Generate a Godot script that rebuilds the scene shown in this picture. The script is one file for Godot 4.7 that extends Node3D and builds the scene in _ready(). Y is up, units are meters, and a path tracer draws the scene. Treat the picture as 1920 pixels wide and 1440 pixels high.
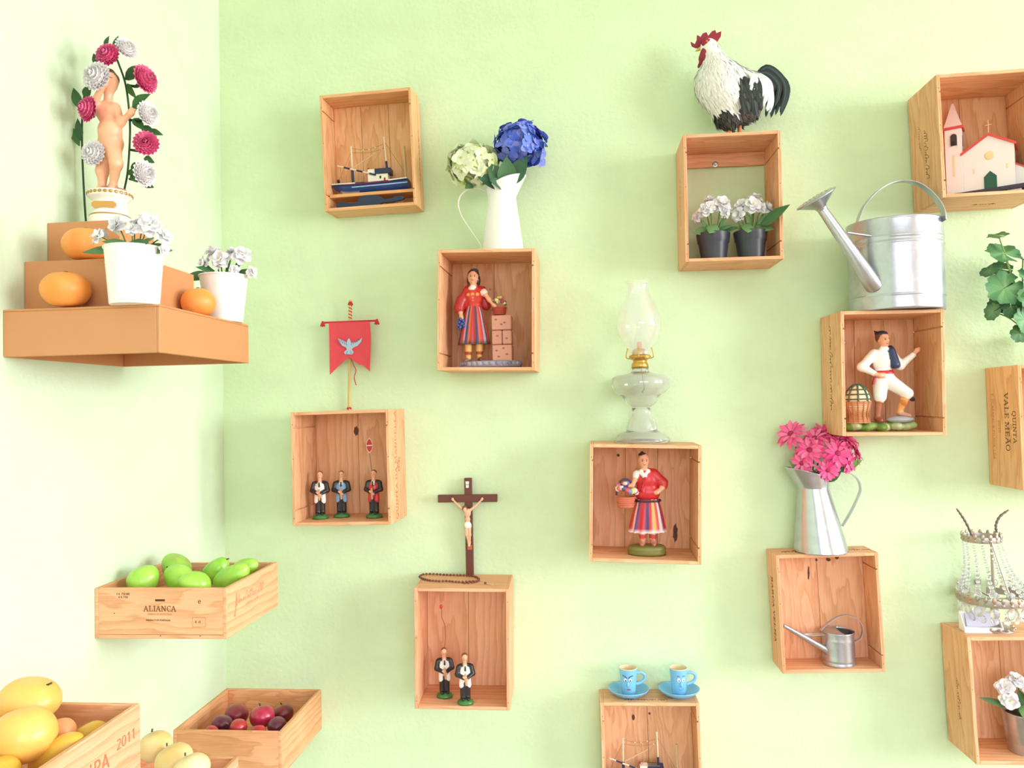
extends Node3D
# A wall of wooden wine crates used as display cases. Units are metres, y is up, the back wall is the plane z = 0.

var rng := RandomNumberGenerator.new()
var mats := {}
var used := {}

# ---------------------------------------------------------------- mesh building
class MB:
	var v := PackedVector3Array()
	var c := PackedColorArray()
	var t := PackedVector2Array()
	var ix := PackedInt32Array()
	var col := Color.WHITE

	func add(p: Vector3, uv := Vector2.ZERO) -> int:
		v.append(p)
		c.append(col)
		t.append(uv)
		return v.size() - 1

	func tri(a: int, b: int, d: int) -> void:
		ix.append(a)
		ix.append(b)
		ix.append(d)

	func quad(a: Vector3, b: Vector3, d: Vector3, e: Vector3) -> void:
		var i := add(a)
		add(b)
		add(d)
		add(e)
		tri(i, i + 1, i + 2)
		tri(i, i + 2, i + 3)

	# rows of points; wrap joins the last column to the first one
	func grid(rows: Array, wrap := false, uvs := Vector2.ONE) -> int:
		var first := v.size()
		var m: int = rows[0].size()
		for r in rows.size():
			for k in m:
				add(rows[r][k], Vector2(float(k) / m, float(r) / maxf(rows.size() - 1, 1)) * uvs)
		for r in rows.size() - 1:
			for k in (m if wrap else m - 1):
				var a := first + r * m + k
				var b := first + r * m + (k + 1) % m
				tri(a, b, b + m)
				tri(a, b + m, a + m)
		return first

	func cap(ring: Array, up: bool) -> void:
		var mid := Vector3.ZERO
		for p in ring:
			mid += p
		var i := add(mid / ring.size())
		for p in ring:
			add(p)
		for k in ring.size():
			var a: int = i + 1 + k
			var b: int = i + 1 + (k + 1) % ring.size()
			if up:
				tri(i, a, b)
			else:
				tri(i, b, a)

	# profile of (radius, height) turned round y
	func lathe(pr: Array, seg: int, xf := Transform3D.IDENTITY, sx := 1.0, sz := 1.0) -> void:
		var rows := []
		for q in pr:
			var ring := []
			for k in seg:
				var a := TAU * k / seg
				ring.append(xf * Vector3(cos(a) * q.x * sx, q.y, sin(a) * q.x * sz))
			rows.append(ring)
		grid(rows, true)

	func tube(path: Array, r, seg := 8, flat := 1.0, caps := true) -> void:
		var rows := []
		var side := Vector3.ZERO
		for i in path.size():
			var d: Vector3 = (path[mini(i + 1, path.size() - 1)] - path[maxi(i - 1, 0)]).normalized()
			if i == 0:
				side = d.cross(Vector3(0.13, 0.21, 0.97)).normalized()
				if side.length() < 0.5:
					side = d.cross(Vector3.UP).normalized()
			side = (side - d * side.dot(d)).normalized()
			var up := d.cross(side)
			var rad: float = r[i] if r is Array else r
			var ring := []
			for k in seg:
				var a := TAU * k / seg
				ring.append(path[i] + side * cos(a) * rad * flat - up * sin(a) * rad)
			rows.append(ring)
		grid(rows, true)
		if caps:
			cap(rows[0], true)
			cap(rows[rows.size() - 1], false)

	func ell(xf: Transform3D, r: Vector3, seg := 14, rings := 9) -> void:
		var rows := []
		for i in rings + 1:
			var a := PI * i / rings
			var ring := []
			for k in seg:
				var b := TAU * k / seg
				ring.append(xf * Vector3(r.x * sin(a) * cos(b), -r.y * cos(a), r.z * sin(a) * sin(b)))
			rows.append(ring)
		grid(rows, true)

	# box with chamfered edges; grain is the axis that the wood runs along
	func cbox(xf: Transform3D, size: Vector3, bev := 0.0012, grain := 0, off := Vector2.ZERO) -> void:
		var h := size / 2.0
		bev = minf(bev, minf(h.x, minf(h.y, h.z)) * 0.45)
		var pt := func(s: Vector3, ax: int) -> Vector3:
			var p := Vector3.ZERO
			for k in 3:
				p[k] = s[k] * (h[k] if k == ax else h[k] - bev)
			return p
		var uvof := func(p: Vector3, ax: int) -> Vector2:
			var a := grain
			if ax == grain:
				a = (grain + 1) % 3
			var b := 3 - a - ax
			return off + Vector2(p[a] + 0.16, p[b] + 0.16) * 2.0
		var put := func(ps: Array, axs: Array, n: Vector3) -> void:
			var q := []
			for k in ps.size():
				q.append(ps[k])
			var nn: Vector3 = (q[2] - q[0]).cross(q[1] - q[0])
			var ids := []
			for k in q.size():
				ids.append(add(xf * q[k], uvof.call(q[k], axs[k])))
			if nn.dot(n) < 0:
				ids.reverse()
			tri(ids[0], ids[1], ids[2])
			if ids.size() == 4:
				tri(ids[0], ids[2], ids[3])
		for ax in 3:
			var b := (ax + 1) % 3
			var d := (ax + 2) % 3
			for s in [-1.0, 1.0]:
				var ps := []
				for e in [[-1, -1], [1, -1], [1, 1], [-1, 1]]:
					var sg := Vector3.ZERO
					sg[ax] = s
					sg[b] = e[0]
					sg[d] = e[1]
					ps.append(pt.call(sg, ax))
				var n := Vector3.ZERO
				n[ax] = s
				put.call(ps, [ax, ax, ax, ax], n)
			if bev > 0.0:
				for s in [-1.0, 1.0]:
					for w in [-1.0, 1.0]:
						var s0 := Vector3.ZERO
						s0[ax] = s
						s0[b] = w
						s0[d] = -1
						var s1 := s0
						s1[d] = 1
						put.call([pt.call(s0, ax), pt.call(s1, ax), pt.call(s1, b), pt.call(s0, b)], [ax, ax, ax, ax], s0 + s1)
		if bev > 0.0:
			for x in [-1, 1]:
				for y in [-1, 1]:
					for z in [-1, 1]:
						var s := Vector3(x, y, z)
						put.call([pt.call(s, 0), pt.call(s, 1), pt.call(s, 2)], [0, 0, 0], s)

	# flat outline in x and y pushed out along z
	func prism(poly: PackedVector2Array, depth: float, xf := Transform3D.IDENTITY) -> void:
		if Geometry2D.is_polygon_clockwise(poly):
			poly = poly.duplicate()
			poly.reverse()
		var tr := Geometry2D.triangulate_polygon(poly)
		for s in [0, 1]:
			var z := depth * (0.5 if s == 0 else -0.5)
			var base := v.size()
			for p in poly:
				add(xf * Vector3(p.x, p.y, z), p)
			for k in range(0, tr.size(), 3):
				var a := Vector3(poly[tr[k]].x, poly[tr[k]].y, 0)
				var b := Vector3(poly[tr[k + 1]].x, poly[tr[k + 1]].y, 0)
				var d := Vector3(poly[tr[k + 2]].x, poly[tr[k + 2]].y, 0)
				var ccw := (b - a).cross(d - a).z > 0
				if ccw == (s == 0):
					tri(base + tr[k], base + tr[k + 2], base + tr[k + 1])
				else:
					tri(base + tr[k], base + tr[k + 1], base + tr[k + 2])
		for k in poly.size():
			var p := poly[k]
			var q := poly[(k + 1) % poly.size()]
			quad(xf * Vector3(q.x, q.y, depth / 2), xf * Vector3(q.x, q.y, -depth / 2), xf * Vector3(p.x, p.y, -depth / 2), xf * Vector3(p.x, p.y, depth / 2))

	# a leaf or petal: starts at the origin, runs along +y, its face to +z; bend curls the tip back, cup raises the edges
	func leaf(xf: Transform3D, length: float, width: float, bend := 0.3, cup := 0.2, fat := 0.5, nu := 4, nv := 5, wave := 0.0, tip := 1.0) -> void:
		var rows := []
		for i in nv + 1:
			var f := float(i) / nv
			var w := width * 0.5 * pow(sin(PI * pow(clampf(f * 0.97 + 0.015, 0, 1), fat)), tip)
			var a := bend * f
			var y := length * f * (1.0 - absf(a) * 0.15)
			var z := -length * sin(a) * f * 0.8
			var row := []
			for k in nu + 1:
				var s := float(k) / nu * 2 - 1
				var q := Vector3(s * w, y, z + cup * w * s * s + wave * w * sin(f * 9.0 + s * 3.0))
				row.append(xf * q)
			rows.append(row)
		grid(rows)

	func join(o: MB, xf := Transform3D.IDENTITY) -> void:
		var base := v.size()
		for p in o.v:
			v.append(xf * p)
		c.append_array(o.c)
		t.append_array(o.t)
		for i in o.ix:
			ix.append(base + i)

	func done() -> ArrayMesh:
		var n := PackedVector3Array()
		n.resize(v.size())
		for k in range(0, ix.size(), 3):
			var a := ix[k]
			var b := ix[k + 1]
			var d := ix[k + 2]
			var f := (v[d] - v[a]).cross(v[b] - v[a])
			n[a] += f
			n[b] += f
			n[d] += f
		for k in n.size():
			n[k] = n[k].normalized() if n[k].length_squared() > 1e-30 else Vector3.UP
		var arr := []
		arr.resize(Mesh.ARRAY_MAX)
		arr[Mesh.ARRAY_VERTEX] = v
		arr[Mesh.ARRAY_NORMAL] = n
		arr[Mesh.ARRAY_COLOR] = c
		arr[Mesh.ARRAY_TEX_UV] = t
		arr[Mesh.ARRAY_INDEX] = ix
		var m := ArrayMesh.new()
		m.add_surface_from_arrays(Mesh.PRIMITIVE_TRIANGLES, arr)
		return m


# smooth union of tapered capsules and ellipsoids, meshed as surface nets
class Body:
	var kind := PackedInt32Array()
	var pa := PackedVector3Array()
	var pb := PackedVector3Array()
	var ra := PackedFloat32Array()
	var rb := PackedFloat32Array()
	var inv: Array[Basis] = []
	var cols := PackedColorArray()
	var spots := []
	var k := 0.004
	var o := Vector2.ZERO
	var s := 1.0

	# coordinates of a figure are given in its own drawing units: o is its foot point, s metres per unit
	func at(x: float, y: float, z := 0.0) -> Vector3:
		return Vector3((x - o.x) * s, (o.y - y) * s, z * s)

	func cap(a: Vector3, b: Vector3, r1: float, r2: float, c: Color) -> void:
		kind.append(0)
		pa.append(a)
		pb.append(b)
		ra.append(r1 * s)
		rb.append(r2 * s)
		inv.append(Basis())
		cols.append(c)

	func ell(a: Vector3, r: Vector3, c: Color, b := Basis()) -> void:
		kind.append(1)
		pa.append(a)
		pb.append(r * s)
		ra.append(maxf(r.x, maxf(r.y, r.z)) * s)
		rb.append(0)
		inv.append(b.inverse())
		cols.append(c)

	func spot(a: Vector3, r: float, c: Color) -> void:
		spots.append([a, r * s, c])

	func dist(i: int, p: Vector3) -> float:
		if kind[i] == 0:
			var d := pb[i] - pa[i]
			var w := p - pa[i]
			var h := clampf(w.dot(d) / maxf(d.length_squared(), 1e-12), 0.0, 1.0)
			return (w - d * h).length() - lerpf(ra[i], rb[i], h)
		var q := inv[i] * (p - pa[i])
		var r := pb[i]
		var g := q / r
		var k0 := g.length()
		var k1 := (g / r).length()
		if k1 < 1e-9:
			return -minf(r.x, minf(r.y, r.z))
		return k0 * (k0 - 1.0) / k1

	func mesh(cell: float) -> MB:
		var lo := Vector3.ONE * 1e9
		var hi := -lo
		for i in kind.size():
			var r := maxf(ra[i], rb[i]) * Vector3.ONE
			lo = lo.min(pa[i] - r)
			hi = hi.max(pa[i] + r)
			if kind[i] == 0:
				lo = lo.min(pb[i] - r)
				hi = hi.max(pb[i] + r)
		lo -= Vector3.ONE * cell * 3
		hi += Vector3.ONE * cell * 3
		var nb := 5
		var bx := int(ceil((hi.x - lo.x) / cell / nb)) + 1
		var by := int(ceil((hi.y - lo.y) / cell / nb)) + 1
		var bz := int(ceil((hi.z - lo.z) / cell / nb)) + 1
		var nx := bx * nb
		var ny := by * nb
		var nz := bz * nb
		var val := PackedFloat32Array()
		val.resize(nx * ny * nz)
		val.fill(1.0)
		var half := nb * cell * 0.5
		var diag := half * 1.75
		var blocks := []
		for kz in bz:
			for ky in by:
				for kx in bx:
					var mid := lo + Vector3(kx, ky, kz) * nb * cell + Vector3.ONE * (half - cell * 0.5)
					var act := PackedInt32Array()
					var least := 1e9
					for i in kind.size():
						var d := dist(i, mid)
						if kind[i] == 1 and d > 0:
							d = minf(d, (mid - pa[i]).length() - minf(pb[i].x, minf(pb[i].y, pb[i].z)))
						least = minf(least, d)
						if d < diag + k + cell:
							act.append(i)
					if act.is_empty():
						continue
					if least < -diag * 2.0 - k:
						for z in nb:
							for y in nb:
								for x in nb:
									val[kx * nb + x + nx * (ky * nb + y + ny * (kz * nb + z))] = -1.0
						continue
					blocks.append(Vector3i(kx, ky, kz))
					for z in nb:
						for y in nb:
							for x in nb:
								var gx := kx * nb + x
								var gy := ky * nb + y
								var gz := kz * nb + z
								var p := lo + Vector3(gx, gy, gz) * cell
								var f := 1e9
								for i in act:
									var d := dist(i, p)
									var h := maxf(k - absf(f - d), 0.0) / k
									f = minf(f, d) - h * h * k * 0.25
								val[gx + nx * (gy + ny * gz)] = f
		var mb := MB.new()
		var idx := {}
		var off := [0, 1, nx, nx + 1, nx * ny, nx * ny + 1, nx * ny + nx, nx * ny + nx + 1]
		var pos := [Vector3(0, 0, 0), Vector3(1, 0, 0), Vector3(0, 1, 0), Vector3(1, 1, 0), Vector3(0, 0, 1), Vector3(1, 0, 1), Vector3(0, 1, 1), Vector3(1, 1, 1)]
		var edges := [[0, 1], [2, 3], [4, 5], [6, 7], [0, 2], [1, 3], [4, 6], [5, 7], [0, 4], [1, 5], [2, 6], [3, 7]]
		for b in blocks:
			for z in range(-1, nb):
				for y in range(-1, nb):
					for x in range(-1, nb):
						var gx: int = b.x * nb + x
						var gy: int = b.y * nb + y
						var gz: int = b.z * nb + z
						if gx < 0 or gy < 0 or gz < 0 or gx >= nx - 1 or gy >= ny - 1 or gz >= nz - 1:
							continue
						var g := gx + nx * (gy + ny * gz)
						var m := 0
						for q in 8:
							if val[g + off[q]] < 0.0:
								m += 1
						if m == 0 or m == 8 or idx.has(g):
							continue
						var sum := Vector3.ZERO
						var cnt := 0
						for e in edges:
							var va := val[g + off[e[0]]]
							var vb := val[g + off[e[1]]]
							if (va < 0.0) != (vb < 0.0):
								sum += pos[e[0]].lerp(pos[e[1]], va / (va - vb))
								cnt += 1
						var p := lo + (Vector3(gx, gy, gz) + sum / cnt) * cell
						var best := 1e9
						var cc := Color.WHITE
						for i in kind.size():
							var d := dist(i, p)
							if d < best:
								best = d
								cc = cols[i]
						for sp in spots:
							if p.distance_to(sp[0]) < sp[1]:
								cc = sp[2]
						mb.col = cc
						idx[g] = mb.add(p)
		for g in idx:
			var here := val[g] < 0.0
			for ax in 3:
				var st: int = [1, nx, nx * ny][ax]
				if (val[g + st] < 0.0) == here:
					continue
				var s1: int = [nx, nx * ny, 1][ax]
				var s2: int = [nx * ny, 1, nx][ax]
				if not (idx.has(g - s1) and idx.has(g - s2) and idx.has(g - s1 - s2)):
					continue
				var q := [idx[g], idx[g - s1], idx[g - s1 - s2], idx[g - s2]]
				if here:
					q.reverse()
				mb.tri(q[0], q[1], q[2])
				mb.tri(q[0], q[2], q[3])
		return mb


# ---------------------------------------------------------------- scene helpers
func lc(r: int, g: int, b: int) -> Color:
	return Color8(r, g, b).srgb_to_linear()

func numbered(called: String) -> String:
	var n: int = used.get(called, -1) + 1
	used[called] = n
	return called if n == 0 else "%s_%03d" % [called, n]

func tag(o: Node3D, label: String, category: String, group := "", kind := "") -> Node3D:
	if label:
		o.set_meta("label", label)
	if category:
		o.set_meta("category", category)
	if group:
		o.set_meta("group", group)
	if kind:
		o.set_meta("kind", kind)
	return o

func thing(called: String, label: String, category: String, where := Vector3.ZERO, group := "") -> Node3D:
	var o := Node3D.new()
	o.name = numbered(called)
	add_child(o)
	o.position = where
	tag(o, label, category, group)
	return o

func part(called: String, mb: MB, m: Material, parent: Node, label := "") -> MeshInstance3D:
	return shape(called, mb.done(), m, parent, label)

func shape(called: String, mesh: Mesh, m: Material, parent: Node, label := "") -> MeshInstance3D:
	var o := MeshInstance3D.new()
	o.name = called
	o.mesh = mesh
	o.material_override = m
	parent.add_child(o, true)
	if label:
		o.set_meta("label", label)
	return o

func mat(r: int, g: int, b: int, rough := 0.6, metal := 0.0) -> StandardMaterial3D:
	var m := StandardMaterial3D.new()
	m.albedo_color = Color8(r, g, b)
	m.roughness = rough
	m.metallic = metal
	return m

func vmat(rough := 0.6, metal := 0.0) -> StandardMaterial3D:
	var key := "v%.2f_%.2f" % [rough, metal]
	if not mats.has(key):
		var m := StandardMaterial3D.new()
		m.vertex_color_use_as_albedo = true
		m.roughness = rough
		m.metallic = metal
		mats[key] = m
	return mats[key]

func xform(at: Vector3, y_dir: Vector3, z_hint: Vector3, size := 1.0) -> Transform3D:
	var y := y_dir.normalized()
	var x := y.cross(z_hint)
	if x.length() < 1e-4:
		x = y.cross(Vector3(0.3, 0.5, 0.8))
	x = x.normalized()
	return Transform3D(Basis(x, y, x.cross(y)).scaled_local(Vector3.ONE * size), at)

func turn(at: Vector3, deg: Vector3, size := 1.0) -> Transform3D:
	return Transform3D(Basis.from_euler(deg * PI / 180.0).scaled_local(Vector3.ONE * size), at)

func spline(pts: Array, n: int) -> Array:
	var out := []
	for i in pts.size() - 1:
		var p0: Vector3 = pts[maxi(i - 1, 0)]
		var p3: Vector3 = pts[mini(i + 2, pts.size() - 1)]
		for k in n:
			out.append(pts[i].cubic_interpolate(pts[i + 1], p0, p3, float(k) / n))
	out.append(pts[pts.size() - 1])
	return out

var fonts := {}
func lettering(text: String, height: float, xf: Transform3D, m: Material, parent: Node, face := "Droid Serif", wide := 1.0) -> void:
	if not fonts.has(face):
		var f := SystemFont.new()
		f.font_names = PackedStringArray([face])
		fonts[face] = f
	var tm := TextMesh.new()
	tm.text = text
	tm.font = fonts[face]
	tm.font_size = 48
	tm.pixel_size = height / 34.0
	tm.depth = 0.0005
	tm.curve_step = 3.0
	var o := shape("lettering", tm, m, parent)
	o.transform = xf * Transform3D(Basis.from_scale(Vector3(wide, 1, 1)), Vector3.ZERO)

# wood as pixels: growth rings cut along the board, fine fibres, a few warm blotches; the grain runs along u
func wood_image(seed_: int, rings: float, figure: float) -> Image:
	var n1 := FastNoiseLite.new()
	n1.seed = seed_
	n1.frequency = 0.004
	var n2 := FastNoiseLite.new()
	n2.seed = seed_ + 7
	n2.frequency = 0.05
	var size := 640
	var data := PackedByteArray()
	data.resize(size * size * 3)
	var lo := Vector3(219, 164, 122)
	var hi := Vector3(248, 208, 174)
	var i := 0
	for y in size:
		for x in size:
			var w := n1.get_noise_2d(x * 0.28, y * 1.3)
			var t := y * rings / size + w * figure
			var q := t - floorf(t)
			var g := q * q * (1.0 - smoothstep(0.86, 1.0, q))
			var f := n2.get_noise_2d(x * 0.12, y * 5.0)
			var m := clampf(0.72 - g * 0.75 + f * 0.34 + n1.get_noise_2d(x * 0.4 + 900, y * 0.6) * 0.3, 0, 1)
			var c := lo.lerp(hi, m)
			data[i] = int(c.x)
			data[i + 1] = int(c.y)
			data[i + 2] = int(c.z)
			i += 3
	return Image.create_from_data(size, size, false, Image.FORMAT_RGB8, data)

func wood(r: int, g: int, b: int, variant: int) -> StandardMaterial3D:
	var key := "wood%d_%d_%d_%d" % [r, g, b, variant]
	if not mats.has(key):
		if not mats.has("tex%d" % variant):
			mats["tex%d" % variant] = ImageTexture.create_from_image(wood_image(11 + variant * 31, [16.0, 11.0, 26.0][variant], [2.6, 4.0, 1.4][variant]))
		var m := StandardMaterial3D.new()
		m.albedo_texture = mats["tex%d" % variant]
		m.albedo_color = Color8(r, g, b)
		m.roughness = 0.62
		mats[key] = m
	return mats[key]

const LEFT := -1.0256
const RIGHT := 5.2
const FRONT := 4.3
const TOP := 3.3

func _ready() -> void:
	rng.seed = 4711
	camera_and_light()
	room()
	build_crates()
	shelf_corner()
	fruit_crates()
	ship_display()
	lady_display()
	banner_display()
	cross_display()
	lamp_display()
	rooster_display()
	church_display()
	watering_can_display()
	daisy_display()
	right_edge_display()
	cup_display()

func camera_and_light() -> void:
	var cam := Camera3D.new()
	cam.name = "camera"
	cam.position = Vector3(0, 1.5, 2.1)
	cam.rotation_degrees = Vector3(1.6370, 5.4361, -1.2813)
	cam.fov = rad_to_deg(2.0 * atan(720.0 / 1442.0))
	cam.near = 0.02
	cam.far = 60.0
	add_child(cam)
	cam.current = true
	var sky_look := ProceduralSkyMaterial.new()
	sky_look.sky_top_color = Color(0.80, 0.88, 1.0)
	sky_look.sky_horizon_color = Color(1.0, 1.0, 1.0)
	sky_look.ground_horizon_color = Color(0.95, 0.95, 0.92)
	sky_look.ground_bottom_color = Color(0.6, 0.58, 0.54)
	sky_look.sky_energy_multiplier = 2.0
	sky_look.ground_energy_multiplier = 1.2
	var sky := Sky.new()
	sky.sky_material = sky_look
	var env := Environment.new()
	env.background_mode = Environment.BG_SKY
	env.sky = sky
	env.tonemap_mode = Environment.TONE_MAPPER_LINEAR
	env.tonemap_exposure = 1.13
	env.sdfgi_enabled = true
	env.ssao_enabled = true
	env.ssil_enabled = true
	var around := WorldEnvironment.new()
	around.name = "surroundings"
	around.environment = env
	add_child(around)
	# daylight of the shop windows in the right-hand wall and an added fill light behind the camera
	for w in [[0.75, 1.0, 1.95, 1.7, 9.0], [3.1, 1.8, 1.95, 1.8, 16.0]]:
		var a := AreaLight3D.new()
		a.name = "window_daylight"
		a.area_size = Vector2(w[1], w[3])
		a.position = Vector3(RIGHT - 0.02, w[2], w[0])
		a.rotation_degrees = Vector3(0, 90, 0)
		a.light_energy = w[4]
		a.light_color = Color(0.975, 0.99, 1.0)
		a.area_range = 14.0
		a.shadow_enabled = true
		add_child(a, true)
	var door := AreaLight3D.new()  # unseen front fill, added to brighten what faces the camera
	door.name = "added_front_fill"
	door.area_size = Vector2(2.6, 2.2)
	door.position = Vector3(0.9, 1.5, FRONT - 0.02)
	door.light_energy = 0.8
	door.light_color = Color(0.97, 0.985, 1.0)
	door.area_range = 14.0
	door.shadow_enabled = true
	add_child(door)

func plaster(r: int, g: int, b: int) -> StandardMaterial3D:
	if not mats.has("plaster_relief"):
		var n := FastNoiseLite.new()
		n.seed = 5
		n.frequency = 0.035
		n.fractal_octaves = 4
		var im := n.get_seamless_image(512, 512)
		im.bump_map_to_normal_map(3.0)
		mats["plaster_relief"] = ImageTexture.create_from_image(im)
		# faint uneven brushing of the paint
		var n2 := FastNoiseLite.new()
		n2.seed = 9
		n2.frequency = 0.008
		var pale := n2.get_seamless_image(256, 256)
		for y in 256:
			for x in 256:
				var q := pale.get_pixel(x, y).r
				var t := 0.97 + 0.03 * q
				pale.set_pixel(x, y, Color(t, t, t * (0.97 + 0.03 * q)))
		mats["plaster_tone"] = ImageTexture.create_from_image(pale)
	var m := StandardMaterial3D.new()
	m.albedo_color = Color8(r, g, b)
	m.albedo_texture = mats["plaster_tone"]
	m.roughness = 0.75
	m.normal_enabled = true
	m.normal_texture = mats["plaster_relief"]
	m.normal_scale = 0.35
	m.uv1_triplanar = true
	m.uv1_world_triplanar = true
	m.uv1_scale = Vector3.ONE * 3.0
	return m

func structure(called: String, boxes: Array, m: Material) -> MeshInstance3D:
	var mb := MB.new()
	for b in boxes:
		mb.cbox(Transform3D(Basis(), (b[0] + b[1]) / 2.0), b[1] - b[0], 0.0)
	var o := part(called, mb, m, self)
	o.set_meta("kind", "structure")
	return o

func room() -> void:
	var white := mat(240, 240, 236, 0.6)
	var green := plaster(222, 243, 201)
	var pale := plaster(220, 237, 208)  # less saturated: washed-out exposure of the left wall put into its colour
	structure("wall_back", [[Vector3(LEFT - 0.15, 0, -0.15), Vector3(RIGHT + 0.15, TOP, 0)]], green)
	structure("wall_left", [[Vector3(LEFT - 0.15, 0, 0), Vector3(LEFT, TOP, FRONT + 0.15)]], pale)
	structure("floor", [[Vector3(LEFT - 0.15, -0.1, -0.15), Vector3(RIGHT + 0.15, 0, FRONT + 0.15)]], mat(160, 132, 108, 0.5))
	structure("ceiling", [[Vector3(LEFT - 0.15, TOP, -0.15), Vector3(RIGHT + 0.15, TOP + 0.1, FRONT + 0.15)]], mat(245, 244, 240, 0.9))
	# right wall with its two windows: z 0.25..1.25 and 2.2..4.0
	var a := RIGHT
	var b := RIGHT + 0.15
	structure("wall_right", [
		[Vector3(a, 0, 0), Vector3(b, 1.05, FRONT)], [Vector3(a, 2.85, 0), Vector3(b, TOP, FRONT)],
		[Vector3(a, 1.05, 0), Vector3(b, 2.85, 0.25)], [Vector3(a, 1.05, 1.25), Vector3(b, 2.85, 2.2)], [Vector3(a, 1.05, 4.0), Vector3(b, 2.85, FRONT)]], white)
	structure("wall_front", [
		[Vector3(LEFT, 0, FRONT), Vector3(-0.4, TOP, FRONT + 0.15)], [Vector3(2.2, 0, FRONT), Vector3(b, TOP, FRONT + 0.15)],
		[Vector3(-0.4, 2.6, FRONT), Vector3(2.2, TOP, FRONT + 0.15)], [Vector3(-0.4, 0, FRONT), Vector3(2.2, 0.4, FRONT + 0.15)]], mat(166, 146, 124, 0.6))
	var k := 1
	for w in [[0.25, 1.25], [2.2, 4.0]]:
		var bars := []
		for z in [w[0], (w[0] + w[1]) / 2.0 - 0.02, w[1] - 0.04]:
			bars.append([Vector3(a + 0.05, 1.05, z), Vector3(a + 0.1, 2.85, z + 0.04)])
		for y in [1.05, 2.81]:
			bars.append([Vector3(a + 0.05, y, w[0]), Vector3(a + 0.1, y + 0.04, w[1])])
		structure("window_%d" % k, bars, white)
		k += 1

# ---------------------------------------------------------------- crates
const T := 0.0085   # thickness of a crate board
var crates := {}

func new_crate(id: String, label: String, frame: Transform3D, size: Vector3, planks: int, tint: Array, slots := true) -> Node3D:
	var o := thing("wine_crate", label, "crate", Vector3.ZERO, "wooden wine crates on the wall")
	o.transform = frame
	crates[id] = o
	var w := size.x
	var h := size.y
	var d := size.z
	var vary := func() -> Vector2:
		return Vector2(rng.randf() * 0.3, rng.randf() * 0.3)
	var tone := func() -> StandardMaterial3D:
		return wood(tint[0], tint[1], tint[2], rng.randi() % 3)
	for s in [-1, 1]:
		var mb := MB.new()
		if slots:
			mb.cbox(Transform3D(Basis(), Vector3(s * (w - T * 0.55) / 2, 0, d / 2)), Vector3(T * 0.55, h, d), 0.0008, 1, vary.call())
			var off: Vector2 = vary.call()
			var cut := [-h / 2, -h * 0.36, h * 0.36, h / 2]
			for k in 3:
				var y0: float = cut[k] + (0.0018 if k > 0 else 0.0)
				var y1: float = cut[k + 1] - (0.0018 if k < 2 else 0.0)
				mb.cbox(Transform3D(Basis(), Vector3(s * (w / 2 - T * 0.775), (y0 + y1) / 2, d / 2)), Vector3(T * 0.45, y1 - y0, d), 0.0005, 1, off + Vector2(y0, 0))
		else:
			mb.cbox(Transform3D(Basis(), Vector3(s * (w - T) / 2, 0, d / 2)), Vector3(T, h, d), 0.001, 1, vary.call())
		part("side_panel", mb, tone.call(), o)
	for s in [-1, 1]:
		var mb := MB.new()
		mb.cbox(Transform3D(Basis(), Vector3(0, s * (h - T) / 2, d / 2)), Vector3(w - 2 * T - 0.0004, T, d), 0.001, 0, vary.call())
		part("top_panel" if s > 0 else "bottom_panel", mb, tone.call(), o)
	for k in planks:
		var pw := (w - 2 * T) / planks
		var mb := MB.new()
		mb.cbox(Transform3D(Basis(), Vector3(-w / 2 + T + pw * (k + 0.5), 0, 0.0035)), Vector3(pw - 0.0009, h - 2 * T, 0.007), 0.0006, 1, vary.call())
		part("plank", mb, tone.call(), o)
	for s in [-1, 1]:
		for y in [-0.5, 0.1, 0.45]:
			var mb := MB.new()
			mb.lathe([Vector2(0, 0.0004), Vector2(0.001, 0.0003), Vector2(0.0012, -0.001)], 6, turn(Vector3(s * (w / 2 - T / 2), y * (h - 0.04), d), Vector3(90, 0, 0)))
			part("nail", mb, iron(), o)
	return o

func iron() -> StandardMaterial3D:
	if not mats.has("iron"):
		mats["iron"] = mat(90, 78, 70, 0.5, 0.6)
	return mats["iron"]

func ink() -> StandardMaterial3D:
	if not mats.has("ink"):
		mats["ink"] = mat(112, 66, 42, 0.8)
	return mats["ink"]

func knot(parent: Node, at: Vector3, rx: float, ry: float, deg := 0.0) -> void:
	if not mats.has("knot"):
		mats["knot"] = mat(92, 50, 30, 0.6)
	var poly := PackedVector2Array()
	for k in 14:
		var a := TAU * k / 14
		var j := 1.0 + 0.16 * sin(k * 2.7 + rx * 900)
		poly.append(Vector2(cos(a) * rx * j, sin(a) * ry * j))
	var mb := MB.new()
	mb.prism(poly, 0.0006, turn(at, Vector3(0, 0, deg)))
	part("knot", mb, mats["knot"], parent)

func screw(parent: Node, at: Vector3, r := 0.004) -> void:
	if not mats.has("steel"):
		mats["steel"] = mat(190, 190, 188, 0.3, 0.9)
	var mb := MB.new()
	mb.lathe([Vector2(0, 0.0012), Vector2(r * 0.3, 0.0012), Vector2(r * 0.32, 0.0022), Vector2(r * 0.8, 0.002), Vector2(r, 0.0008), Vector2(r, -0.001)], 12, turn(at, Vector3(90, 0, 0)))
	part("screw", mb, mats["steel"], parent)

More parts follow.
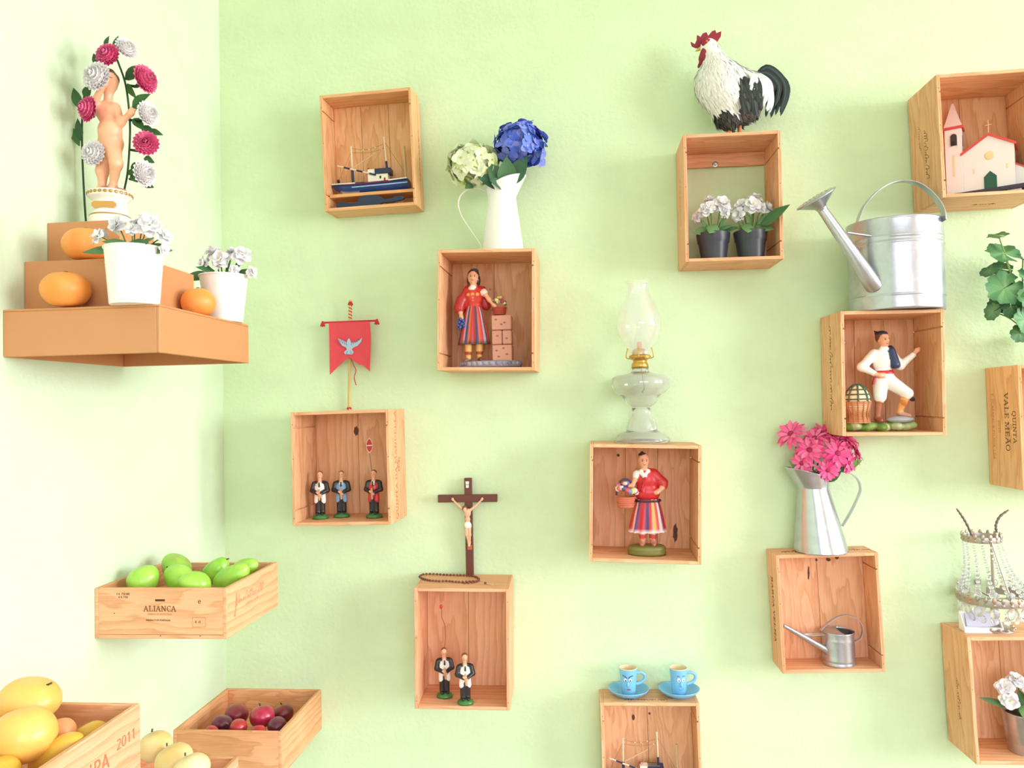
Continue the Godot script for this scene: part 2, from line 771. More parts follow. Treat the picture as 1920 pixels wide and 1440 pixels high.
# loose pen-like script burnt into a board: wavy strokes run along x
func script_mark(parent: Node, xf: Transform3D, length: float, tall: float, seed_: int, m: Material) -> void:
	var r := RandomNumberGenerator.new()
	r.seed = seed_
	var mb := MB.new()
	var x := 0.0
	while x < length:
		# one joined-up group of looped letters, then a gap
		var path := []
		var t := 0.0
		for letter in r.randi_range(2, 4):
			var hgt := tall * (r.randf_range(1.3, 1.7) if r.randf() < 0.3 else r.randf_range(0.5, 0.75))
			var wd := tall * r.randf_range(0.5, 0.75)
			for k in 10:
				var a := TAU * k / 10.0
				path.append(xf * Vector3(x + wd * k / 10.0 + 0.34 * hgt * (0.5 - 0.5 * cos(a)) - wd * 0.3 * sin(a), hgt * (0.5 - 0.5 * cos(a)), 0))
			x += wd
		mb.tube(path, tall * 0.055, 5)
		x += tall * r.randf_range(0.4, 0.7)
	part("lettering", mb, m, parent)

func build_crates() -> void:
	var warm := [255, 244, 232]
	var rosy := [255, 236, 228]
	var gold := [255, 244, 222]
	var c: Node3D
	c = new_crate("ship", "tilted shallow wooden crate holding the blue model fishing boat", Transform3D(Basis(Vector3(0.9995, 0.0203, 0.0231), Vector3(-0.0211, 0.9992, 0.0345), Vector3(-0.0224, -0.0349, 0.9991)), Vector3(-0.5636, 2.1995, 0.0088)), Vector3(0.2540, 0.3142, 0.0893), 3, gold)
	c = new_crate("lady", "wooden crate holding the woman figurine beside a stone pillar, under the white jug", Transform3D(Basis(Vector3(0.9997, -0.0259, 0.0039), Vector3(0.0259, 0.9996, 0.0093), Vector3(-0.0041, -0.0092, 0.9999)), Vector3(-0.2448, 1.7469, 0.0024)), Vector3(0.2497, 0.3085, 0.1711), 2, warm)
	screw(c, Vector3(-0.01, 0.075, 0.007), 0.003)
	c = new_crate("mand", "wooden crate under the red banner holding three small figurines", Transform3D(Basis(Vector3(0.9999, 0.0095, 0.0037), Vector3(-0.0095, 1.0000, -0.0013), Vector3(-0.0037, 0.0012, 1.0000)), Vector3(-0.6313, 1.3503, 0.0012)), Vector3(0.2606, 0.2947, 0.1657), 2, warm)
	knot(c, Vector3(-0.005, 0.09, 0.0072), 0.007, 0.013)
	c = new_crate("cruc", "wooden crate under the crucifix with a rosary on top", Transform3D(Basis(Vector3(0.9995, -0.0157, -0.0289), Vector3(0.0163, 0.9997, 0.0208), Vector3(0.0286, -0.0212, 0.9994)), Vector3(-0.3322, 0.8902, 0.0072)), Vector3(0.2428, 0.3069, 0.1480), 2, rosy, false)
	c = new_crate("lamp", "wooden crate under the glass oil lamp", Transform3D(Basis(Vector3(0.9994, -0.0322, 0.0147), Vector3(0.0322, 0.9995, 0.0007), Vector3(-0.0147, -0.0003, 0.9999)), Vector3(0.1421, 1.2515, 0.0026)), Vector3(0.2732, 0.2910, 0.1714), 3, warm)
	knot(c, Vector3(-0.062, 0.108, 0.0072), 0.004, 0.004)
	knot(c, Vector3(0.0, 0.112, 0.0072), 0.003, 0.003)
	knot(c, Vector3(0.09, -0.096, 0.0072), 0.006, 0.024)
	screw(c, Vector3(0.082, 0.075, 0.007), 0.003)
	c = new_crate("roos", "open-backed wooden crate under the rooster with two black flower pots", Transform3D(Basis(Vector3(1.0000, -0.0069, -0.0020), Vector3(0.0069, 0.9999, 0.0084), Vector3(0.0019, -0.0084, 1.0000)), Vector3(0.3786, 2.0119, 0.0021)), Vector3(0.2399, 0.3212, 0.1477), 0, rosy)
	var size := crate_size("roos")
	for s in [-1, 1]:
		var mb := MB.new()
		var hh := 0.036 if s > 0 else 0.026
		mb.cbox(Transform3D(Basis(), Vector3(0, s * (size.y / 2 - T - hh / 2), 0.005)), Vector3(size.x - 2 * T, hh, 0.01), 0.001, 0, Vector2(0.1, 0.2))
		part("back_rail", mb, wood(255, 236, 228, 0), c)
	screw(c, Vector3(-0.018, size.y / 2 - T - 0.03, 0.01), 0.0085)
	c = new_crate("chur", "large wooden crate at the top right holding the white model church", Transform3D(Basis(Vector3(0.9997, 0.0167, -0.0156), Vector3(-0.0167, 0.9999, 0.0005), Vector3(0.0156, -0.0002, 0.9999)), Vector3(0.9917, 2.1328, 0.0025)), Vector3(0.2505, 0.3015, 0.1585), 2, warm)
	c = new_crate("man", "wooden crate under the big watering can holding the stepping man figurine", Transform3D(Basis(Vector3(0.9999, -0.0114, 0.0039), Vector3(0.0114, 0.9999, 0.0111), Vector3(-0.0040, -0.0111, 0.9999)), Vector3(0.7415, 1.5611, 0.0027)), Vector3(0.2409, 0.3039, 0.1621), 3, warm)
	screw(c, Vector3(-0.062, 0.086, 0.007), 0.0045)
	knot(c, Vector3(-0.1, 0.055, 0.0072), 0.0016, 0.0022)
	c = new_crate("dais", "tilted shallow wooden crate under the daisy jug holding a small watering can", Transform3D(Basis(Vector3(0.9997, 0.0259, -0.0050), Vector3(-0.0259, 0.9996, -0.0114), Vector3(0.0047, 0.0116, 0.9999)), Vector3(0.5938, 0.9644, 0.0028)), Vector3(0.2495, 0.2939, 0.0969), 2, rosy)
	knot(c, Vector3(-0.0, 0.115, 0.0072), 0.003, 0.003)
	knot(c, Vector3(0.03, 0.115, 0.0072), 0.006, 0.0045, -20)
	knot(c, Vector3(0.052, 0.122, 0.0072), 0.005, 0.007)
	knot(c, Vector3(-0.022, 0.082, 0.0072), 0.0025, 0.018, -4)
	c = new_crate("vale", "wooden crate with printed side at the right edge, under the geranium", Transform3D(Basis(Vector3(1.0000, -0.0008, 0.0028), Vector3(0.0008, 1.0000, -0.0070), Vector3(-0.0028, 0.0070, 1.0000)), Vector3(1.1672, 1.4206, 0.0019)), Vector3(0.2700, 0.2995, 0.1515), 2, gold)
	c = new_crate("botr", "wooden crate at the bottom right under the crystal lamp base", Transform3D(Basis(Vector3(0.9997, 0.0180, 0.0148), Vector3(-0.0175, 0.9992, -0.0349), Vector3(-0.0154, 0.0346, 0.9993)), Vector3(1.0355, 0.7703, 0.0077)), Vector3(0.2700, 0.2970, 0.1444), 2, warm, false)
	c = new_crate("cup", "wooden crate at the bottom edge under the blue cups", Transform3D(Basis(Vector3(1.0000, 0.0072, -0.0062), Vector3(-0.0074, 0.9993, -0.0363), Vector3(0.0059, 0.0364, 0.9993)), Vector3(0.1428, 0.5711, 0.0073)), Vector3(0.2491, 0.3300, 0.1027), 2, warm)
	knot(c, Vector3(-0.037, 0.095, 0.0072), 0.004, 0.0075)
	knot(c, Vector3(0.006, 0.105, 0.0072), 0.003, 0.003)
	crate_prints()

func crate_size(id: String) -> Vector3:
	return {"ship": Vector3(0.2540, 0.3142, 0.0893), "lady": Vector3(0.2497, 0.3085, 0.1711), "mand": Vector3(0.2606, 0.2947, 0.1657), "cruc": Vector3(0.2428, 0.3069, 0.1480), "lamp": Vector3(0.2732, 0.2910, 0.1714), "roos": Vector3(0.2399, 0.3212, 0.1477), "chur": Vector3(0.2505, 0.3015, 0.1585), "man": Vector3(0.2409, 0.3039, 0.1621), "dais": Vector3(0.2495, 0.2939, 0.0969), "vale": Vector3(0.2700, 0.2995, 0.1515), "botr": Vector3(0.2700, 0.2970, 0.1444), "cup": Vector3(0.2491, 0.3300, 0.1027)}[id]

# printed brand marks on the crate sides; local x runs along the text
func side_print(id: String, side: int, y: float, z: float, text: String, height: float, m: Material, face := "Droid Serif", reading_down := true) -> void:
	var s := crate_size(id)
	# text lies on the outer face of a side panel and runs down it
	var out_ := Vector3(side, 0, 0)
	var along := Vector3(0, -1, 0) if reading_down else Vector3(0, 1, 0)
	var xf := Transform3D(Basis(along, out_.cross(along), out_), Vector3(side * (s.x / 2 + 0.0002), y, z))
	lettering(text, height, xf, m, crates[id], face)

func crate_prints() -> void:
	var brown := ink()
	var faint := mat(196, 128, 92, 0.8)
	var dark := mat(98, 72, 42, 0.8)
	side_print("mand", 1, 0.0, 0.105, "QUINTA DA MANDELLA", 0.0175, faint, "Droid Serif", false)
	side_print("mand", 1, 0.0, 0.068, "DOURO", 0.008, faint, "Droid Serif", false)
	var s := crate_size("mand")
	var mb := MB.new()
	for k in [-1, 1]:
		for q in [-1, 1]:
			mb.tube([Vector3(s.x / 2 + 0.0003, 0.0 + k * 0.004, 0.09), Vector3(s.x / 2 + 0.0003, k * 0.004 + q * 0.014, 0.078)], 0.0007, 5)
	part("emblem", mb, faint, crates["mand"])
	side_print("vale", -1, 0.0, 0.127, "QUINTA", 0.0145, dark)
	side_print("vale", -1, 0.0, 0.112, "DO", 0.007, faint)
	side_print("vale", -1, 0.012, 0.094, "VALE MEÃO", 0.0175, dark)
	side_print("vale", -1, 0.0, 0.058, "2010", 0.01, faint)
	side_print("vale", -1, 0.0, 0.03, "F. OLAZABAL & FILHOS, LDA", 0.0085, faint)
	side_print("dais", -1, 0.0, 0.045, "BARCA VELHA", 0.017, dark)
	var x := Transform3D(Basis(Vector3(0, -1, 0), Vector3(0, 0, 1), Vector3(-1, 0, 0)), Vector3(-crate_size("man").x / 2, 0.122, 0.075))
	script_mark(crates["man"], x, 0.21, 0.014, 3, dark)
	x.origin = Vector3(-crate_size("botr").x / 2, 0.03, 0.07)
	script_mark(crates["botr"], x, 0.085, 0.01, 8, dark)
	x.origin = Vector3(-crate_size("chur").x / 2, 0.04, 0.08)
	script_mark(crates["chur"], x, 0.1, 0.012, 12, dark)
	x.origin = Vector3(-crate_size("chur").x / 2, 0.06, 0.05)
	script_mark(crates["chur"], x, 0.05, 0.008, 13, dark)
	x.origin = Vector3(-crate_size("roos").x / 2, 0.07, 0.07)
	script_mark(crates["roos"], x, 0.12, 0.006, 21, dark)
	x = Transform3D(Basis(Vector3(0, -1, 0), Vector3(0, 0, -1), Vector3(1, 0, 0)), Vector3(crate_size("ship").x / 2, 0.06, 0.035))
	script_mark(crates["ship"], x, 0.14, 0.006, 30, dark)
	# stencils on the undersides and tops
	var under := Transform3D(Basis(Vector3(1, 0, 0), Vector3(0, 0, -1), Vector3(0, -1, 0)), Vector3(0, -crate_size("chur").y / 2, 0.06))
	under = Transform3D(Basis(Vector3(1, 0, 0), Vector3(0, 0, 1), Vector3(0, -1, 0)), Vector3(-0.01, -crate_size("chur").y / 2 - 0.0001, 0.06))
	script_mark(crates["chur"], under, 0.05, 0.008, 33, dark)
	var top := Transform3D(Basis(Vector3(1, 0, 0), Vector3(0, 0, -1), Vector3(0, 1, 0)), Vector3(-0.06, crate_size("cup").y / 2 + 0.0001, 0.085))
	script_mark(crates["cup"], top, 0.1, 0.011, 41, dark)
	top.origin = Vector3(-0.1, crate_size("dais").y / 2 + 0.0001, 0.06)
	script_mark(crates["dais"], top, 0.05, 0.014, 43, dark)
	top.origin = Vector3(0.05, crate_size("dais").y / 2 + 0.0001, 0.06)
	script_mark(crates["dais"], top, 0.05, 0.01, 44, dark)

# ---------------------------------------------------------------- plants and fruit builders
func dahlia(c1: Color, c2: Color) -> MB:
	# felt flower of unit radius in the x,z plane, its face to +y
	var mb := MB.new()
	var r := RandomNumberGenerator.new()
	r.seed = 77
	for ring in 6:
		var n: int = [18, 17, 14, 11, 8, 5][ring]
		var rad: float = [0.62, 0.52, 0.41, 0.3, 0.19, 0.07][ring]
		for k in n:
			var a := TAU * (k + 0.5 * (ring % 2)) / n
			var out_ := Vector3(cos(a), 0, sin(a))
			var tilt: float = [0.12, 0.35, 0.6, 0.85, 1.1, 1.35][ring]
			mb.col = c1.lerp(c2, r.randf())
			mb.leaf(xform(out_ * rad * 0.6 + Vector3.UP * ring * 0.06, out_ * cos(tilt) + Vector3.UP * sin(tilt), Vector3.UP * cos(tilt) - out_ * sin(tilt)), 0.46, 0.36, -0.25, 0.55, 0.85, 4, 4, 0.0, 0.6)
	mb.col = c2
	mb.ell(Transform3D(Basis(), Vector3(0, 0.12, 0)), Vector3(0.5, 0.24, 0.5), 12, 6)
	return mb

func blossom(seed_: int, c1: Color, c2: Color) -> MB:
	# loose ruffled white flower of unit radius facing +y
	var mb := MB.new()
	var r := RandomNumberGenerator.new()
	r.seed = seed_
	for ring in 3:
		var n: int = [6, 5, 4][ring]
		for k in n:
			var a := TAU * (k + 0.4 * ring + r.randf() * 0.35) / n
			var out_ := Vector3(cos(a), 0, sin(a))
			var tilt: float = [-0.15, 0.45, 1.0][ring] + r.randf_range(-0.2, 0.25)
			mb.col = c1.lerp(c2, r.randf())
			mb.leaf(xform(out_ * 0.08 + Vector3.UP * ring * 0.08, out_ * cos(tilt) + Vector3.UP * sin(tilt), Vector3.UP * cos(tilt) - out_ * sin(tilt)), [0.95, 0.8, 0.6][ring], [0.95, 0.8, 0.6][ring], r.randf_range(-0.2, 0.5), 0.35, 0.8, 6, 6, 0.16, 0.55)
	mb.col = lc(236, 226, 150)
	mb.ell(Transform3D(Basis(), Vector3(0, 0.15, 0)), Vector3(0.12, 0.2, 0.12), 8, 5)
	return mb

var blossoms: Array[ArrayMesh] = []

# a pot of artificial white flowers. Measurements in drawing units of s metres, from the middle of the pot's foot
func flower_pot(called: String, label: String, group: String, at: Vector3, s: float, pot: Dictionary, flowers: Array, leaves: Array) -> Node3D:
	if blossoms.is_empty():
		for k in 3:
			blossoms.append(blossom(50 + k, lc(255, 253, 254), lc(244, 240, 248)).done())
	var o := thing(called, label, "potted plant", at, group)
	var rt: float = pot.top * s
	var rb_: float = pot.foot * s
	var h: float = pot.high * s
	var lip: float = pot.lip * s
	var mb := MB.new()
	var pr := [Vector2(0, 0), Vector2(rb_ * 0.96, 0), Vector2(rb_, h * 0.015)]
	if pot.get("band", 0.0) > 0.0:
		var yb: float = h - pot.band * s
		var rl := lerpf(rb_, rt, yb / h)
		pr += [Vector2(rl, yb), Vector2(rl + lip, yb + 0.0005), Vector2(rt + lip, h - 0.001), Vector2(rt + lip - 0.0008, h)]
	else:
		for y in pot.get("ribs", []):
			var rl := lerpf(rb_, rt, y)
			pr += [Vector2(rl, h * (y - 0.008)), Vector2(rl + lip * 0.35, h * y), Vector2(lerpf(rb_, rt, y + 0.008), h * (y + 0.008))]
		pr += [Vector2(rt, h - 2 * lip), Vector2(rt + lip, h - 1.6 * lip), Vector2(rt + lip * 1.2, h - 0.8 * lip), Vector2(rt + lip * 0.8, h)]
	pr += [Vector2(rt - 0.0015, h), Vector2(rt - 0.002, h * 0.85), Vector2(0, h * 0.85)]
	mb.lathe(pr, 40)
	part("pot", mb, pot.mat, o)
	mb = MB.new()
	mb.col = lc(52, 62, 44)
	mb.ell(Transform3D(Basis(), Vector3(0, h * 0.84, 0)), Vector3(rt * 0.93, h * 0.1, rt * 0.93), 20, 8)
	part("moss", mb, vmat(0.9), o)
	var k := 0
	for f in flowers:
		# f: x, height, radius, depth, facing
		var p := Vector3(f[0], f[1], f[3]) * s
		var face: Vector3 = (f[4] as Vector3).normalized()
		mb = MB.new()
		mb.col = lc(96, 132, 70)
		var root := Vector3(f[0] * 0.25 * s, h * 0.9, f[3] * 0.3 * s)
		mb.tube(spline([root, root.lerp(p, 0.55) + Vector3(0, 4 * s, 0), p], 5), 1.3 * s, 6)
		mb.col = lc(120, 150, 84)
		mb.ell(Transform3D(Basis(), p), Vector3.ONE * f[2] * s * 0.28, 8, 6)
		part("stem", mb, vmat(0.6), o)
		var fl := shape("blossom", blossoms[k % 3], vmat(0.7), o)
		fl.transform = xform(p, face, Vector3(0.2, 0.3, 1).rotated(Vector3.UP, k * 1.3), f[2] * 1.22 * s)
		k += 1
	for f in leaves:
		# f: base x, base height, tip x, tip height, depth at tip, width, shade
		mb = MB.new()
		mb.col = lc(58, 104, 58).lerp(lc(112, 150, 96), f[6])
		var a := Vector3(f[0], f[1], f[4] * 0.3) * s
		var b := Vector3(f[2], f[3], f[4]) * s
		mb.leaf(xform(a, b - a, Vector3(0, 0.55, 1)), a.distance_to(b), f[5] * s, 0.25, -0.25, 0.75, 4, 7, 0.05)
		part("leaf", mb, vmat(0.5), o)
	return o

func fruit_mesh(r: Vector3, lean: float, c1: Color, c2: Color, seed_: int, freq := 14.0) -> MB:
	var n := FastNoiseLite.new()
	n.seed = seed_
	n.frequency = freq
	var mb := MB.new()
	mb.ell(Transform3D.IDENTITY, r, 28, 18)
	for i in mb.v.size():
		var p := mb.v[i]
		var f := p.y / r.y
		p.x += lean * r.x * (1.0 - f * f) * 0.25
		p.x *= 1.0 - 0.16 * lean * f
		p.z *= 1.0 - 0.16 * lean * f
		if absf(f) > 0.8 and lean < 0.5:
			p.y *= 1.0 - (absf(f) - 0.8) * 0.5
		mb.v[i] = p
		mb.c[i] = c1.lerp(c2, clampf(0.5 + n.get_noise_3d(p.x, p.y, p.z) * 1.4, 0, 1))
	return mb

func skin_mat(rough: float, bumps: float, coat := 0.0) -> StandardMaterial3D:
	var m := StandardMaterial3D.new()
	m.vertex_color_use_as_albedo = true
	m.roughness = rough
	if coat > 0.0:
		m.clearcoat_enabled = true
		m.clearcoat = coat
		m.clearcoat_roughness = 0.25
	if bumps > 0.0:
		if not mats.has("pores"):
			var n := FastNoiseLite.new()
			n.noise_type = FastNoiseLite.TYPE_CELLULAR
			n.frequency = 0.08
			var im := n.get_seamless_image(256, 256)
			im.bump_map_to_normal_map(2.0)
			mats["pores"] = ImageTexture.create_from_image(im)
		m.normal_enabled = true
		m.normal_texture = mats["pores"]
		m.normal_scale = bumps
		m.uv1_triplanar = true
		m.uv1_scale = Vector3.ONE * 9.0
	return m

# ---------------------------------------------------------------- stepped shelf on the left wall
func shelf_corner() -> void:
	var kraft := mat(208, 146, 98, 0.55)
	var x0 := LEFT + 0.0004
	var x1 := -0.733
	var z0 := 0.477
	var z1 := 0.831
	var y0 := 1.6065
	var y1 := 1.691
	var o := thing("stepped_shelf", "orange brown stepped shelf with two tiers on the left wall", "shelf", Vector3(x0, y0, z0))
	var box := func(called: String, a: Vector3, b: Vector3) -> void:
		var mb := MB.new()
		mb.cbox(Transform3D(Basis(), (a + b) / 2 - Vector3(x0, y0, z0)), b - a, 0.0012)
		part(called, mb, kraft, o)
	box.call("front_panel", Vector3(x0, y0, z1 - 0.006), Vector3(x1 - 0.006, y1 - 0.004, z1))
	box.call("side_panel", Vector3(x1 - 0.006, y0, z0), Vector3(x1, y1 - 0.004, z1))
	box.call("back_panel", Vector3(x0 + 0.005, y0, z0), Vector3(x1 - 0.006, y1 - 0.004, z0 + 0.005))
	box.call("wall_panel", Vector3(x0, y0, z0), Vector3(x0 + 0.005, y1 - 0.004, z1 - 0.006))
	box.call("top_panel", Vector3(x0, y1 - 0.004, z0), Vector3(x1, y1, z1))
	box.call("step", Vector3(x0, y1, 0.585), Vector3(-0.80, 1.786, 0.779))
	box.call("step", Vector3(x0, 1.786, 0.60), Vector3(-0.877, 1.873, 0.717))
	# oranges
	var peel := skin_mat(0.42, 0.5)
	var spots := [
		["large orange on the lower ledge of the stepped shelf, leftmost", Vector3(-0.9143, 1.7339, 0.8205), Vector3(0.041, 0.0335, 0.041), y1],
		["orange on the upper step behind the white flower pot's leaf", Vector3(-0.9201, 1.8248, 0.7570), Vector3(0.0405, 0.0325, 0.0385), 1.786],
		["orange beside the smaller white flower pot on the shelf's right edge", Vector3(-0.7655, 1.7285, 0.6339), Vector3(0.0335, 0.0305, 0.0335), y1]]
	for k in 3:
		var q: Array = spots[k]
		var f := thing("orange", q[0], "orange", Vector3(q[1].x, q[3] + q[2].y * 0.985, q[1].z), "oranges on the stepped shelf")
		part("fruit", fruit_mesh(q[2], 0.0, lc(250, 150, 62), lc(252, 168, 92), 3 + k), peel, f)
		var mb := MB.new()
		mb.col = lc(120, 120, 60)
		mb.lathe([Vector2(0, 0.0012), Vector2(0.003, 0.001), Vector2(0.004, -0.001)], 7, turn(Vector3(0, q[2].y * 0.955, 0), Vector3(10, k * 50, 8)))
		part("stem_button", mb, vmat(0.8), f)
	# white pots
	var enamel := mat(250, 246, 246, 0.35)
	enamel.clearcoat_enabled = true
	enamel.clearcoat = 0.3
	var up := Vector3(0, 1, 0.5)
	flower_pot("flower_pot", "larger white metal pot of white flowers at the front of the shelf", "white pots of white flowers on the stepped shelf", Vector3(-0.7835, y1, 0.8235), 0.000946,
		{"top": 51.0, "foot": 43.0, "high": 107.0, "lip": 2.0, "ribs": [0.66, 0.72], "mat": enamel},
		[[-26, 150, 17, 10, Vector3(-0.5, 0.3, 1)], [1, 152, 13, 0, Vector3(0, 0.8, 0.6)], [17, 164, 13, -8, Vector3(0.2, 1, 0.3)], [38, 146, 20, 12, Vector3(0.3, 0.4, 1)], [-62, 130, 16, 10, Vector3(-0.8, 0.7, 0.5)], [60, 126, 14, 0, Vector3(0.9, 0.4, 0.4)], [65, 100, 9, 10, Vector3(0.8, -0.2, 0.5)], [10, 138, 11, 24, Vector3(0.1, 0.3, 1)]],
		[[-30, 106, -98, 108, 20, 20, 0.4], [20, 108, 78, 104, 14, 26, 0.5], [-10, 112, 46, 114, 44, 24, 0.1], [-36, 104, -78, 116, -14, 18, 0.2], [10, 110, 48, 124, 26, 14, 0.6], [-4, 114, -34, 118, 44, 20, 0.3]])
	flower_pot("flower_pot", "smaller white metal pot of white flowers at the back of the shelf", "white pots of white flowers on the stepped shelf", Vector3(-0.7625, y1, 0.53), 0.001143,
		{"top": 43.0, "foot": 33.0, "high": 88.0, "lip": 1.8, "ribs": [0.66, 0.72], "mat": enamel},
		[[-18, 131, 15, 6, Vector3(-0.3, 0.8, 0.7)], [-31, 110, 14, 10, Vector3(-0.8, 0.3, 0.8)], [0, 116, 17, 14, Vector3(0, 0.3, 1)], [39, 124, 17, 6, Vector3(0.5, 0.6, 0.8)], [57, 92, 10, 4, Vector3(0.9, 0.1, 0.4)], [28, 95, 9, 16, Vector3(0.2, 0, 1)], [14, 132, 12, -6, Vector3(0.1, 1, 0.3)]],
		[[-28, 92, -84, 92, 10, 24, 0.1], [10, 92, 40, 118, 8, 12, 0.2], [20, 90, 60, 100, 10, 14, 0.3], [-12, 96, -34, 104, 36, 14, 0.0], [6, 90, 20, 112, 24, 10, 0.2]])
	# putto on its pedestal
	var s := 0.001077
	var base := Vector3(-0.937, 1.873, 0.655)
	var st := thing("cherub_statue", "pink cherub statue on a white and gold pedestal under the flower arch", "statue", base)
	var mb := MB.new()
	var pr := []
	for q in [[0, 0], [37, 0], [38, 4], [37, 14], [34, 20], [31, 27], [29, 36], [28, 44], [30, 50], [35, 54], [38, 57], [38, 64], [35, 67], [0, 67]]:
		pr.append(Vector2(q[0], q[1]) * s)
	mb.col = lc(250, 244, 238)
	mb.lathe(pr, 40)
	var ped := part("pedestal", mb, vmat(0.3), st)
	var gold := mat(196, 150, 84, 0.35, 0.5)
	mb = MB.new()
	for k in 26:
		var a := TAU * k / 26
		mb.ell(turn(Vector3(cos(a) * 38, 60.5, sin(a) * 38) * s, Vector3(0, -rad_to_deg(a), 0)), Vector3(1.6, 3.2, 4.0) * s, 8, 6)
	part("gold_band", mb, gold, ped)
	mb = MB.new()
	mb.lathe([Vector2(33.9, 19) * s, Vector2(35.2, 20.5) * s, Vector2(33, 22.5) * s], 32)
	part("gold_line", mb, gold, ped)
	mb = MB.new()
	var plaque := PackedVector2Array()
	for q in [[-21, -3], [-17, -6], [17, -6], [21, -3], [21, 3], [17, 6], [-17, 6], [-21, 3]]:
		plaque.append(Vector2(q[0], q[1]) * s)
	mb.prism(plaque, 5 * s, turn(Vector3(6, 37, 27.5) * s, Vector3(4, 10, 0)))
	part("plaque", mb, mat(214, 160, 90, 0.35, 0.3), ped)
	var skin := lc(250, 186, 152)
	var hair := lc(92, 60, 46)
	var b := Body.new()
	b.o = Vector2(205, 352)
	b.s = s
	b.k = 7 * s
	b.ell(b.at(207, 350, 0), Vector3(30, 6, 20), lc(196, 128, 112))
	b.cap(b.at(202, 274, 2), b.at(194, 312, 6), 15.5, 11, skin)
	b.cap(b.at(194, 314, 5), b.at(191, 344, 2), 10.5, 6.5, skin)
	b.cap(b.at(191, 346, 2), b.at(195, 349, 16), 6, 4.5, skin)
	b.cap(b.at(215, 273, 6), b.at(229, 304, 18), 15.5, 11, skin)
	b.cap(b.at(229, 306, 18), b.at(214, 340, 4), 10.5, 6.5, skin)
	b.cap(b.at(212, 343, 4), b.at(219, 348, 16), 6, 4.5, skin)
	b.ell(b.at(207, 261, 0), Vector3(24, 18, 19), skin)
	b.ell(b.at(210, 240, 6), Vector3(21.5, 25, 20), skin)
	b.ell(b.at(203, 205, 2), Vector3(20, 22, 15), skin)
	b.ell(b.at(197, 201, 12), Vector3(9, 8, 6), skin)
	b.ell(b.at(212, 202, 12), Vector3(8, 8, 6), skin)
	b.cap(b.at(203, 188, 0), b.at(205, 168, 2), 8, 8, skin)
	b.ell(b.at(206, 148, 4), Vector3(16, 19, 17), skin)
	b.ell(b.at(203, 137, -4), Vector3(17.5, 14, 17), hair)
	b.ell(b.at(207, 127, 6), Vector3(10, 5, 8), hair)
	b.ell(b.at(215, 150, 19), Vector3(2.6, 3.6, 3), skin)
	b.cap(b.at(188, 190, 4), b.at(178, 205, 16), 8.5, 7.5, skin)
	b.cap(b.at(178, 203, 16), b.at(211, 160, 26), 7.5, 5, skin)
	b.cap(b.at(213, 157, 26), b.at(219, 150, 25), 5, 3.5, skin)
	b.cap(b.at(220, 194, 4), b.at(233, 226, 10), 8.5, 7.5, skin)
	b.cap(b.at(233, 226, 10), b.at(256, 213, 16), 7, 5, skin)
	b.cap(b.at(257, 212, 16), b.at(267, 206, 17), 4.5, 2, skin)
	b.cap(b.at(258, 213, 18), b.at(266, 213, 21), 2.6, 2, skin)
	b.cap(b.at(256, 209, 14), b.at(259, 202, 17), 2.4, 1.8, skin)
	var fig := part("figure", b.mesh(0.0026), vmat(0.35), st)
	fig.position = Vector3(0, 67 * s, 0)
	face_parts(fig, b, Vector3(206, 148, 4), Vector3(16, 19, 17), 0.3)
	# arch of felt flowers
	var arch := thing("flower_arch", "wire arch of pink and white felt flowers around the cherub", "artificial flowers", base + Vector3(0, 0, 0))
	var w := func(px: float, py: float, z := 0.0) -> Vector3:
		# flowers forward of the wire shift right and down along the camera line of sight
		return Vector3(px - 205 + z * 0.6, (418 - py) * (1.0 - z * 0.0007) - z * 0.22, z) * s
	mb = MB.new()
	mb.col = lc(44, 78, 52)
	mb.tube(spline([w.call(157, 418, -20), w.call(154, 380, -20), w.call(150, 300, -20), w.call(149, 225, -20), w.call(153, 170, -20), w.call(170, 120, -20), w.call(195, 92, -20), w.call(214, 92, -20), w.call(226, 116, -20), w.call(237, 150, -20), w.call(243, 195, -20), w.call(245, 240, -20), w.call(240, 310, -22), w.call(232, 350, -24), w.call(228, 382, -26), w.call(226, 418, -27)], 5), 1.9 * s, 7)
	part("wire_stem", mb, vmat(0.6), arch)
	var pink := dahlia(lc(248, 136, 182), lc(236, 98, 154)).done()
	var white := dahlia(lc(255, 253, 253), lc(250, 244, 246)).done()
	for f in [[205, 95, 24, 1, Vector3(0.05, 0.15, 1), 12], [238, 83, 22, 0, Vector3(0.85, 0.25, 0.6), -6], [186, 135, 29, 0, Vector3(-0.1, 0.05, 1), 30], [170, 195, 25, 1, Vector3(-0.45, 0, 1), 30], [177, 278, 25, 0, Vector3(-0.05, 0, 1), 22], [272, 143, 28, 1, Vector3(1, 0.1, 0.28), -4], [278, 208, 24, 0, Vector3(1, 0, 0.42), 2], [277, 264, 24, 1, Vector3(0.45, 0, 1), 6], [270, 319, 26, 0, Vector3(1, -0.05, 0.4), 0]]:
		var o2 := shape("flower", pink if f[3] == 1 else white, vmat(0.85), arch, "pink felt flower" if f[3] == 1 else "white felt flower")
		var p: Vector3 = w.call(f[0], f[1], f[5])
		o2.transform = xform(p, f[4], Vector3.UP, f[2] * 1.22 * s)
		mb = MB.new()
		mb.col = lc(40, 70, 48)
		var back: Vector3 = p - (f[4] as Vector3).normalized() * 2.0 * s
		var root: Vector3 = w.call(clampf(f[0], 152, 243), f[1] + 8, -20)
		mb.tube(spline([root, root.lerp(back, 0.5) - Vector3(0, 5, 4) * s, back], 4), [2.2 * s, 2.4 * s, 2.6 * s, 3.0 * s, 3.4 * s, 4.0 * s, 5.0 * s, 6.5 * s, 8.0 * s], 7)
		part("flower_stalk", mb, vmat(0.6), arch)
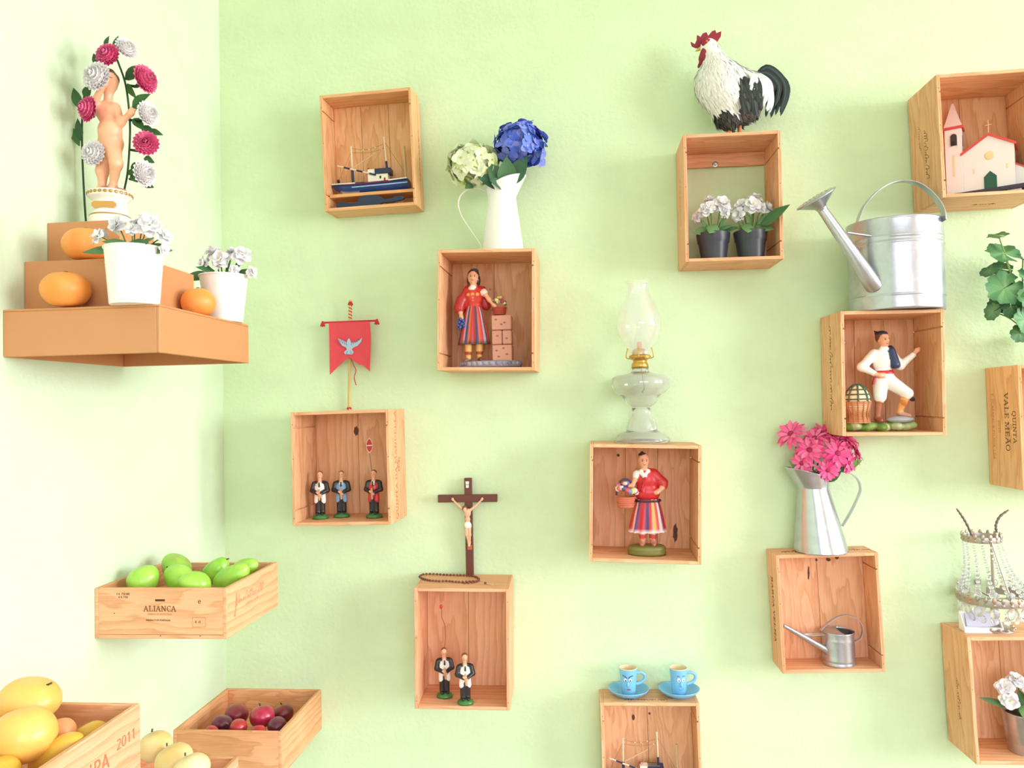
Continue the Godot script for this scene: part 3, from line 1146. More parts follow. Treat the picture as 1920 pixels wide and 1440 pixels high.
	for f in [[198, 78, 202, 54, 12], [215, 84, 220, 54, 12], [184, 108, 171, 86, 16], [158, 172, 164, 142, 20], [146, 190, 131, 146, 18], [144, 260, 122, 214, 14], [146, 250, 140, 205, 14], [236, 140, 276, 114, 26], [240, 148, 254, 176, 14], [250, 194, 281, 166, 24], [252, 214, 272, 235, 18], [268, 232, 292, 242, 16], [284, 238, 307, 247, 12], [272, 290, 290, 298, 16], [246, 312, 266, 294, 16], [246, 318, 260, 334, 14], [274, 340, 289, 344, 12], [240, 318, 256, 310, 12], [243, 196, 262, 196, 10]]:
		mb = MB.new()
		mb.col = lc(66, 124, 62).lerp(lc(44, 84, 52), rng.randf())
		var a: Vector3 = w.call(f[0], f[1], -16)
		var e: Vector3 = w.call(f[2], f[3], -8)
		mb.leaf(xform(a, e - a, Vector3(rng.randf_range(-0.5, 0.5), 0.2, 1)), a.distance_to(e), f[4] * s, 0.2, 0.3, 0.8, 4, 6)
		part("leaf", mb, vmat(0.6), arch)

# ---------------------------------------------------------------- fruit crates
func open_crate(label: String, lo: Vector3, hi: Vector3, fill: float, tint: Array) -> Node3D:
	var o := thing("fruit_crate", label, "crate", Vector3(lo.x, lo.y, lo.z), "open fruit crates at the left")
	var t := 0.0085
	var box := func(called: String, a: Vector3, b: Vector3, grain: int, v: int) -> void:
		var mb := MB.new()
		mb.cbox(Transform3D(Basis(), (a + b) / 2 - lo), b - a, 0.001, grain, Vector2(rng.randf() * 0.3, rng.randf() * 0.3))
		part(called, mb, wood(tint[0], tint[1], tint[2], v), o)
	box.call("front_panel", Vector3(lo.x + t, lo.y + t, hi.z - t), Vector3(hi.x - t, hi.y, hi.z), 0, 0)
	box.call("back_panel", Vector3(lo.x + t, lo.y + t, lo.z), Vector3(hi.x - t, hi.y, lo.z + t), 0, 1)
	box.call("side_panel", Vector3(lo.x, lo.y, lo.z), Vector3(lo.x + t, hi.y, hi.z), 2, 1)
	box.call("side_panel", Vector3(hi.x - t, lo.y, lo.z), Vector3(hi.x, hi.y, hi.z), 2, 2)
	box.call("bottom_panel", Vector3(lo.x + t, lo.y, lo.z), Vector3(hi.x - t, lo.y + t - 0.0005, hi.z), 0, 0)
	box.call("packing_board", Vector3(lo.x + t + 0.001, fill - 0.004, lo.z + t + 0.001), Vector3(hi.x - t - 0.001, fill, hi.z - t - 0.001), 0, 0)
	for q in [Vector3(0.15, 0.5, 1), Vector3(0.5, 0.06, 1), Vector3(0.8, 0.06, 1)]:
		var mb := MB.new()
		mb.lathe([Vector2(0, 0.0004), Vector2(0.0012, 0.0003), Vector2(0.0014, -0.001)], 6, turn((hi - lo) * q, Vector3(90, 0, 0)))
		part("nail", mb, iron(), o)
	return o

func fruit(called: String, label: String, category: String, group: String, at: Vector3, mb: MB, deg: Vector3, m: Material, stem: Array, low := -1.0) -> void:
	var o := thing(called, label, category, at, group)
	if low >= 0.0:
		# let it rest on the board below
		var b := Basis.from_euler(deg * PI / 180.0)
		var least := 1e9
		for p in mb.v:
			least = minf(least, (b * p).y)
		o.position.y = maxf(o.position.y, low - least)
	var f := part("fruit", mb, m, o)
	f.rotation_degrees = deg
	if stem.size() > 0:
		var s := MB.new()
		s.col = stem[1]
		var p: Vector3 = stem[0]
		s.tube(spline([p * 0.97, p * 1.05, p * 1.14 + Vector3(0.002, 0, 0.001)], 3), [0.0026, 0.002, 0.0018, 0.0016, 0.0016, 0.0017, 0.002], 7)
		var so := part("stem", s, vmat(0.8), o)
		so.rotation_degrees = deg

func fruit_crates() -> void:
	# mangoes
	var y1 := 1.141
	var c := open_crate("wooden crate of green mangoes printed with black lettering on the left wall", Vector3(LEFT + 0.0004, 1.0375, 0.3185), Vector3(-0.7395, y1, 0.5812), 1.092, [255, 240, 226])
	var face := func(px_at: Vector3) -> Transform3D:
		return Transform3D(Basis(), px_at - c.position + Vector3(0, 0, 0.0003))
	lettering("ALIANCA", 0.0112, face.call(Vector3(-0.8834, 1.0989, 0.5812)), ink(), c)
	var faint := mat(214, 148, 100, 0.8)
	lettering("VINHOS DE PORTUGAL", 0.0034, face.call(Vector3(-0.8835, 1.0880, 0.5812)), faint, c)
	lettering("PRODUCT OF PORTUGAL", 0.0028, face.call(Vector3(-0.8865, 1.0754, 0.5812)), ink(), c, "Droid Sans")
	lettering("2 4  750 ML", 0.0042, face.call(Vector3(-0.9625, 1.1293, 0.5812)), ink(), c, "Droid Sans")
	lettering("6 X 750", 0.0045, face.call(Vector3(-0.9626, 1.1228, 0.5812)), ink(), c, "Droid Sans")
	lettering("e", 0.0095, face.call(Vector3(-0.7977, 1.1143, 0.5812)), ink(), c)
	lettering("4  cl", 0.0048, face.call(Vector3(-0.8016, 1.0725, 0.5812)), ink(), c)
	var mb := MB.new()
	var q0 := Vector3(-0.8826, 1.1163, 0.5812)
	mb.cbox(Transform3D(Basis(), q0 - c.position), Vector3(0.021, 0.0042, 0.0008), 0.0003)
	part("finger_slot", mb, mat(84, 46, 32, 0.8), c)
	mb = MB.new()
	for e in [[360, 1158, 384, 1158], [384, 1158, 384, 1176], [384, 1176, 360, 1176], [360, 1176, 360, 1158]]:
		var a := Vector3(q0.x + (e[0] - 300) * 0.00116, q0.y - (e[1] - 1125.5) * 0.00107, 0.5813) - c.position
		var b := Vector3(q0.x + (e[2] - 300) * 0.00116, q0.y - (e[3] - 1125.5) * 0.00107, 0.5813) - c.position
		mb.tube([a, b], 0.0005, 4)
	part("print_frame", mb, faint, c)
	var red := mat(226, 140, 112, 0.8)
	var side := Transform3D(Basis(Vector3(0, 0, -1), Vector3(0, 1, 0), Vector3(1, 0, 0)), Vector3(-0.7392, 1.097, 0.535) - c.position)
	script_mark(c, side, 0.12, 0.011, 51, red)
	side.origin += Vector3(0, -0.012, -0.04)
	script_mark(c, side, 0.06, 0.003, 52, red)
	mb = MB.new()
	mb.tube(spline([Vector3(-0.739, 1.075, 0.548) - c.position, Vector3(-0.739, 1.098, 0.54) - c.position, Vector3(-0.739, 1.123, 0.538) - c.position], 4), [0.0022, 0.0016, 0.0012, 0.0014, 0.003, 0.0024, 0.0014, 0.001, 0.0005], 6)
	part("emblem", mb, red, c)
	var gloss := skin_mat(0.3, 0.0, 0.3)
	var g1 := lc(156, 214, 70)
	var g2 := lc(178, 224, 92)
	var names_ := ["green mango at the front left corner of its crate", "dull green mango rising highest at the back left of its crate", "rounded green mango in the middle of its crate", "pale yellow green mango against the front board", "dark green mango with a stem scar, back right of the pile", "long glossy green mango leaning on the crate's right side", "small green mango in the back right corner"]
	var i := 0
	for f in [[Vector3(-0.9653, 1.1447, 0.5050), Vector3(0.031, 0.034, 0.03), Vector3(0, 20, -62)], [Vector3(-0.9511, 1.1420, 0.4000), Vector3(0.031, 0.038, 0.03), Vector3(10, 0, 25)], [Vector3(-0.9032, 1.1344, 0.4750), Vector3(0.029, 0.038, 0.029), Vector3(-30, 0, 50)], [Vector3(-0.8306, 1.1385, 0.5380), Vector3(0.024, 0.034, 0.024), Vector3(0, 15, 70)], [Vector3(-0.8612, 1.1374, 0.3850), Vector3(0.026, 0.036, 0.025), Vector3(0, 0, -50)], [Vector3(-0.7917, 1.1369, 0.4500), Vector3(0.027, 0.046, 0.026), Vector3(10, 0, -62)], [Vector3(-0.7950, 1.1414, 0.3700), Vector3(0.022, 0.03, 0.022), Vector3(0, 0, -75)]]:
		var tone := g1.lerp(lc(120, 196, 50), 0.5) if i in [4, 5, 6] else g1
		fruit("mango", names_[i], "mango", "green mangoes in the crate", f[0], fruit_mesh(f[1], 0.7, tone, lc(158, 176, 92) if i == 1 else g2, 20 + i, 26.0), f[2], gloss, [Vector3(0, f[1].y, 0), lc(96, 84, 50)] if i in [4, 2] else [], 1.0925)
		i += 1
	# plums
	c = open_crate("wooden crate of dark red plums in the room corner", Vector3(LEFT + 0.0004, 0.6175, 0.0006), Vector3(-0.7515, 0.7247, 0.2815), 0.664, [255, 236, 216])
	i = 0
	names_ = ["plum red round fruit by the crate's left side, rearmost", "very dark purple plum at the left of the pile", "small red plum in the middle of the front row", "big bright crimson plum with a stem on top of the pile", "dark red plum with a stem scar at the back right", "dusky purple plum squeezed into the right corner", "red plum barely showing at the front left", "red plum barely showing behind the front board"]
	for f in [[Vector3(-0.9366, 0.7035, 0.1300), Vector3(0.031, 0.027, 0.029), 0], [Vector3(-0.9467, 0.7029, 0.1900), Vector3(0.028, 0.024, 0.026), 1], [Vector3(-0.8863, 0.7103, 0.2250), Vector3(0.0215, 0.021, 0.0215), 2], [Vector3(-0.8499, 0.7146, 0.1650), Vector3(0.033, 0.029, 0.031), 3], [Vector3(-0.8210, 0.6962, 0.1000), Vector3(0.028, 0.025, 0.027), 4], [Vector3(-0.7957, 0.7055, 0.2000), Vector3(0.024, 0.022, 0.024), 1], [Vector3(-0.9474, 0.7044, 0.2450), Vector3(0.018, 0.018, 0.018), 2], [Vector3(-0.8262, 0.7078, 0.2450), Vector3(0.02, 0.018, 0.018), 2]]:
		var tones := [[lc(168, 40, 62), lc(120, 30, 54)], [lc(92, 34, 62), lc(120, 40, 66)], [lc(206, 54, 60), lc(176, 40, 56)], [lc(196, 40, 82), lc(170, 34, 70)], [lc(150, 40, 52), lc(104, 30, 50)]]
		fruit("plum", names_[i], "plum", "plums in the corner crate", f[0], fruit_mesh(f[1], 0.15, tones[f[2]][0], tones[f[2]][1], 40 + i, 22.0), Vector3(rng.randf_range(-20, 20), i * 50, rng.randf_range(-15, 15)), skin_mat(0.3, 0.0, 0.5), [Vector3(0, f[1].y, 0), lc(60, 50, 40)] if i in [3, 4] else [], 0.6642)
		i += 1
	# large yellow fruit in the nearest crate
	c = open_crate("wooden crate of large yellow melons at the bottom left, branded on its side", Vector3(LEFT + 0.0004, 0.921, 0.888), Vector3(-0.74, 1.0264, 1.16), 0.962, [255, 236, 228])
	var back := Transform3D(Basis(Vector3(0, 0, -1), Vector3(0, 1, 0), Vector3(1, 0, 0)), Vector3(-0.7397, 0.985, 0.927) - c.position)
	lettering("2011", 0.0165, back, mat(196, 116, 82, 0.8), c, "Droid Sans")
	back.origin = Vector3(-0.7397, 0.973, 1.03) - c.position
	lettering("SECURA", 0.0235, back, mat(196, 116, 82, 0.8), c, "Droid Sans")
	i = 0
	names_ = ["big pale yellow melon topmost in the bottom left crate", "big yellow melon nearest the front left in its crate", "yellow melon cut off by the picture's left edge", "small pinkish orange fruit between the yellow melons", "olive yellow melon by the branded crate side", "long golden melon under the big front melon", "golden melon at the very bottom left corner"]
	for f in [[Vector3(-0.8906, 1.0520, 0.9450), Vector3(0.047, 0.034, 0.042), Vector3(0, 0, -8)], [Vector3(-0.8307, 1.0343, 1.0350), Vector3(0.045, 0.042, 0.042), Vector3(0, 0, 10)], [Vector3(-0.9316, 1.0152, 0.9650), Vector3(0.03, 0.03, 0.03), Vector3(0, 0, 10)], [Vector3(-0.8179, 1.0135, 0.9700), Vector3(0.02, 0.02, 0.02), Vector3.ZERO], [Vector3(-0.7932, 0.9935, 0.9450), Vector3(0.033, 0.022, 0.028), Vector3(0, 0, 28)], [Vector3(-0.7919, 1.0037, 1.0200), Vector3(0.046, 0.021, 0.025), Vector3(0, 0, 30)], [Vector3(-0.8213, 1.0087, 1.0900), Vector3(0.024, 0.02, 0.024), Vector3.ZERO]]:
		var a := [lc(246, 182, 84), lc(250, 198, 108)]
		if i == 3:
			a = [lc(248, 164, 118), lc(240, 150, 100)]
		elif i in [4, 5, 6]:
			a = [lc(226, 176, 62), lc(236, 188, 76)]
		fruit("melon", names_[i], "melon", "yellow melons in the bottom left crate", f[0], fruit_mesh(f[1], 0.1, a[0], a[1], 60 + i, 12.0), f[2], skin_mat(0.36, 0.0, 0.2), [Vector3(f[1].x * 0.6, f[1].y * 0.8, 0), lc(70, 80, 60)] if i == 0 else [], 0.9622)
		i += 1
	# pale pears in the small crate between
	c = open_crate("small wooden crate of pale yellow pears at the bottom edge", Vector3(LEFT + 0.0004, 0.64, 0.4515), Vector3(-0.78, 0.743, 0.72), 0.692, [255, 236, 228])
	i = 0
	names_ = ["pale pear furthest back beside the branded melon crate", "pale pear with a stalk in the middle of the three", "pale pear nearest the front of the small crate"]
	for f in [[Vector3(-0.9083, 0.8099, 0.5600), Vector3(0.034, 0.031, 0.033), Vector3(0, 0, 12)], [Vector3(-0.8409, 0.8067, 0.6100), Vector3(0.038, 0.03, 0.034), Vector3(0, 0, 25)], [Vector3(-0.7718, 0.8161, 0.6700), Vector3(0.036, 0.029, 0.033), Vector3(0, 0, 22)]]:
		fruit("pear", names_[i], "pear", "pale pears in the small crate", f[0], fruit_mesh(f[1], 0.12, lc(250, 232, 186), lc(242, 206, 136), 80 + i, 14.0), f[2], skin_mat(0.4, 0.3), [Vector3(0, f[1].y, 0), lc(104, 92, 50)], 0.6922)
		i += 1

# ---------------------------------------------------------------- model boats
# a model trawler drawn in units of s metres: x to the right, y up, the middle of the keel at the origin
func boat(label: String, at: Vector3, s: float, slope: float) -> Node3D:
	var o := thing("model_boat", label, "model boat", at, "model fishing boats")
	var mb := MB.new()
	var navy := lc(38, 66, 128)
	var deep := lc(30, 50, 100)
	var rows := []
	var cols := []
	for i in 21:
		var f := i / 20.0
		var x := -72.0 + 140.0 * f
		var beam := 17.0 * pow(clampf(sin(PI * clampf(0.04 + f * 0.62, 0, 1)), 0, 1), 0.6)
		var sheer := 17.0 + 7.0 * pow(1.0 - f, 3.0) * 0.6 + 4.0 * pow(f, 3.0)
		var keel := 5.0 * pow(maxf(0.0, 1.0 - f * 5.0), 1.6) * 2.2
		var ring := []
		for q in [[0.0, 1.0], [0.35, 0.98], [0.72, 0.7], [0.92, 0.4], [1.0, 0.0]]:
			ring.append(Vector3(x - 6.0 * (1.0 - q[1]) * pow(1.0 - f, 6.0), lerpf(sheer, keel, q[1]), beam * q[0]) * s)
		var whole := ring.duplicate()
		for k in range(3, -1, -1):
			pass
		var back := []
		for k in range(4, 0, -1):
			back.append(ring[k] * Vector3(1, 1, -1))
		rows.append(whole + back)
	mb.col = navy
	var first := mb.grid(rows, true)
	for r in rows.size():
		for k in rows[r].size():
			var p: Vector3 = rows[r][k] / s
			if p.y < 4.0 and p.x < -30:
				mb.c[first + r * rows[r].size() + k] = lc(236, 220, 206)
			elif p.y > 15.0:
				mb.c[first + r * rows[r].size() + k] = deep
	mb.cap(rows[0], true)
	mb.cap(rows[rows.size() - 1], false)
	var hull := part("hull", mb, vmat(0.3), o)
	var line := func(y0: float, f0: float, f1: float, r: float, c: Color, called: String) -> void:
		for sd in [-1, 1]:
			var l := MB.new()
			l.col = c
			var pts := []
			for i in range(int(f0 * 20), int(f1 * 20) + 1):
				var a: Vector3 = rows[i][4]
				var b: Vector3 = rows[i][3]
				var p := a.lerp(b, y0)
				pts.append(Vector3(p.x, p.y, p.z * sd))
			l.tube(pts, r * s, 6)
			part(called, l, vmat(0.4), hull)
	line.call(0.0, 0.0, 0.32, 1.4, lc(244, 236, 226), "rail")
	line.call(0.0, 0.75, 1.0, 1.4, lc(244, 236, 226), "rail")
	line.call(0.25, 0.15, 0.8, 1.0, lc(150, 40, 56), "red_line")
	line.call(0.95, 0.25, 1.0, 1.1, lc(176, 208, 240), "blue_line")
	mb = MB.new()
	mb.col = lc(46, 70, 120)
	for i in 20:
		var a: Vector3 = rows[i][4]
		var b: Vector3 = rows[i + 1][4]
		var d := Vector3(0, -1.5 * s, 0)
		mb.quad(a + d, b + d, b * Vector3(1, 1, -1) + d, a * Vector3(1, 1, -1) + d)
	part("deck", mb, vmat(0.5), o)
	var box := func(called: String, x0: float, y0: float, x1: float, y1: float, z: float, c: Color) -> Node3D:
		var m := MB.new()
		m.col = c
		m.cbox(Transform3D(Basis(), Vector3((x0 + x1) / 2, (y0 + y1) / 2, 0) * s), Vector3(x1 - x0, y1 - y0, z) * s, 0.6 * s)
		return part(called, m, vmat(0.4), o)
	box.call("cabin", -8, 16, 30, 44, 16, lc(244, 234, 218))
	box.call("cabin_roof", 6, 34, 36, 44, 20, lc(34, 44, 80))
	box.call("hatch", -36, 17, -14, 22, 14, lc(44, 66, 118))
	box.call("hatch", 34, 17, 48, 24, 14, lc(40, 58, 104))
	box.call("window", 14, 25, 18, 31, 16.6, lc(30, 30, 40))
	box.call("window", 22, 20, 26, 27, 16.6, lc(170, 40, 40))
	mb = MB.new()
	mb.col = lc(190, 50, 50)
	mb.ell(Transform3D(Basis(), Vector3(-8, 47, 0) * s), Vector3.ONE * 2.6 * s, 8, 6)
	part("lantern", mb, vmat(0.4), o)
	var spar := func(called: String, pts: Array, r: float, c: Color) -> void:
		var m := MB.new()
		m.col = c
		var q := []
		for p in pts:
			q.append(p * s)
		m.tube(q, r * s, 7)
		part(called, m, vmat(0.5), o)
	var pale := lc(240, 218, 190)
	var dark := lc(34, 46, 88)
	spar.call("mast", [Vector3(-39, 46, 0), Vector3(-39.5, 92, 0)], 1.5, pale)
	spar.call("mast_foot", [Vector3(-38, 18, 0), Vector3(-39, 47, 0)], 2.6, dark)
	spar.call("mast", [Vector3(26, 58, 0), Vector3(23.5, 106, 0)], 1.5, pale)
	spar.call("mast_foot", [Vector3(27, 40, 0), Vector3(26, 59, 0)], 2.2, dark)
	spar.call("stern_post", [Vector3(62, 20, 0), Vector3(60.5, 84, 0)], 2.4, lc(206, 176, 130))
	for k in 6:
		var a := Vector3(-65, 55, 6).lerp(Vector3(8, 32, 10), k / 6.0)
		var b := Vector3(-65, 55, 6).lerp(Vector3(8, 32, 10), (k + 1) / 6.0)
		spar.call("boom", [a, b], 1.6, dark if k % 2 == 1 else pale)
	spar.call("boom", [Vector3(-36, 50, 4), Vector3(7, 74, 4)], 1.1, lc(226, 186, 140))
	spar.call("rope", spline([Vector3(-39, 88, 0), Vector3(-10, 84, 0), Vector3(24, 92, 0)], 5), 0.45, lc(170, 130, 90))
	spar.call("rope", spline([Vector3(-39, 80, 0), Vector3(-6, 78, 0), Vector3(24, 84, 0)], 5), 0.45, lc(170, 130, 90))
	spar.call("rope", [Vector3(-39, 84, 0), Vector3(-68, 22, 0)], 0.4, lc(170, 130, 90))
	spar.call("rope", [Vector3(23, 98, 0), Vector3(64, 30, 0)], 0.4, lc(170, 130, 90))
	spar.call("rope", [Vector3(24, 90, 0), Vector3(-16, 28, 6)], 0.4, lc(190, 150, 110))
	spar.call("rope", [Vector3(-60, 54, 6), Vector3(-58, 24, 4)], 0.4, lc(170, 130, 90))
	mb = MB.new()
	mb.col = lc(240, 220, 190)
	for p in [Vector3(-17, 83.5, 0), Vector3(-6, 84, 0), Vector3(6, 87, 0), Vector3(18, 82, 0)]:
		mb.ell(Transform3D(Basis(), p * s), Vector3.ONE * 1.4 * s, 7, 5)
	part("float_beads", mb, vmat(0.4), o)
	mb = MB.new()
	mb.col = lc(50, 44, 44)
	mb.ell(Transform3D(Basis(), Vector3(-66, 28, 0) * s), Vector3(3, 3.6, 3) * s, 8, 6)
	part("anchor_winch", mb, vmat(0.5), o)
	o.rotation_degrees.z = slope
	return o

func ship_display() -> void:
	var c: Node3D = crates["ship"]
	var size := crate_size("ship")
	var mb := MB.new()
	var y := -size.y / 2 + 0.0445
	mb.cbox(Transform3D(Basis(), Vector3(0, y, 0.04)), Vector3(size.x - 2 * T - 0.0004, 0.009, 0.064), 0.001, 0, Vector2(0.1, 0.15))
	part("inner_shelf", mb, wood(255, 236, 200, 0), c)
	var at: Vector3 = c.transform * Vector3(-0.002, y + 0.0047, 0.046)
	boat("blue wooden model trawler with masts on the shelf in its tilted crate", at, 0.001475, 1.2)
	# low navy cut-out leaning at the bottom of the crate
	var s := 0.001473
	var poly := PackedVector2Array()
	for q in [[-64, 0], [-64, 4], [-58, 9], [-46, 9], [-40, 6], [-24, 7], [-21, 14], [-12, 18], [10, 18], [22, 13], [26, 9], [42, 10], [48, 14], [60, 13], [64, 9], [60, 6], [40, 3], [22, 3], [18, 0], [-20, -1], [-26, 0]]:
		poly.append(Vector2(q[0], q[1] + 1.0) * s)
	var base: Vector3 = c.transform * Vector3(-0.002, -size.y / 2 + T, 0.078)
	mb = MB.new()
	mb.prism(poly, 0.008)
	var o := part("navy_board", mb, mat(34, 44, 74, 0.35), self)
	o.name = numbered("navy_board")
	o.position = base + Vector3(0, 0.0005, 0)
	o.rotation_degrees.z = 1.2
	tag(o, "navy blue cut-out board lying under the model boat's shelf", "board")

# ---------------------------------------------------------------- figures
# eyes, brows and lips set on the front of a head: c is its middle and r its radii in the figure's drawing units
func face_parts(parent: Node, b: Body, c: Vector3, r: Vector3, turned := 0.0, iris := Color(0.04, 0.025, 0.02)) -> void:
	var put := func(called: String, dx: float, dy: float, size: Vector3, col: Color, roll := 0.0) -> void:
		var q := 1.0 - pow(dx, 2.0) - pow(dy, 2.0)
		var p := b.at(c.x + dx * r.x, c.y + dy * r.y, c.z + r.z * sqrt(maxf(q, 0.05)))
		var mb := MB.new()
		mb.col = col
		mb.ell(turn(p, Vector3(0, rad_to_deg(asin(clampf(dx, -1, 1))), roll)), size * r.x * b.s, 10, 6)
		part(called, mb, vmat(0.35), parent)
	for sd in [-1, 1]:
		put.call("eye", turned + sd * 0.38, -0.08, Vector3(0.16, 0.085, 0.06), iris)
		put.call("brow", turned + sd * 0.4, -0.27, Vector3(0.22, 0.045, 0.05), Color(0.1, 0.05, 0.035), -sd * 6.0)
	put.call("lips", turned, 0.5, Vector3(0.24, 0.07, 0.07), Color(0.45, 0.1, 0.08))

func skirt(parent: Node, top: Vector3, r0: Vector2, bottom: Vector3, r1: Vector2, stripes: Array, pleats: int, hem: Color) -> void:
	var mb := MB.new()
	var rows := []
	var n := pleats * 6
	for i in 9:
		var f := i / 8.0
		var ring := []
		for k in n:
			var a := TAU * k / n
			var deep := 1.0 + 0.07 * f * sin(a * pleats)
			var r := r0.lerp(r1, pow(f, 0.8)) * deep
			ring.append(bottom.lerp(top, 1.0 - f) + Vector3(cos(a) * r.x, 0, sin(a) * r.y))
		rows.append(ring)
	var first := mb.grid(rows, true)
	for r in 9:
		for k in n:
			mb.c[first + r * n + k] = hem if r == 8 else stripes[int(k / 3.0) % stripes.size()]
	mb.col = stripes[0]
	mb.cap(rows[8], false)
	part("skirt", mb, vmat(0.4), parent)

func lady_display() -> void:
	var s := 0.001414
	var at := Vector3(-0.2489, 1.6003, 0.0961)
	var o := thing("woman_figurine", "painted figurine of a woman in red cape and striped skirt beside a stone pillar", "figurine", at)
	var red := lc(186, 44, 48)
	var bright := lc(214, 62, 52)
	var skin := lc(240, 176, 140)
	var sock := lc(232, 180, 104)
	var hair := lc(60, 40, 42)
	var b := Body.new()
	b.o = Vector2(918, 686)
	b.s = s
	b.k = 4 * s
	for x in [879, 900]:
		b.cap(b.at(x, 632, 0), b.at(x, 650, 0), 7, 6.5, sock)
		b.cap(b.at(x, 652, 0), b.at(x, 666, 1), 5.2, 4.6, sock)
		b.cap(b.at(x, 656, 0.5), b.at(x, 657, 0.5), 5.6, 5.6, lc(170, 74, 40))
	b.cap(b.at(881, 669, 0), b.at(873, 671, 8), 4, 3, lc(146, 96, 76))
	b.cap(b.at(900, 668, 0), b.at(903, 670, 9), 4, 3, lc(130, 80, 66))
	b.ell(b.at(891, 572, 0), Vector3(14, 9, 10), bright)
	b.ell(b.at(892, 552, 1), Vector3(16, 20, 11), bright)
	b.ell(b.at(884, 549, 8), Vector3(6, 6, 5), bright)
	b.ell(b.at(899, 549, 8), Vector3(6, 6, 5), bright)
	b.cap(b.at(880, 537, -2), b.at(908, 539, -2), 7, 7, red)
	# cape: hangs over the left arm and behind the right one
	b.cap(b.at(877, 541, 0), b.at(868, 562, 2), 7, 9, red)
	b.cap(b.at(867, 558, 2), b.at(864, 573, 4), 9, 10, red)
	b.cap(b.at(866, 560, -4), b.at(866, 574, -4), 9, 9, red)
	b.cap(b.at(905, 545, -8), b.at(913, 568, -9), 10, 9, red)
	b.cap(b.at(883, 545, -8), b.at(885, 570, -9), 12, 12, red)
	b.cap(b.at(866, 574, 6), b.at(868, 588, 9), 4, 3.4, skin)
	b.ell(b.at(869, 592, 10), Vector3(3.8, 4.2, 3.6), skin)
	b.ell(b.at(912, 545, 5), Vector3(6, 6, 6), lc(246, 226, 220))
	b.cap(b.at(914, 549, 6), b.at(921, 559, 9), 4.4, 3.8, skin)
	b.cap(b.at(921, 559, 9), b.at(929, 569, 12), 3.8, 3, skin)
	b.ell(b.at(932, 572, 13), Vector3(3.8, 3.2, 3), skin)
	b.cap(b.at(892, 537, 3), b.at(891, 526, 3), 4.6, 4.4, skin)
	b.ell(b.at(890, 536, 7), Vector3(6, 5, 4), lc(240, 232, 224))
	b.ell(b.at(891, 516, 2), Vector3(9, 12, 9.5), skin)
	b.ell(b.at(891, 509, -3), Vector3(11, 9.5, 10), hair)
	b.ell(b.at(882.5, 521, -2), Vector3(4, 9, 6), hair)
	b.ell(b.at(900.5, 521, -2), Vector3(4, 9, 6), hair)
	b.ell(b.at(891, 524, -5), Vector3(9, 7, 6), hair)
	b.ell(b.at(894, 502, 0), Vector3(6, 3, 6), lc(60, 60, 84))
	b.ell(b.at(891.5, 517.5, 11.5), Vector3(1.4, 2.6, 2), skin)
	for p in [[882, 549], [900, 549], [891, 548]]:
		b.spot(b.at(p[0], p[1], 13), 3.0, lc(236, 160, 96))
	for k in 4:
		b.spot(b.at(891, 555 + k * 5, 12), 1.8, lc(236, 150, 90))
	var fig := part("body", b.mesh(0.0021), vmat(0.32), o)
	face_parts(fig, b, Vector3(891.3, 516, 2), Vector3(9.2, 12, 9.9))
	var st := [lc(196, 58, 52), lc(226, 110, 58), lc(84, 60, 110), lc(188, 178, 198), lc(206, 52, 56), lc(226, 88, 50), lc(58, 62, 104), lc(170, 44, 60)]
	skirt(o, b.at(891, 570, 0), Vector2(13, 10) * s, b.at(890, 641, 0), Vector2(29, 19) * s, st, 16, lc(50, 54, 60))
	var mb := MB.new()
	mb.col = lc(72, 92, 168)
	for k in 16:
		mb.ell(Transform3D(Basis(), b.at(868 + 5.5 * sin(k * 2.4), 594 + k * 1.15, 10 + 4.0 * cos(k * 2.4))), Vector3.ONE * 3.0 * s, 7, 5)
	part("grape_bunch", mb, vmat(0.35), o)
	# stone pillar with its blocks
	mb = MB.new()
	var stone := lc(214, 152, 132)
	var pl := Node3D.new()
	pl.name = "pillar"
	o.add_child(pl)
	for q in [[926, 962, 590, 617], [926, 944.5, 618, 643.5], [945.5, 962, 618, 643.5], [926, 962, 644.5, 675]]:
		mb = MB.new()
		mb.col = stone.lerp(lc(190, 128, 112), rng.randf() * 0.5)
		mb.cbox(Transform3D(Basis(), b.at((q[0] + q[1]) / 2.0, (q[2] + q[3]) / 2.0, 6)), Vector3(q[1] - q[0], q[3] - q[2], 30) * s, 1.4 * s)
		part("stone_block", mb, vmat(0.6), pl)
	for q in [[934, 598, 0], [950, 604, 1], [936, 628, 0], [953, 633, 1], [934, 655, 1], [947, 651, 0], [953, 662, 1], [938, 666, 0], [944, 607, 1]]:
		mb = MB.new()
		mb.col = lc(166, 104, 92)
		mb.ell(Transform3D(Basis(), b.at(q[0], q[1], 21)), Vector3(2.6, 1.8, 0.6) * s, 8, 5)
		part("stone_fleck", mb, vmat(0.7), pl)
	# basket of produce on the pillar
	var bk := Node3D.new()
	bk.name = "fruit_basket"
	o.add_child(bk)
	mb = MB.new()
	mb.col = lc(178, 66, 52)
	for k in 4:
		mb.lathe([Vector2(10.5 + k * 0.7, k * 3.4) * s, Vector2(12.2 + k * 0.7, k * 3.4 + 1.7) * s, Vector2(11.0 + k * 0.7, k * 3.4 + 3.4) * s], 20, Transform3D(Basis(), b.at(939.5, 588, 8)), 1.0, 0.8)
	mb.lathe([Vector2(0, 0.2) * s, Vector2(10.6, 0) * s], 20, Transform3D(Basis(), b.at(939.5, 588, 8)), 1.0, 0.8)
	part("wicker", mb, vmat(0.6), bk)
	var tones := [lc(232, 204, 110), lc(96, 116, 74), lc(236, 214, 170), lc(206, 66, 66), lc(92, 100, 140), lc(228, 150, 80), lc(240, 226, 190)]
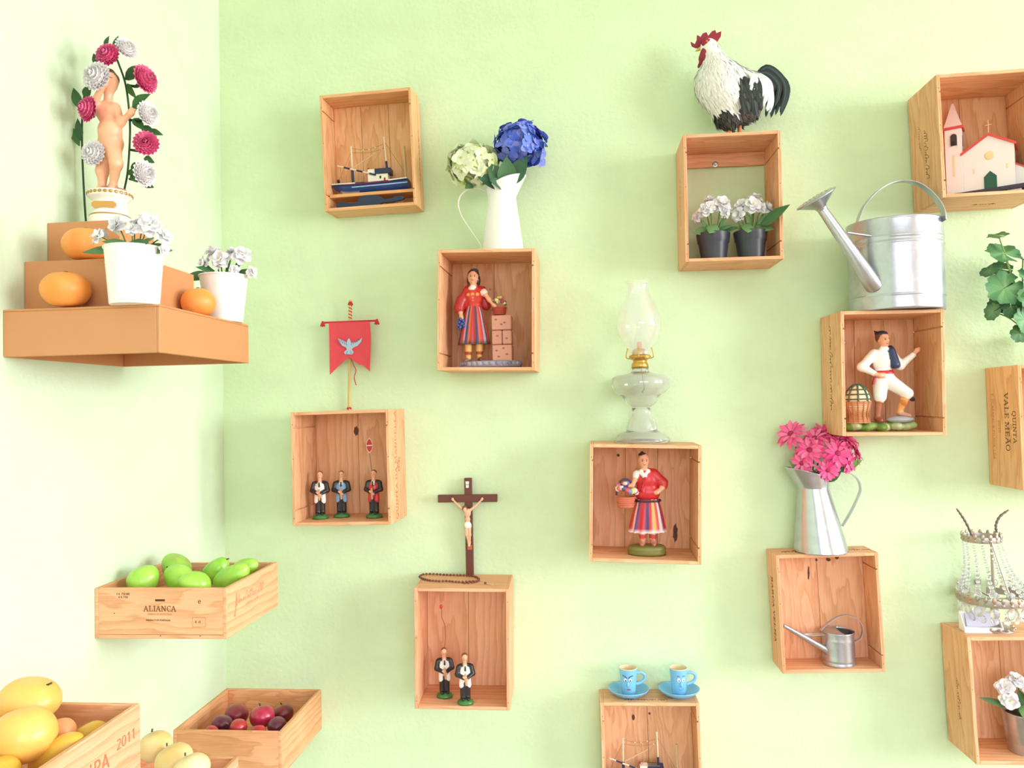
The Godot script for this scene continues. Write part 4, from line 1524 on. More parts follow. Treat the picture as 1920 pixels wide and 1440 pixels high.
	for k in 30:
		mb = MB.new()
		mb.col = tones[k % tones.size()]
		var a := k * 2.39
		var r := 12.5 * sqrt(fmod(k * 0.618, 1.0))
		mb.ell(turn(b.at(939 + r * cos(a), 573.0 - 17.0 * sqrt(maxf(0.0, 1.0 - pow(r / 13.0, 2.0))) + 1.5 * sin(k * 1.7), 8 + r * 0.8 * sin(a)), Vector3(k * 40, k * 70, k * 30)), Vector3(4.2, 2.8, 3.2) * s, 8, 6)
		part("produce", mb, vmat(0.45), bk)
	# cobbled plinth
	mb = MB.new()
	mb.col = lc(150, 144, 164)
	mb.lathe([Vector2(0, 0), Vector2(57, 0) * s, Vector2(58, 5) * s, Vector2(56, 11) * s, Vector2(54, 13) * s, Vector2(0, 13.2) * s], 44, Transform3D(Basis(), Vector3(2.5, 0, 0) * s), 1.0, 0.55)
	var pb := part("plinth", mb, vmat(0.45), o)
	for k in 30:
		mb = MB.new()
		var a := TAU * k / 30
		mb.col = lc(176, 170, 188).lerp(lc(128, 122, 146), rng.randf())
		mb.ell(turn(Vector3(2.5 + 56 * cos(a), 7.5, 56 * 0.55 * sin(a)) * s, Vector3(0, -rad_to_deg(a), 0)), Vector3(3.0, 4.6, 5.5) * s, 8, 6)
		part("cobble", mb, vmat(0.45), pb)

var man_meshes := {}
func small_man(label: String, at: Vector3, s: float, vest: Color, key: String, yaw := 0.0) -> Node3D:
	var o := thing("small_man_figurine", label, "figurine", at, "small painted clay men")
	var black := lc(44, 42, 46)
	var skin := lc(238, 178, 146)
	var b := Body.new()
	b.o = Vector2.ZERO
	b.s = s
	b.k = 2.2 * s
	if not man_meshes.has(key):
		for x in [-4.6, 4.6]:
			b.cap(b.at(x, -8), b.at(x * 0.9, -38), 4.6, 5.2, black)
			b.cap(b.at(x, -9, 2), b.at(x, -9, 7), 3.6, 3, black)
			b.cap(b.at(x * 1.35, -33, 1), b.at(x, -52, 1), 4.8, 5.2, vest)
		b.ell(b.at(0, -55, 0), Vector3(9.8, 13.5, 7.6), vest)
		b.cap(b.at(-8, -66, -2), b.at(8, -66, -2), 4.6, 4.6, black)
		for sd in [-1, 1]:
			b.cap(b.at(sd * 11.5, -65), b.at(sd * 14, -53, 2), 4.4, 4.4, black)
			b.cap(b.at(sd * 14, -53, 2), b.at(sd * 4, -48, 10), 4.2, 3.0, black)
			b.ell(b.at(sd * 2.2, -47.5 + sd * 2.0, 11), Vector3(3.2, 2.6, 2.4), skin)
		b.cap(b.at(0, -55, 11), b.at(1, -37, 12.5), 1.7, 2.2, lc(214, 150, 110))
		b.ell(b.at(0, -64.5, 5), Vector3(3.4, 5, 3.0), lc(246, 242, 236))
		b.cap(b.at(0, -67, 7.6), b.at(0, -61, 8.3), 0.9, 1.2, black)
		b.cap(b.at(0, -69, 1), b.at(0, -76, 1), 3.4, 3.2, skin)
		b.ell(b.at(0, -81, 0.6), Vector3(5.0, 6.8, 5.4), skin)
		b.ell(b.at(0, -84.6, -1.6), Vector3(5.5, 4.6, 5.4), lc(140, 84, 60))
		b.ell(b.at(0, -80.5, 6.2), Vector3(0.9, 1.4, 1.0), skin)
		man_meshes[key] = b.mesh(0.00155).done()
	var m := shape("figure", man_meshes[key], vmat(0.32), o)
	m.rotation_degrees.y = yaw
	face_parts(m, b, Vector3(0, -81, 0.6), Vector3(5.1, 6.8, 5.6))
	var mb := MB.new()
	mb.col = lc(66, 124, 62)
	mb.lathe([Vector2(0, 0), Vector2(15, 0) * s, Vector2(15.8, 2.5) * s, Vector2(14, 6) * s, Vector2(9, 9) * s, Vector2(0, 9.6) * s], 28, Transform3D.IDENTITY, 1.0, 0.85)
	part("base", mb, vmat(0.3), o)
	return o

func banner_display() -> void:
	var s := 0.001427
	small_man("small clay man in a white waistcoat, leftmost in the banner crate", Vector3(-0.7122, 1.2108, 0.0960), s, lc(248, 240, 236), "white", 8)
	small_man("small clay man in a blue waistcoat", Vector3(-0.6601, 1.2113, 0.0762), s * 0.985, lc(136, 174, 216), "blue", 12)
	var red_man := small_man("small clay man in a red waistcoat with a red diamond on a wire", Vector3(-0.5650, 1.2122, 0.0966), s, lc(212, 52, 56), "red", -4)
	var mb := MB.new()
	mb.col = lc(96, 70, 60)
	mb.tube(spline([Vector3(-4, 86, -2) * s, Vector3(-6, 104, -2) * s, Vector3(-8, 120, -2) * s], 4), 0.5 * s, 5)
	part("wire", mb, vmat(0.5), red_man)
	var dia := PackedVector2Array()
	for k in 20:
		var a := TAU * k / 20
		dia.append(Vector2(6.2 * cos(a) * absf(cos(a)) * 0.5 + 3.4 * cos(a), 14.5 * sin(a)) * s)
	mb = MB.new()
	mb.prism(dia, 1.6 * s, Transform3D(Basis(), Vector3(-7.5, 134, -2) * s))
	part("diamond_edge", mb, mat(240, 196, 184, 0.5), red_man)
	mb = MB.new()
	var small := PackedVector2Array()
	for p in dia:
		small.append(p * 0.82)
	mb.prism(small, 2.4 * s, Transform3D(Basis(), Vector3(-7.5, 134, -2) * s))
	part("diamond", mb, mat(200, 48, 52, 0.5), red_man)
	mb = MB.new()
	mb.cbox(Transform3D(Basis(), Vector3(-7.5, 134, -2) * s), Vector3(11, 1.8, 3.2) * s, 0.0)
	part("stripe", mb, mat(244, 226, 220, 0.5), red_man)
	# the banner of the dove
	var foot := Vector3(-0.6553, 1.4974, 0.0129)
	var top := Vector3(-0.6411, 1.8040, 0.0300)
	var u := 0.001477
	var o := thing("procession_banner", "small red swallowtail banner with a dove on a wooden pole", "banner", foot)
	var up := top - foot
	mb = MB.new()
	mb.tube([Vector3.ZERO, up], 2.6 * u, 9)
	part("pole", mb, mat(226, 196, 128, 0.5), o)
	var crimson := mat(206, 48, 62, 0.8)
	mb = MB.new()
	var cross := up * 0.795
	var z := Vector3(0, 0, 0.004)
	mb.tube([cross + Vector3(-51, 1, 0) * u + z, cross + Vector3(51, 1.5, 0) * u + z], 2.0 * u, 8)
	part("cross_bar", mb, crimson, o)
	for q in [cross + Vector3(-52, 1, 0) * u + z, cross + Vector3(52, 1.5, 0) * u + z, up * 0.985, up * 0.02 + Vector3(0, 0.003, 0)]:
		mb = MB.new()
		for k in 7:
			var a := TAU * k / 7
			var e := Vector3(cos(a) * 4, (-6 if q.y > 0.02 else -3) + sin(k * 2.0), sin(a) * 3) * u
			mb.tube([q + Vector3(0, 3, 0) * u, q + Vector3(0, 1, 0) * u, q + e * 1.1], [1.6 * u, 2.2 * u, 1.0 * u], 6)
		part("tassel", mb, crimson, o)
	mb = MB.new()
	var wrap := []
	for k in 40:
		var f := k / 39.0
		wrap.append(up * (0.83 + 0.13 * f) + Vector3(cos(f * 28), 0, sin(f * 28)) * 3.0 * u)
	mb.tube(wrap, 0.9 * u, 5)
	part("pole_ribbon", mb, crimson, o)
	mb = MB.new()
	var tail := spline([cross + Vector3(1, -62, 5) * u, cross + Vector3(6, -78, 6) * u, cross + Vector3(11, -90, 5) * u, cross + Vector3(8, -104, 6) * u, cross + Vector3(11, -118, 5) * u], 5)
	mb.tube(tail, 2.4 * u, 6, 0.35)
	part("ribbon", mb, crimson, o)
	var cloth := StandardMaterial3D.new()
	cloth.albedo_color = Color8(226, 74, 86)
	cloth.roughness = 0.75
	cloth.rim_enabled = true
	cloth.rim = 0.3
	mb = MB.new()
	for sd in [0, 1]:
		var rows := []
		for i in 13:
			var row := []
			for k in 17:
				var x := -39.0 + 78.0 * k / 16.0
				var low := 96.0 if sd == 0 else 96.0
				low = lerpf(66.0, 97.0, pow(absf(x) / 39.0, 1.15)) - (4.0 if x > 20 else 0.0)
				var y := -low * i / 12.0
				row.append(cross + Vector3(x + 1.5 * sin(i * 0.4) * (1.0 if x > 0 else 0.2), y, 5.0 + 1.6 * sin(x * 0.09 + i * 0.12) + sd * 0.9) * u)
			rows.append(row)
		mb.grid(rows)
	part("cloth", mb, cloth, o)
	var grey := mat(176, 196, 220, 0.6)
	var dove := PackedVector2Array()
	for q in [[0, 17], [3, 12], [4, 8], [14, 9], [21, 13], [25, 17], [23, 9], [16, 2], [8, -1], [5, -4], [9, -10], [5, -14], [-2, -13], [-8, -13], [-10, -9], [-4, -4], [-6, 0], [-13, 3], [-18, 10], [-21, 17], [-12, 13], [-4, 9], [-3, 13]]:
		dove.append(Vector2(q[0], q[1]) * u)
	mb = MB.new()
	mb.prism(dove, 0.8 * u, Transform3D(Basis(), cross + Vector3(0, -47, 8.8) * u))
	var dv := part("dove", mb, grey, o, "pale blue dove emblem")
	mb = MB.new()
	for k in [-1, 1]:
		for j in 4:
			mb.tube([cross + Vector3(k * (4 + j * 4), -44 + j * 2.2, 9.4) * u, cross + Vector3(k * (6 + j * 4), -38 + j * 2.2, 9.4) * u], 0.5 * u, 5)
	mb.tube([cross + Vector3(-3, -54, 9.4) * u, cross + Vector3(-6, -60, 9.4) * u], 0.5 * u, 5)
	mb.tube([cross + Vector3(2, -54, 9.4) * u, cross + Vector3(4, -60, 9.4) * u], 0.5 * u, 5)
	part("feather_lines", mb, mat(104, 128, 168, 0.6), dv)

func cross_display() -> void:
	var s := 0.001384
	var left := small_man("small clay man in a white waistcoat with a red bead on a wire above", Vector3(-0.3858, 0.7443, 0.0937), s, lc(248, 240, 236), "white", 16)
	small_man("small clay man in a white waistcoat at the right of the rosary crate", Vector3(-0.3249, 0.7425, 0.1319), s * 0.99, lc(248, 240, 236), "white", 14)
	var mb := MB.new()
	mb.col = lc(120, 60, 50)
	mb.tube(spline([Vector3(0, 86, -2) * s, Vector3(3, 110, -2) * s, Vector3(2, 134, -2) * s, Vector3(-3, 148, -2) * s, Vector3(-3, 164, -2) * s], 5), 0.5 * s, 5)
	part("wire", mb, vmat(0.5), left)
	mb = MB.new()
	mb.col = lc(220, 58, 58)
	mb.ell(Transform3D(Basis(), Vector3(-4, 168, -2) * s), Vector3(3, 4.5, 2.4) * s, 10, 8)
	part("bead", mb, vmat(0.4), left)
	# crucifix leaning against the wall
	var u := 0.001449
	var foot := Vector3(-0.3227, 1.0433, 0.0222)
	var o := thing("crucifix", "dark wooden crucifix with a small figure, standing behind the rosary", "crucifix", foot)
	var wd := mat(104, 52, 40, 0.4)
	mb = MB.new()
	mb.cbox(Transform3D(Basis(), Vector3(-0.5, 91, 0) * u), Vector3(14, 182, 9) * u, 0.6 * u)
	part("upright", mb, wd, o)
	mb = MB.new()
	mb.cbox(Transform3D(Basis(), Vector3(-2, 144, 0.4) * u), Vector3(112, 14, 9.4) * u, 0.6 * u)
	part("cross_beam", mb, wd, o)
	mb = MB.new()
	mb.prism(PackedVector2Array([Vector2(-3.4, 6) * u, Vector2(3.4, 6) * u, Vector2(2.6, -6) * u, Vector2(-2.6, -6) * u]), 1.2 * u, Transform3D(Basis(), Vector3(-1.5, 170, 5) * u))
	var pq := part("title_plate", mb, mat(240, 236, 230, 0.5), o)
	lettering("INRI", 2.6 * u, Transform3D(Basis(), Vector3(-1.5, 170, 5.7) * u), ink(), pq, "Droid Sans")
	var skin := lc(236, 182, 150)
	var b := Body.new()
	b.o = Vector2(881.5, 1076)
	b.s = u
	b.k = 2.5 * u
	for sd in [-1, 1]:
		b.cap(b.at(880 + sd * 5, 953, 10), b.at(880 + sd * 16, 945, 9), 2.6, 2.2, skin)
		b.cap(b.at(880 + sd * 16, 945, 9), b.at(880 + sd * 26, 935, 8), 2.2, 1.6, skin)
		b.ell(b.at(880 + sd * 28, 932.5, 7.5), Vector3(2.4, 3, 1.6), skin)
		b.cap(b.at(880 + sd * 3.5, 982, 9), b.at(881 + sd * 3, 998, 13), 3.2, 2.5, skin)
		b.cap(b.at(881 + sd * 3, 998, 13), b.at(882 + sd * 1.2, 1013, 9), 2.5, 1.6, skin)
		b.cap(b.at(882 + sd * 1.2, 1013, 9), b.at(882 + sd * 1, 1019, 11), 1.8, 1.3, skin)
	b.ell(b.at(880, 958, 10), Vector3(6.5, 8, 4.5), skin)
	b.ell(b.at(880, 970, 9.5), Vector3(5, 6, 4), skin)
	b.ell(b.at(880, 979, 9.5), Vector3(6.4, 5, 5), lc(250, 246, 240))
	b.ell(b.at(880.5, 983, 10), Vector3(6, 3, 5), lc(250, 246, 240))
	b.ell(b.at(875.5, 949.5, 12), Vector3(4.6, 6, 5), lc(120, 86, 66))
	b.ell(b.at(876, 951, 15), Vector3(3, 4.4, 3), skin)
	part("figure", b.mesh(0.0013), vmat(0.4), o)
	mb = MB.new()
	mb.cbox(Transform3D(Basis(), Vector3(1, 54, 7) * u), Vector3(8, 9, 7) * u, 0.6 * u)
	part("foot_rest", mb, mat(176, 100, 66, 0.5), o)
	# rosary on the crate top
	var ro := thing("rosary", "brown bead rosary lying on the crate below the crucifix", "rosary", Vector3(-0.3600, 1.0428, 0.0768))
	var bead := MB.new()
	bead.ell(Transform3D.IDENTITY, Vector3(0.0036, 0.0029, 0.0036), 9, 6)
	var bm := bead.done()
	var brown := mat(122, 66, 48, 0.35)
	var loop_ := [Vector3(-0.3046, 1.0415, 0.0958), Vector3(-0.3246, 1.0417, 0.1026), Vector3(-0.3469, 1.0420, 0.1040), Vector3(-0.3735, 1.0426, 0.0973), Vector3(-0.3987, 1.0429, 0.0989), Vector3(-0.4228, 1.0435, 0.0920), Vector3(-0.4418, 1.0441, 0.0762), Vector3(-0.4547, 1.0447, 0.0569), Vector3(-0.4480, 1.0452, 0.0269), Vector3(-0.4160, 1.0448, 0.0249), Vector3(-0.3824, 1.0441, 0.0318), Vector3(-0.3502, 1.0435, 0.0327), Vector3(-0.3205, 1.0430, 0.0368), Vector3(-0.3026, 1.0424, 0.0503), Vector3(-0.2916, 1.0416, 0.0782), Vector3(-0.3020, 1.0413, 0.1039), Vector3(-0.3308, 1.0415, 0.1166)]
	var path := spline(loop_, 14)
	var line := []
	var last := Vector3(99, 0, 0)
	for p in path:
		var q: Vector3 = p - ro.position + Vector3(0, 0.0031, 0)
		line.append(q - Vector3(0, 0.0008, 0))
		if q.distance_to(last) > 0.0079:
			var e := shape("bead", bm, brown, ro)
			e.position = q
			last = q
	mb = MB.new()
	mb.tube(line, 0.0006, 4)
	part("cord", mb, mat(110, 80, 60, 0.6), ro)
	var silver := mat(214, 208, 204, 0.3, 0.8)
	var chain := [Vector3(-0.2922, 1.0415, 0.0838), Vector3(-0.2704, 1.0406, 0.1101), Vector3(-0.2546, 1.0400, 0.1253), Vector3(-0.2365, 1.0397, 0.1268)]
	mb = MB.new()
	for k in 4:
		chain[k] += Vector3(0, 0.002, 0) - ro.position
	mb.tube(chain, 0.0007, 5)
	part("chain", mb, silver, ro)
	var e2 := shape("bead", bm, brown, ro)
	e2.position = chain[1] + Vector3(0, 0.001, 0)
	mb = MB.new()
	mb.cbox(Transform3D(Basis(), chain[2].lerp(chain[3], 0.5)), Vector3(0.018, 0.0018, 0.0022), 0.0004)
	mb.cbox(Transform3D(Basis(), chain[2].lerp(chain[3], 0.3)), Vector3(0.0022, 0.0018, 0.011), 0.0004)
	part("small_cross", mb, silver, ro)

# ---------------------------------------------------------------- oil lamp and the woman with flowers
func lamp_display() -> void:
	var at := Vector3(0.1425, 1.3970, 0.0887)
	var s := 0.001383
	var o := thing("oil_lamp", "clear glass oil lamp with brass burner and bulbous chimney", "oil lamp", at)
	var glass := StandardMaterial3D.new()
	glass.albedo_color = Color(0.985, 0.99, 0.99, 0.12)
	glass.transparency = BaseMaterial3D.TRANSPARENCY_ALPHA
	glass.roughness = 0.03
	glass.metallic_specular = 0.6
	glass.refraction_enabled = true
	glass.refraction_scale = 0.05
	var thin := StandardMaterial3D.new()
	thin.albedo_color = Color(0.95, 0.95, 0.96, 0.14)
	thin.transparency = BaseMaterial3D.TRANSPARENCY_ALPHA
	thin.roughness = 0.04
	thin.metallic_specular = 0.7
	var turned := func(called: String, outer: Array, wall: float, m: Material, seg := 48) -> void:
		var pr := []
		for q in outer:
			pr.append(Vector2(q[0], q[1]) * s)
		for k in range(outer.size() - 1, -1, -1):
			pr.append(Vector2(maxf(outer[k][0] - wall, 0.0), outer[k][1] + (wall * 0.4 if k == 0 else 0.0)) * s)
		pr.append(pr[0])
		var mb := MB.new()
		mb.lathe(pr, seg)
		part(called, mb, m, o)
	turned.call("foot", [[47, 0], [51, 2], [51.5, 6], [49, 11], [43, 17], [36, 20], [30, 22], [29, 25], [28, 33], [24, 43], [19, 51], [17, 58], [17, 66]], 3.4, glass)
	turned.call("fount", [[17, 67], [22, 70], [28, 75], [33, 84], [36, 88], [41, 91], [47, 95], [53, 103], [55, 110], [54.5, 117], [51, 123], [43, 127], [30, 129], [19, 131], [15.5, 134], [15, 140]], 2.8, glass)
	turned.call("chimney", [[20, 165], [20, 172], [22, 178], [29, 186], [37, 201], [41, 217], [41, 225], [38, 240], [31, 258], [24, 272], [20, 282], [19.5, 290], [21, 298], [23, 303]], 0.9, thin)
	var brass := mat(208, 166, 92, 0.3, 0.85)
	var mb := MB.new()
	var pr := []
	for q in [[0, 139], [15.5, 139], [16, 144], [15, 149], [13, 151], [13, 155], [18, 157], [20.5, 160], [20, 163], [14, 165], [13.5, 172], [10, 176], [0, 177]]:
		pr.append(Vector2(q[0], q[1]) * s)
	mb.lathe(pr, 32)
	part("burner", mb, brass, o)
	for k in 4:
		mb = MB.new()
		var a := TAU * (k + 0.1) / 4
		var d := Vector3(cos(a), 0, sin(a))
		mb.tube(spline([(d * 19 + Vector3.UP * 158) * s, (d * 25 + Vector3.UP * 160) * s, (d * 24.5 + Vector3.UP * 168) * s, (d * 22 + Vector3.UP * 178) * s], 4), 1.1 * s, 6)
		part("prong", mb, brass, o)
	mb = MB.new()
	mb.tube([Vector3(10, 160, 16) * s, Vector3(11, 159.5, 27) * s], 0.9 * s, 6)
	mb.lathe([Vector2(0, -1) * s, Vector2(4.4, -1) * s, Vector2(4.8, 0) * s, Vector2(4.4, 1) * s, Vector2(0, 1) * s], 14, turn(Vector3(11, 159.5, 27) * s, Vector3(90, 0, 0)))
	part("wick_knob", mb, brass, o)
	mb = MB.new()
	mb.cbox(Transform3D(Basis(), Vector3(0, 182, 0) * s), Vector3(9, 14, 2) * s, 0.4 * s)
	part("wick", mb, mat(226, 178, 160, 0.9), o)
	mb = MB.new()
	mb.tube(spline([Vector3(2, 138, 0) * s, Vector3(4, 120, 3) * s, Vector3(7, 104, 4) * s, Vector3(3, 96, 2) * s], 4), 2.6 * s, 6, 0.4)
	part("wick_tail", mb, mat(222, 190, 180, 0.9), o)
	# woman with a flower basket
	at = Vector3(0.1456, 1.1142, 0.1076)
	s = 0.001360
	o = thing("woman_figurine", "painted figurine of a woman in red jacket carrying a flower basket", "figurine", at)
	var red := lc(206, 44, 52)
	var skin := lc(238, 172, 138)
	var b := Body.new()
	b.o = Vector2(1213, 1046)
	b.s = s
	b.k = 4 * s
	for x in [1206, 1225]:
		b.cap(b.at(x, 996, 0), b.at(x, 1014, 0), 6.5, 5.5, lc(240, 206, 180))
		b.cap(b.at(x, 1010, 0), b.at(x, 1012, 0), 6.3, 6.3, lc(206, 70, 64))
		b.cap(b.at(x, 1018, 0), b.at(x + (1 if x > 1210 else -2), 1024, 5), 5.2, 4.6, lc(206, 140, 110))
		b.cap(b.at(x, 1025, 2), b.at(x + (1 if x > 1210 else -3), 1026, 10), 4.6, 3.6, lc(186, 116, 90))
	b.ell(b.at(1217, 930, 0), Vector3(24, 18, 15), red)
	b.ell(b.at(1217, 908, 0), Vector3(21, 24, 14), red)
	b.cap(b.at(1203, 894, 0), b.at(1229, 894, 0), 7, 8, red)
	b.cap(b.at(1231, 896, 0), b.at(1246, 912, 2), 9, 9, red)
	b.cap(b.at(1246, 912, 2), b.at(1247, 918, 4), 9, 7, red)
	b.cap(b.at(1247, 919, 6), b.at(1236, 928, 12), 4.6, 3.6, skin)
	b.ell(b.at(1233, 929, 13), Vector3(4, 3.4, 3), skin)
	b.ell(b.at(1197, 897, 3), Vector3(7, 9, 7), lc(246, 232, 228))
	b.cap(b.at(1195, 903, 5), b.at(1189, 916, 10), 4.4, 3.8, skin)
	b.cap(b.at(1189, 916, 10), b.at(1181, 916, 13), 3.6, 3, skin)
	b.cap(b.at(1212, 890, 2), b.at(1212, 880, 2), 6, 5.5, skin)
	b.cap(b.at(1205, 890, 7), b.at(1211, 899, 12), 3.4, 2.4, lc(250, 244, 240))
	b.cap(b.at(1219, 890, 7), b.at(1212, 899, 12), 3.4, 2.4, lc(250, 244, 240))
	b.cap(b.at(1212, 902, 14), b.at(1205, 925, 15), 1.4, 1.6, lc(186, 34, 44))
	b.ell(b.at(1212, 871, 2), Vector3(9.6, 13, 10), skin)
	b.ell(b.at(1211, 864, -2), Vector3(10, 7.5, 10), lc(206, 140, 112))
	b.ell(b.at(1209, 859, 1), Vector3(6.5, 3.6, 6), lc(60, 54, 66))
	b.cap(b.at(1209, 858, 0), b.at(1209, 853, -1), 1.6, 1.2, lc(60, 54, 66))
	b.ell(b.at(1212.5, 872, 12), Vector3(1.5, 2.8, 2), skin)
	var fig := part("body", b.mesh(0.0021), vmat(0.3), o)
	face_parts(fig, b, Vector3(1212.4, 871, 2), Vector3(9.8, 13, 10.4))
	var mb2 := MB.new()
	mb2.col = lc(64, 30, 40)
	mb2.lathe([Vector2(24.4, -2) * s, Vector2(25.6, 0) * s, Vector2(24.4, 2) * s], 30, Transform3D(Basis(), b.at(1217, 945, 0)), 1.0, 0.66)
	part("jacket_hem", mb2, vmat(0.4), o)
	var st := [lc(204, 44, 58), lc(204, 44, 58), lc(110, 66, 120), lc(236, 196, 190), lc(206, 50, 60), lc(232, 170, 90), lc(196, 40, 60), lc(84, 60, 110)]
	skirt(o, b.at(1217, 942, 0), Vector2(20, 13) * s, b.at(1215, 1003, 0), Vector2(34, 22) * s, st, 14, lc(240, 214, 216))
	mb2 = MB.new()
	mb2.col = lc(122, 118, 58)
	var rows := [Vector2(0, 0), Vector2(35, 0) * s, Vector2(36, 5) * s, Vector2(34.5, 8) * s, Vector2(36, 10) * s, Vector2(35, 15) * s, Vector2(31, 18) * s, Vector2(0, 18.6) * s]
	mb2.lathe(rows, 44, Transform3D.IDENTITY, 1.0, 0.62)
	part("plinth", mb2, vmat(0.4), o)
	var bk := Node3D.new()
	bk.name = "flower_basket"
	o.add_child(bk)
	mb2 = MB.new()
	mb2.col = lc(206, 112, 84)
	for k in 5:
		mb2.lathe([Vector2(13 + k * 0.9, k * 4) * s, Vector2(15 + k * 0.9, k * 4 + 2) * s, Vector2(13.6 + k * 0.9, k * 4 + 4) * s], 22, Transform3D(Basis(), b.at(1176, 956, 13)), 1.0, 0.8)
	mb2.lathe([Vector2(0, 0.3) * s, Vector2(13.2, 0) * s], 22, Transform3D(Basis(), b.at(1176, 956, 13)), 1.0, 0.8)
	part("wicker", mb2, vmat(0.6), bk)
	mb2 = MB.new()
	mb2.col = lc(76, 62, 88)
	var arc := []
	for k in 13:
		var a := PI * k / 12.0
		arc.append(b.at(1176 + 17 * cos(a), 934 - 30 * sin(a), 6))
	mb2.tube(arc, 2.2 * s, 7)
	part("basket_handle", mb2, vmat(0.5), bk)
	var tones := [lc(244, 214, 220), lc(236, 120, 130), lc(250, 244, 240), lc(250, 214, 110), lc(120, 150, 210), lc(232, 84, 100), lc(90, 80, 120)]
	for k in 46:
		mb2 = MB.new()
		mb2.col = tones[k % tones.size()]
		var a := k * 2.39
		var r := 20.5 * sqrt(fmod(k * 0.618, 1.0))
		mb2.ell(turn(b.at(1175.5 + r * cos(a), 934 - 22.0 * sqrt(maxf(0, 1.0 - pow(r / 21.0, 2.0))) + 2 * sin(k * 3.0), 13 + r * 0.8 * sin(a)), Vector3(k * 30, k * 60, 0)), Vector3(5.2, 4.0, 5.2) * s, 8, 6)
		part("posy", mb2, vmat(0.5), bk)

# ---------------------------------------------------------------- rooster and the pots below it
func feather_strip(path: Array, width: float, c1: Color, c2: Color, hint: Vector3) -> MB:
	var mb := MB.new()
	var rows := []
	for i in path.size():
		var f := float(i) / (path.size() - 1)
		var d: Vector3 = (path[mini(i + 1, path.size() - 1)] - path[maxi(i - 1, 0)]).normalized()
		var side := d.cross(hint).normalized()
		var w := width * 0.5 * (pow(sin(PI * clampf(0.12 + f * 0.88, 0, 1)), 0.55) * 0.9 + 0.05)
		var row := []
		for k in 5:
			var q := k / 2.0 - 1.0
			row.append(path[i] + side * w * q + hint * (0.18 * w * (1.0 - q * q)))
		rows.append(row)
	var first := mb.grid(rows)
	for i in rows.size():
		for k in 5:
			mb.c[first + i * 5 + k] = c2 if k == 2 else c1
	return mb

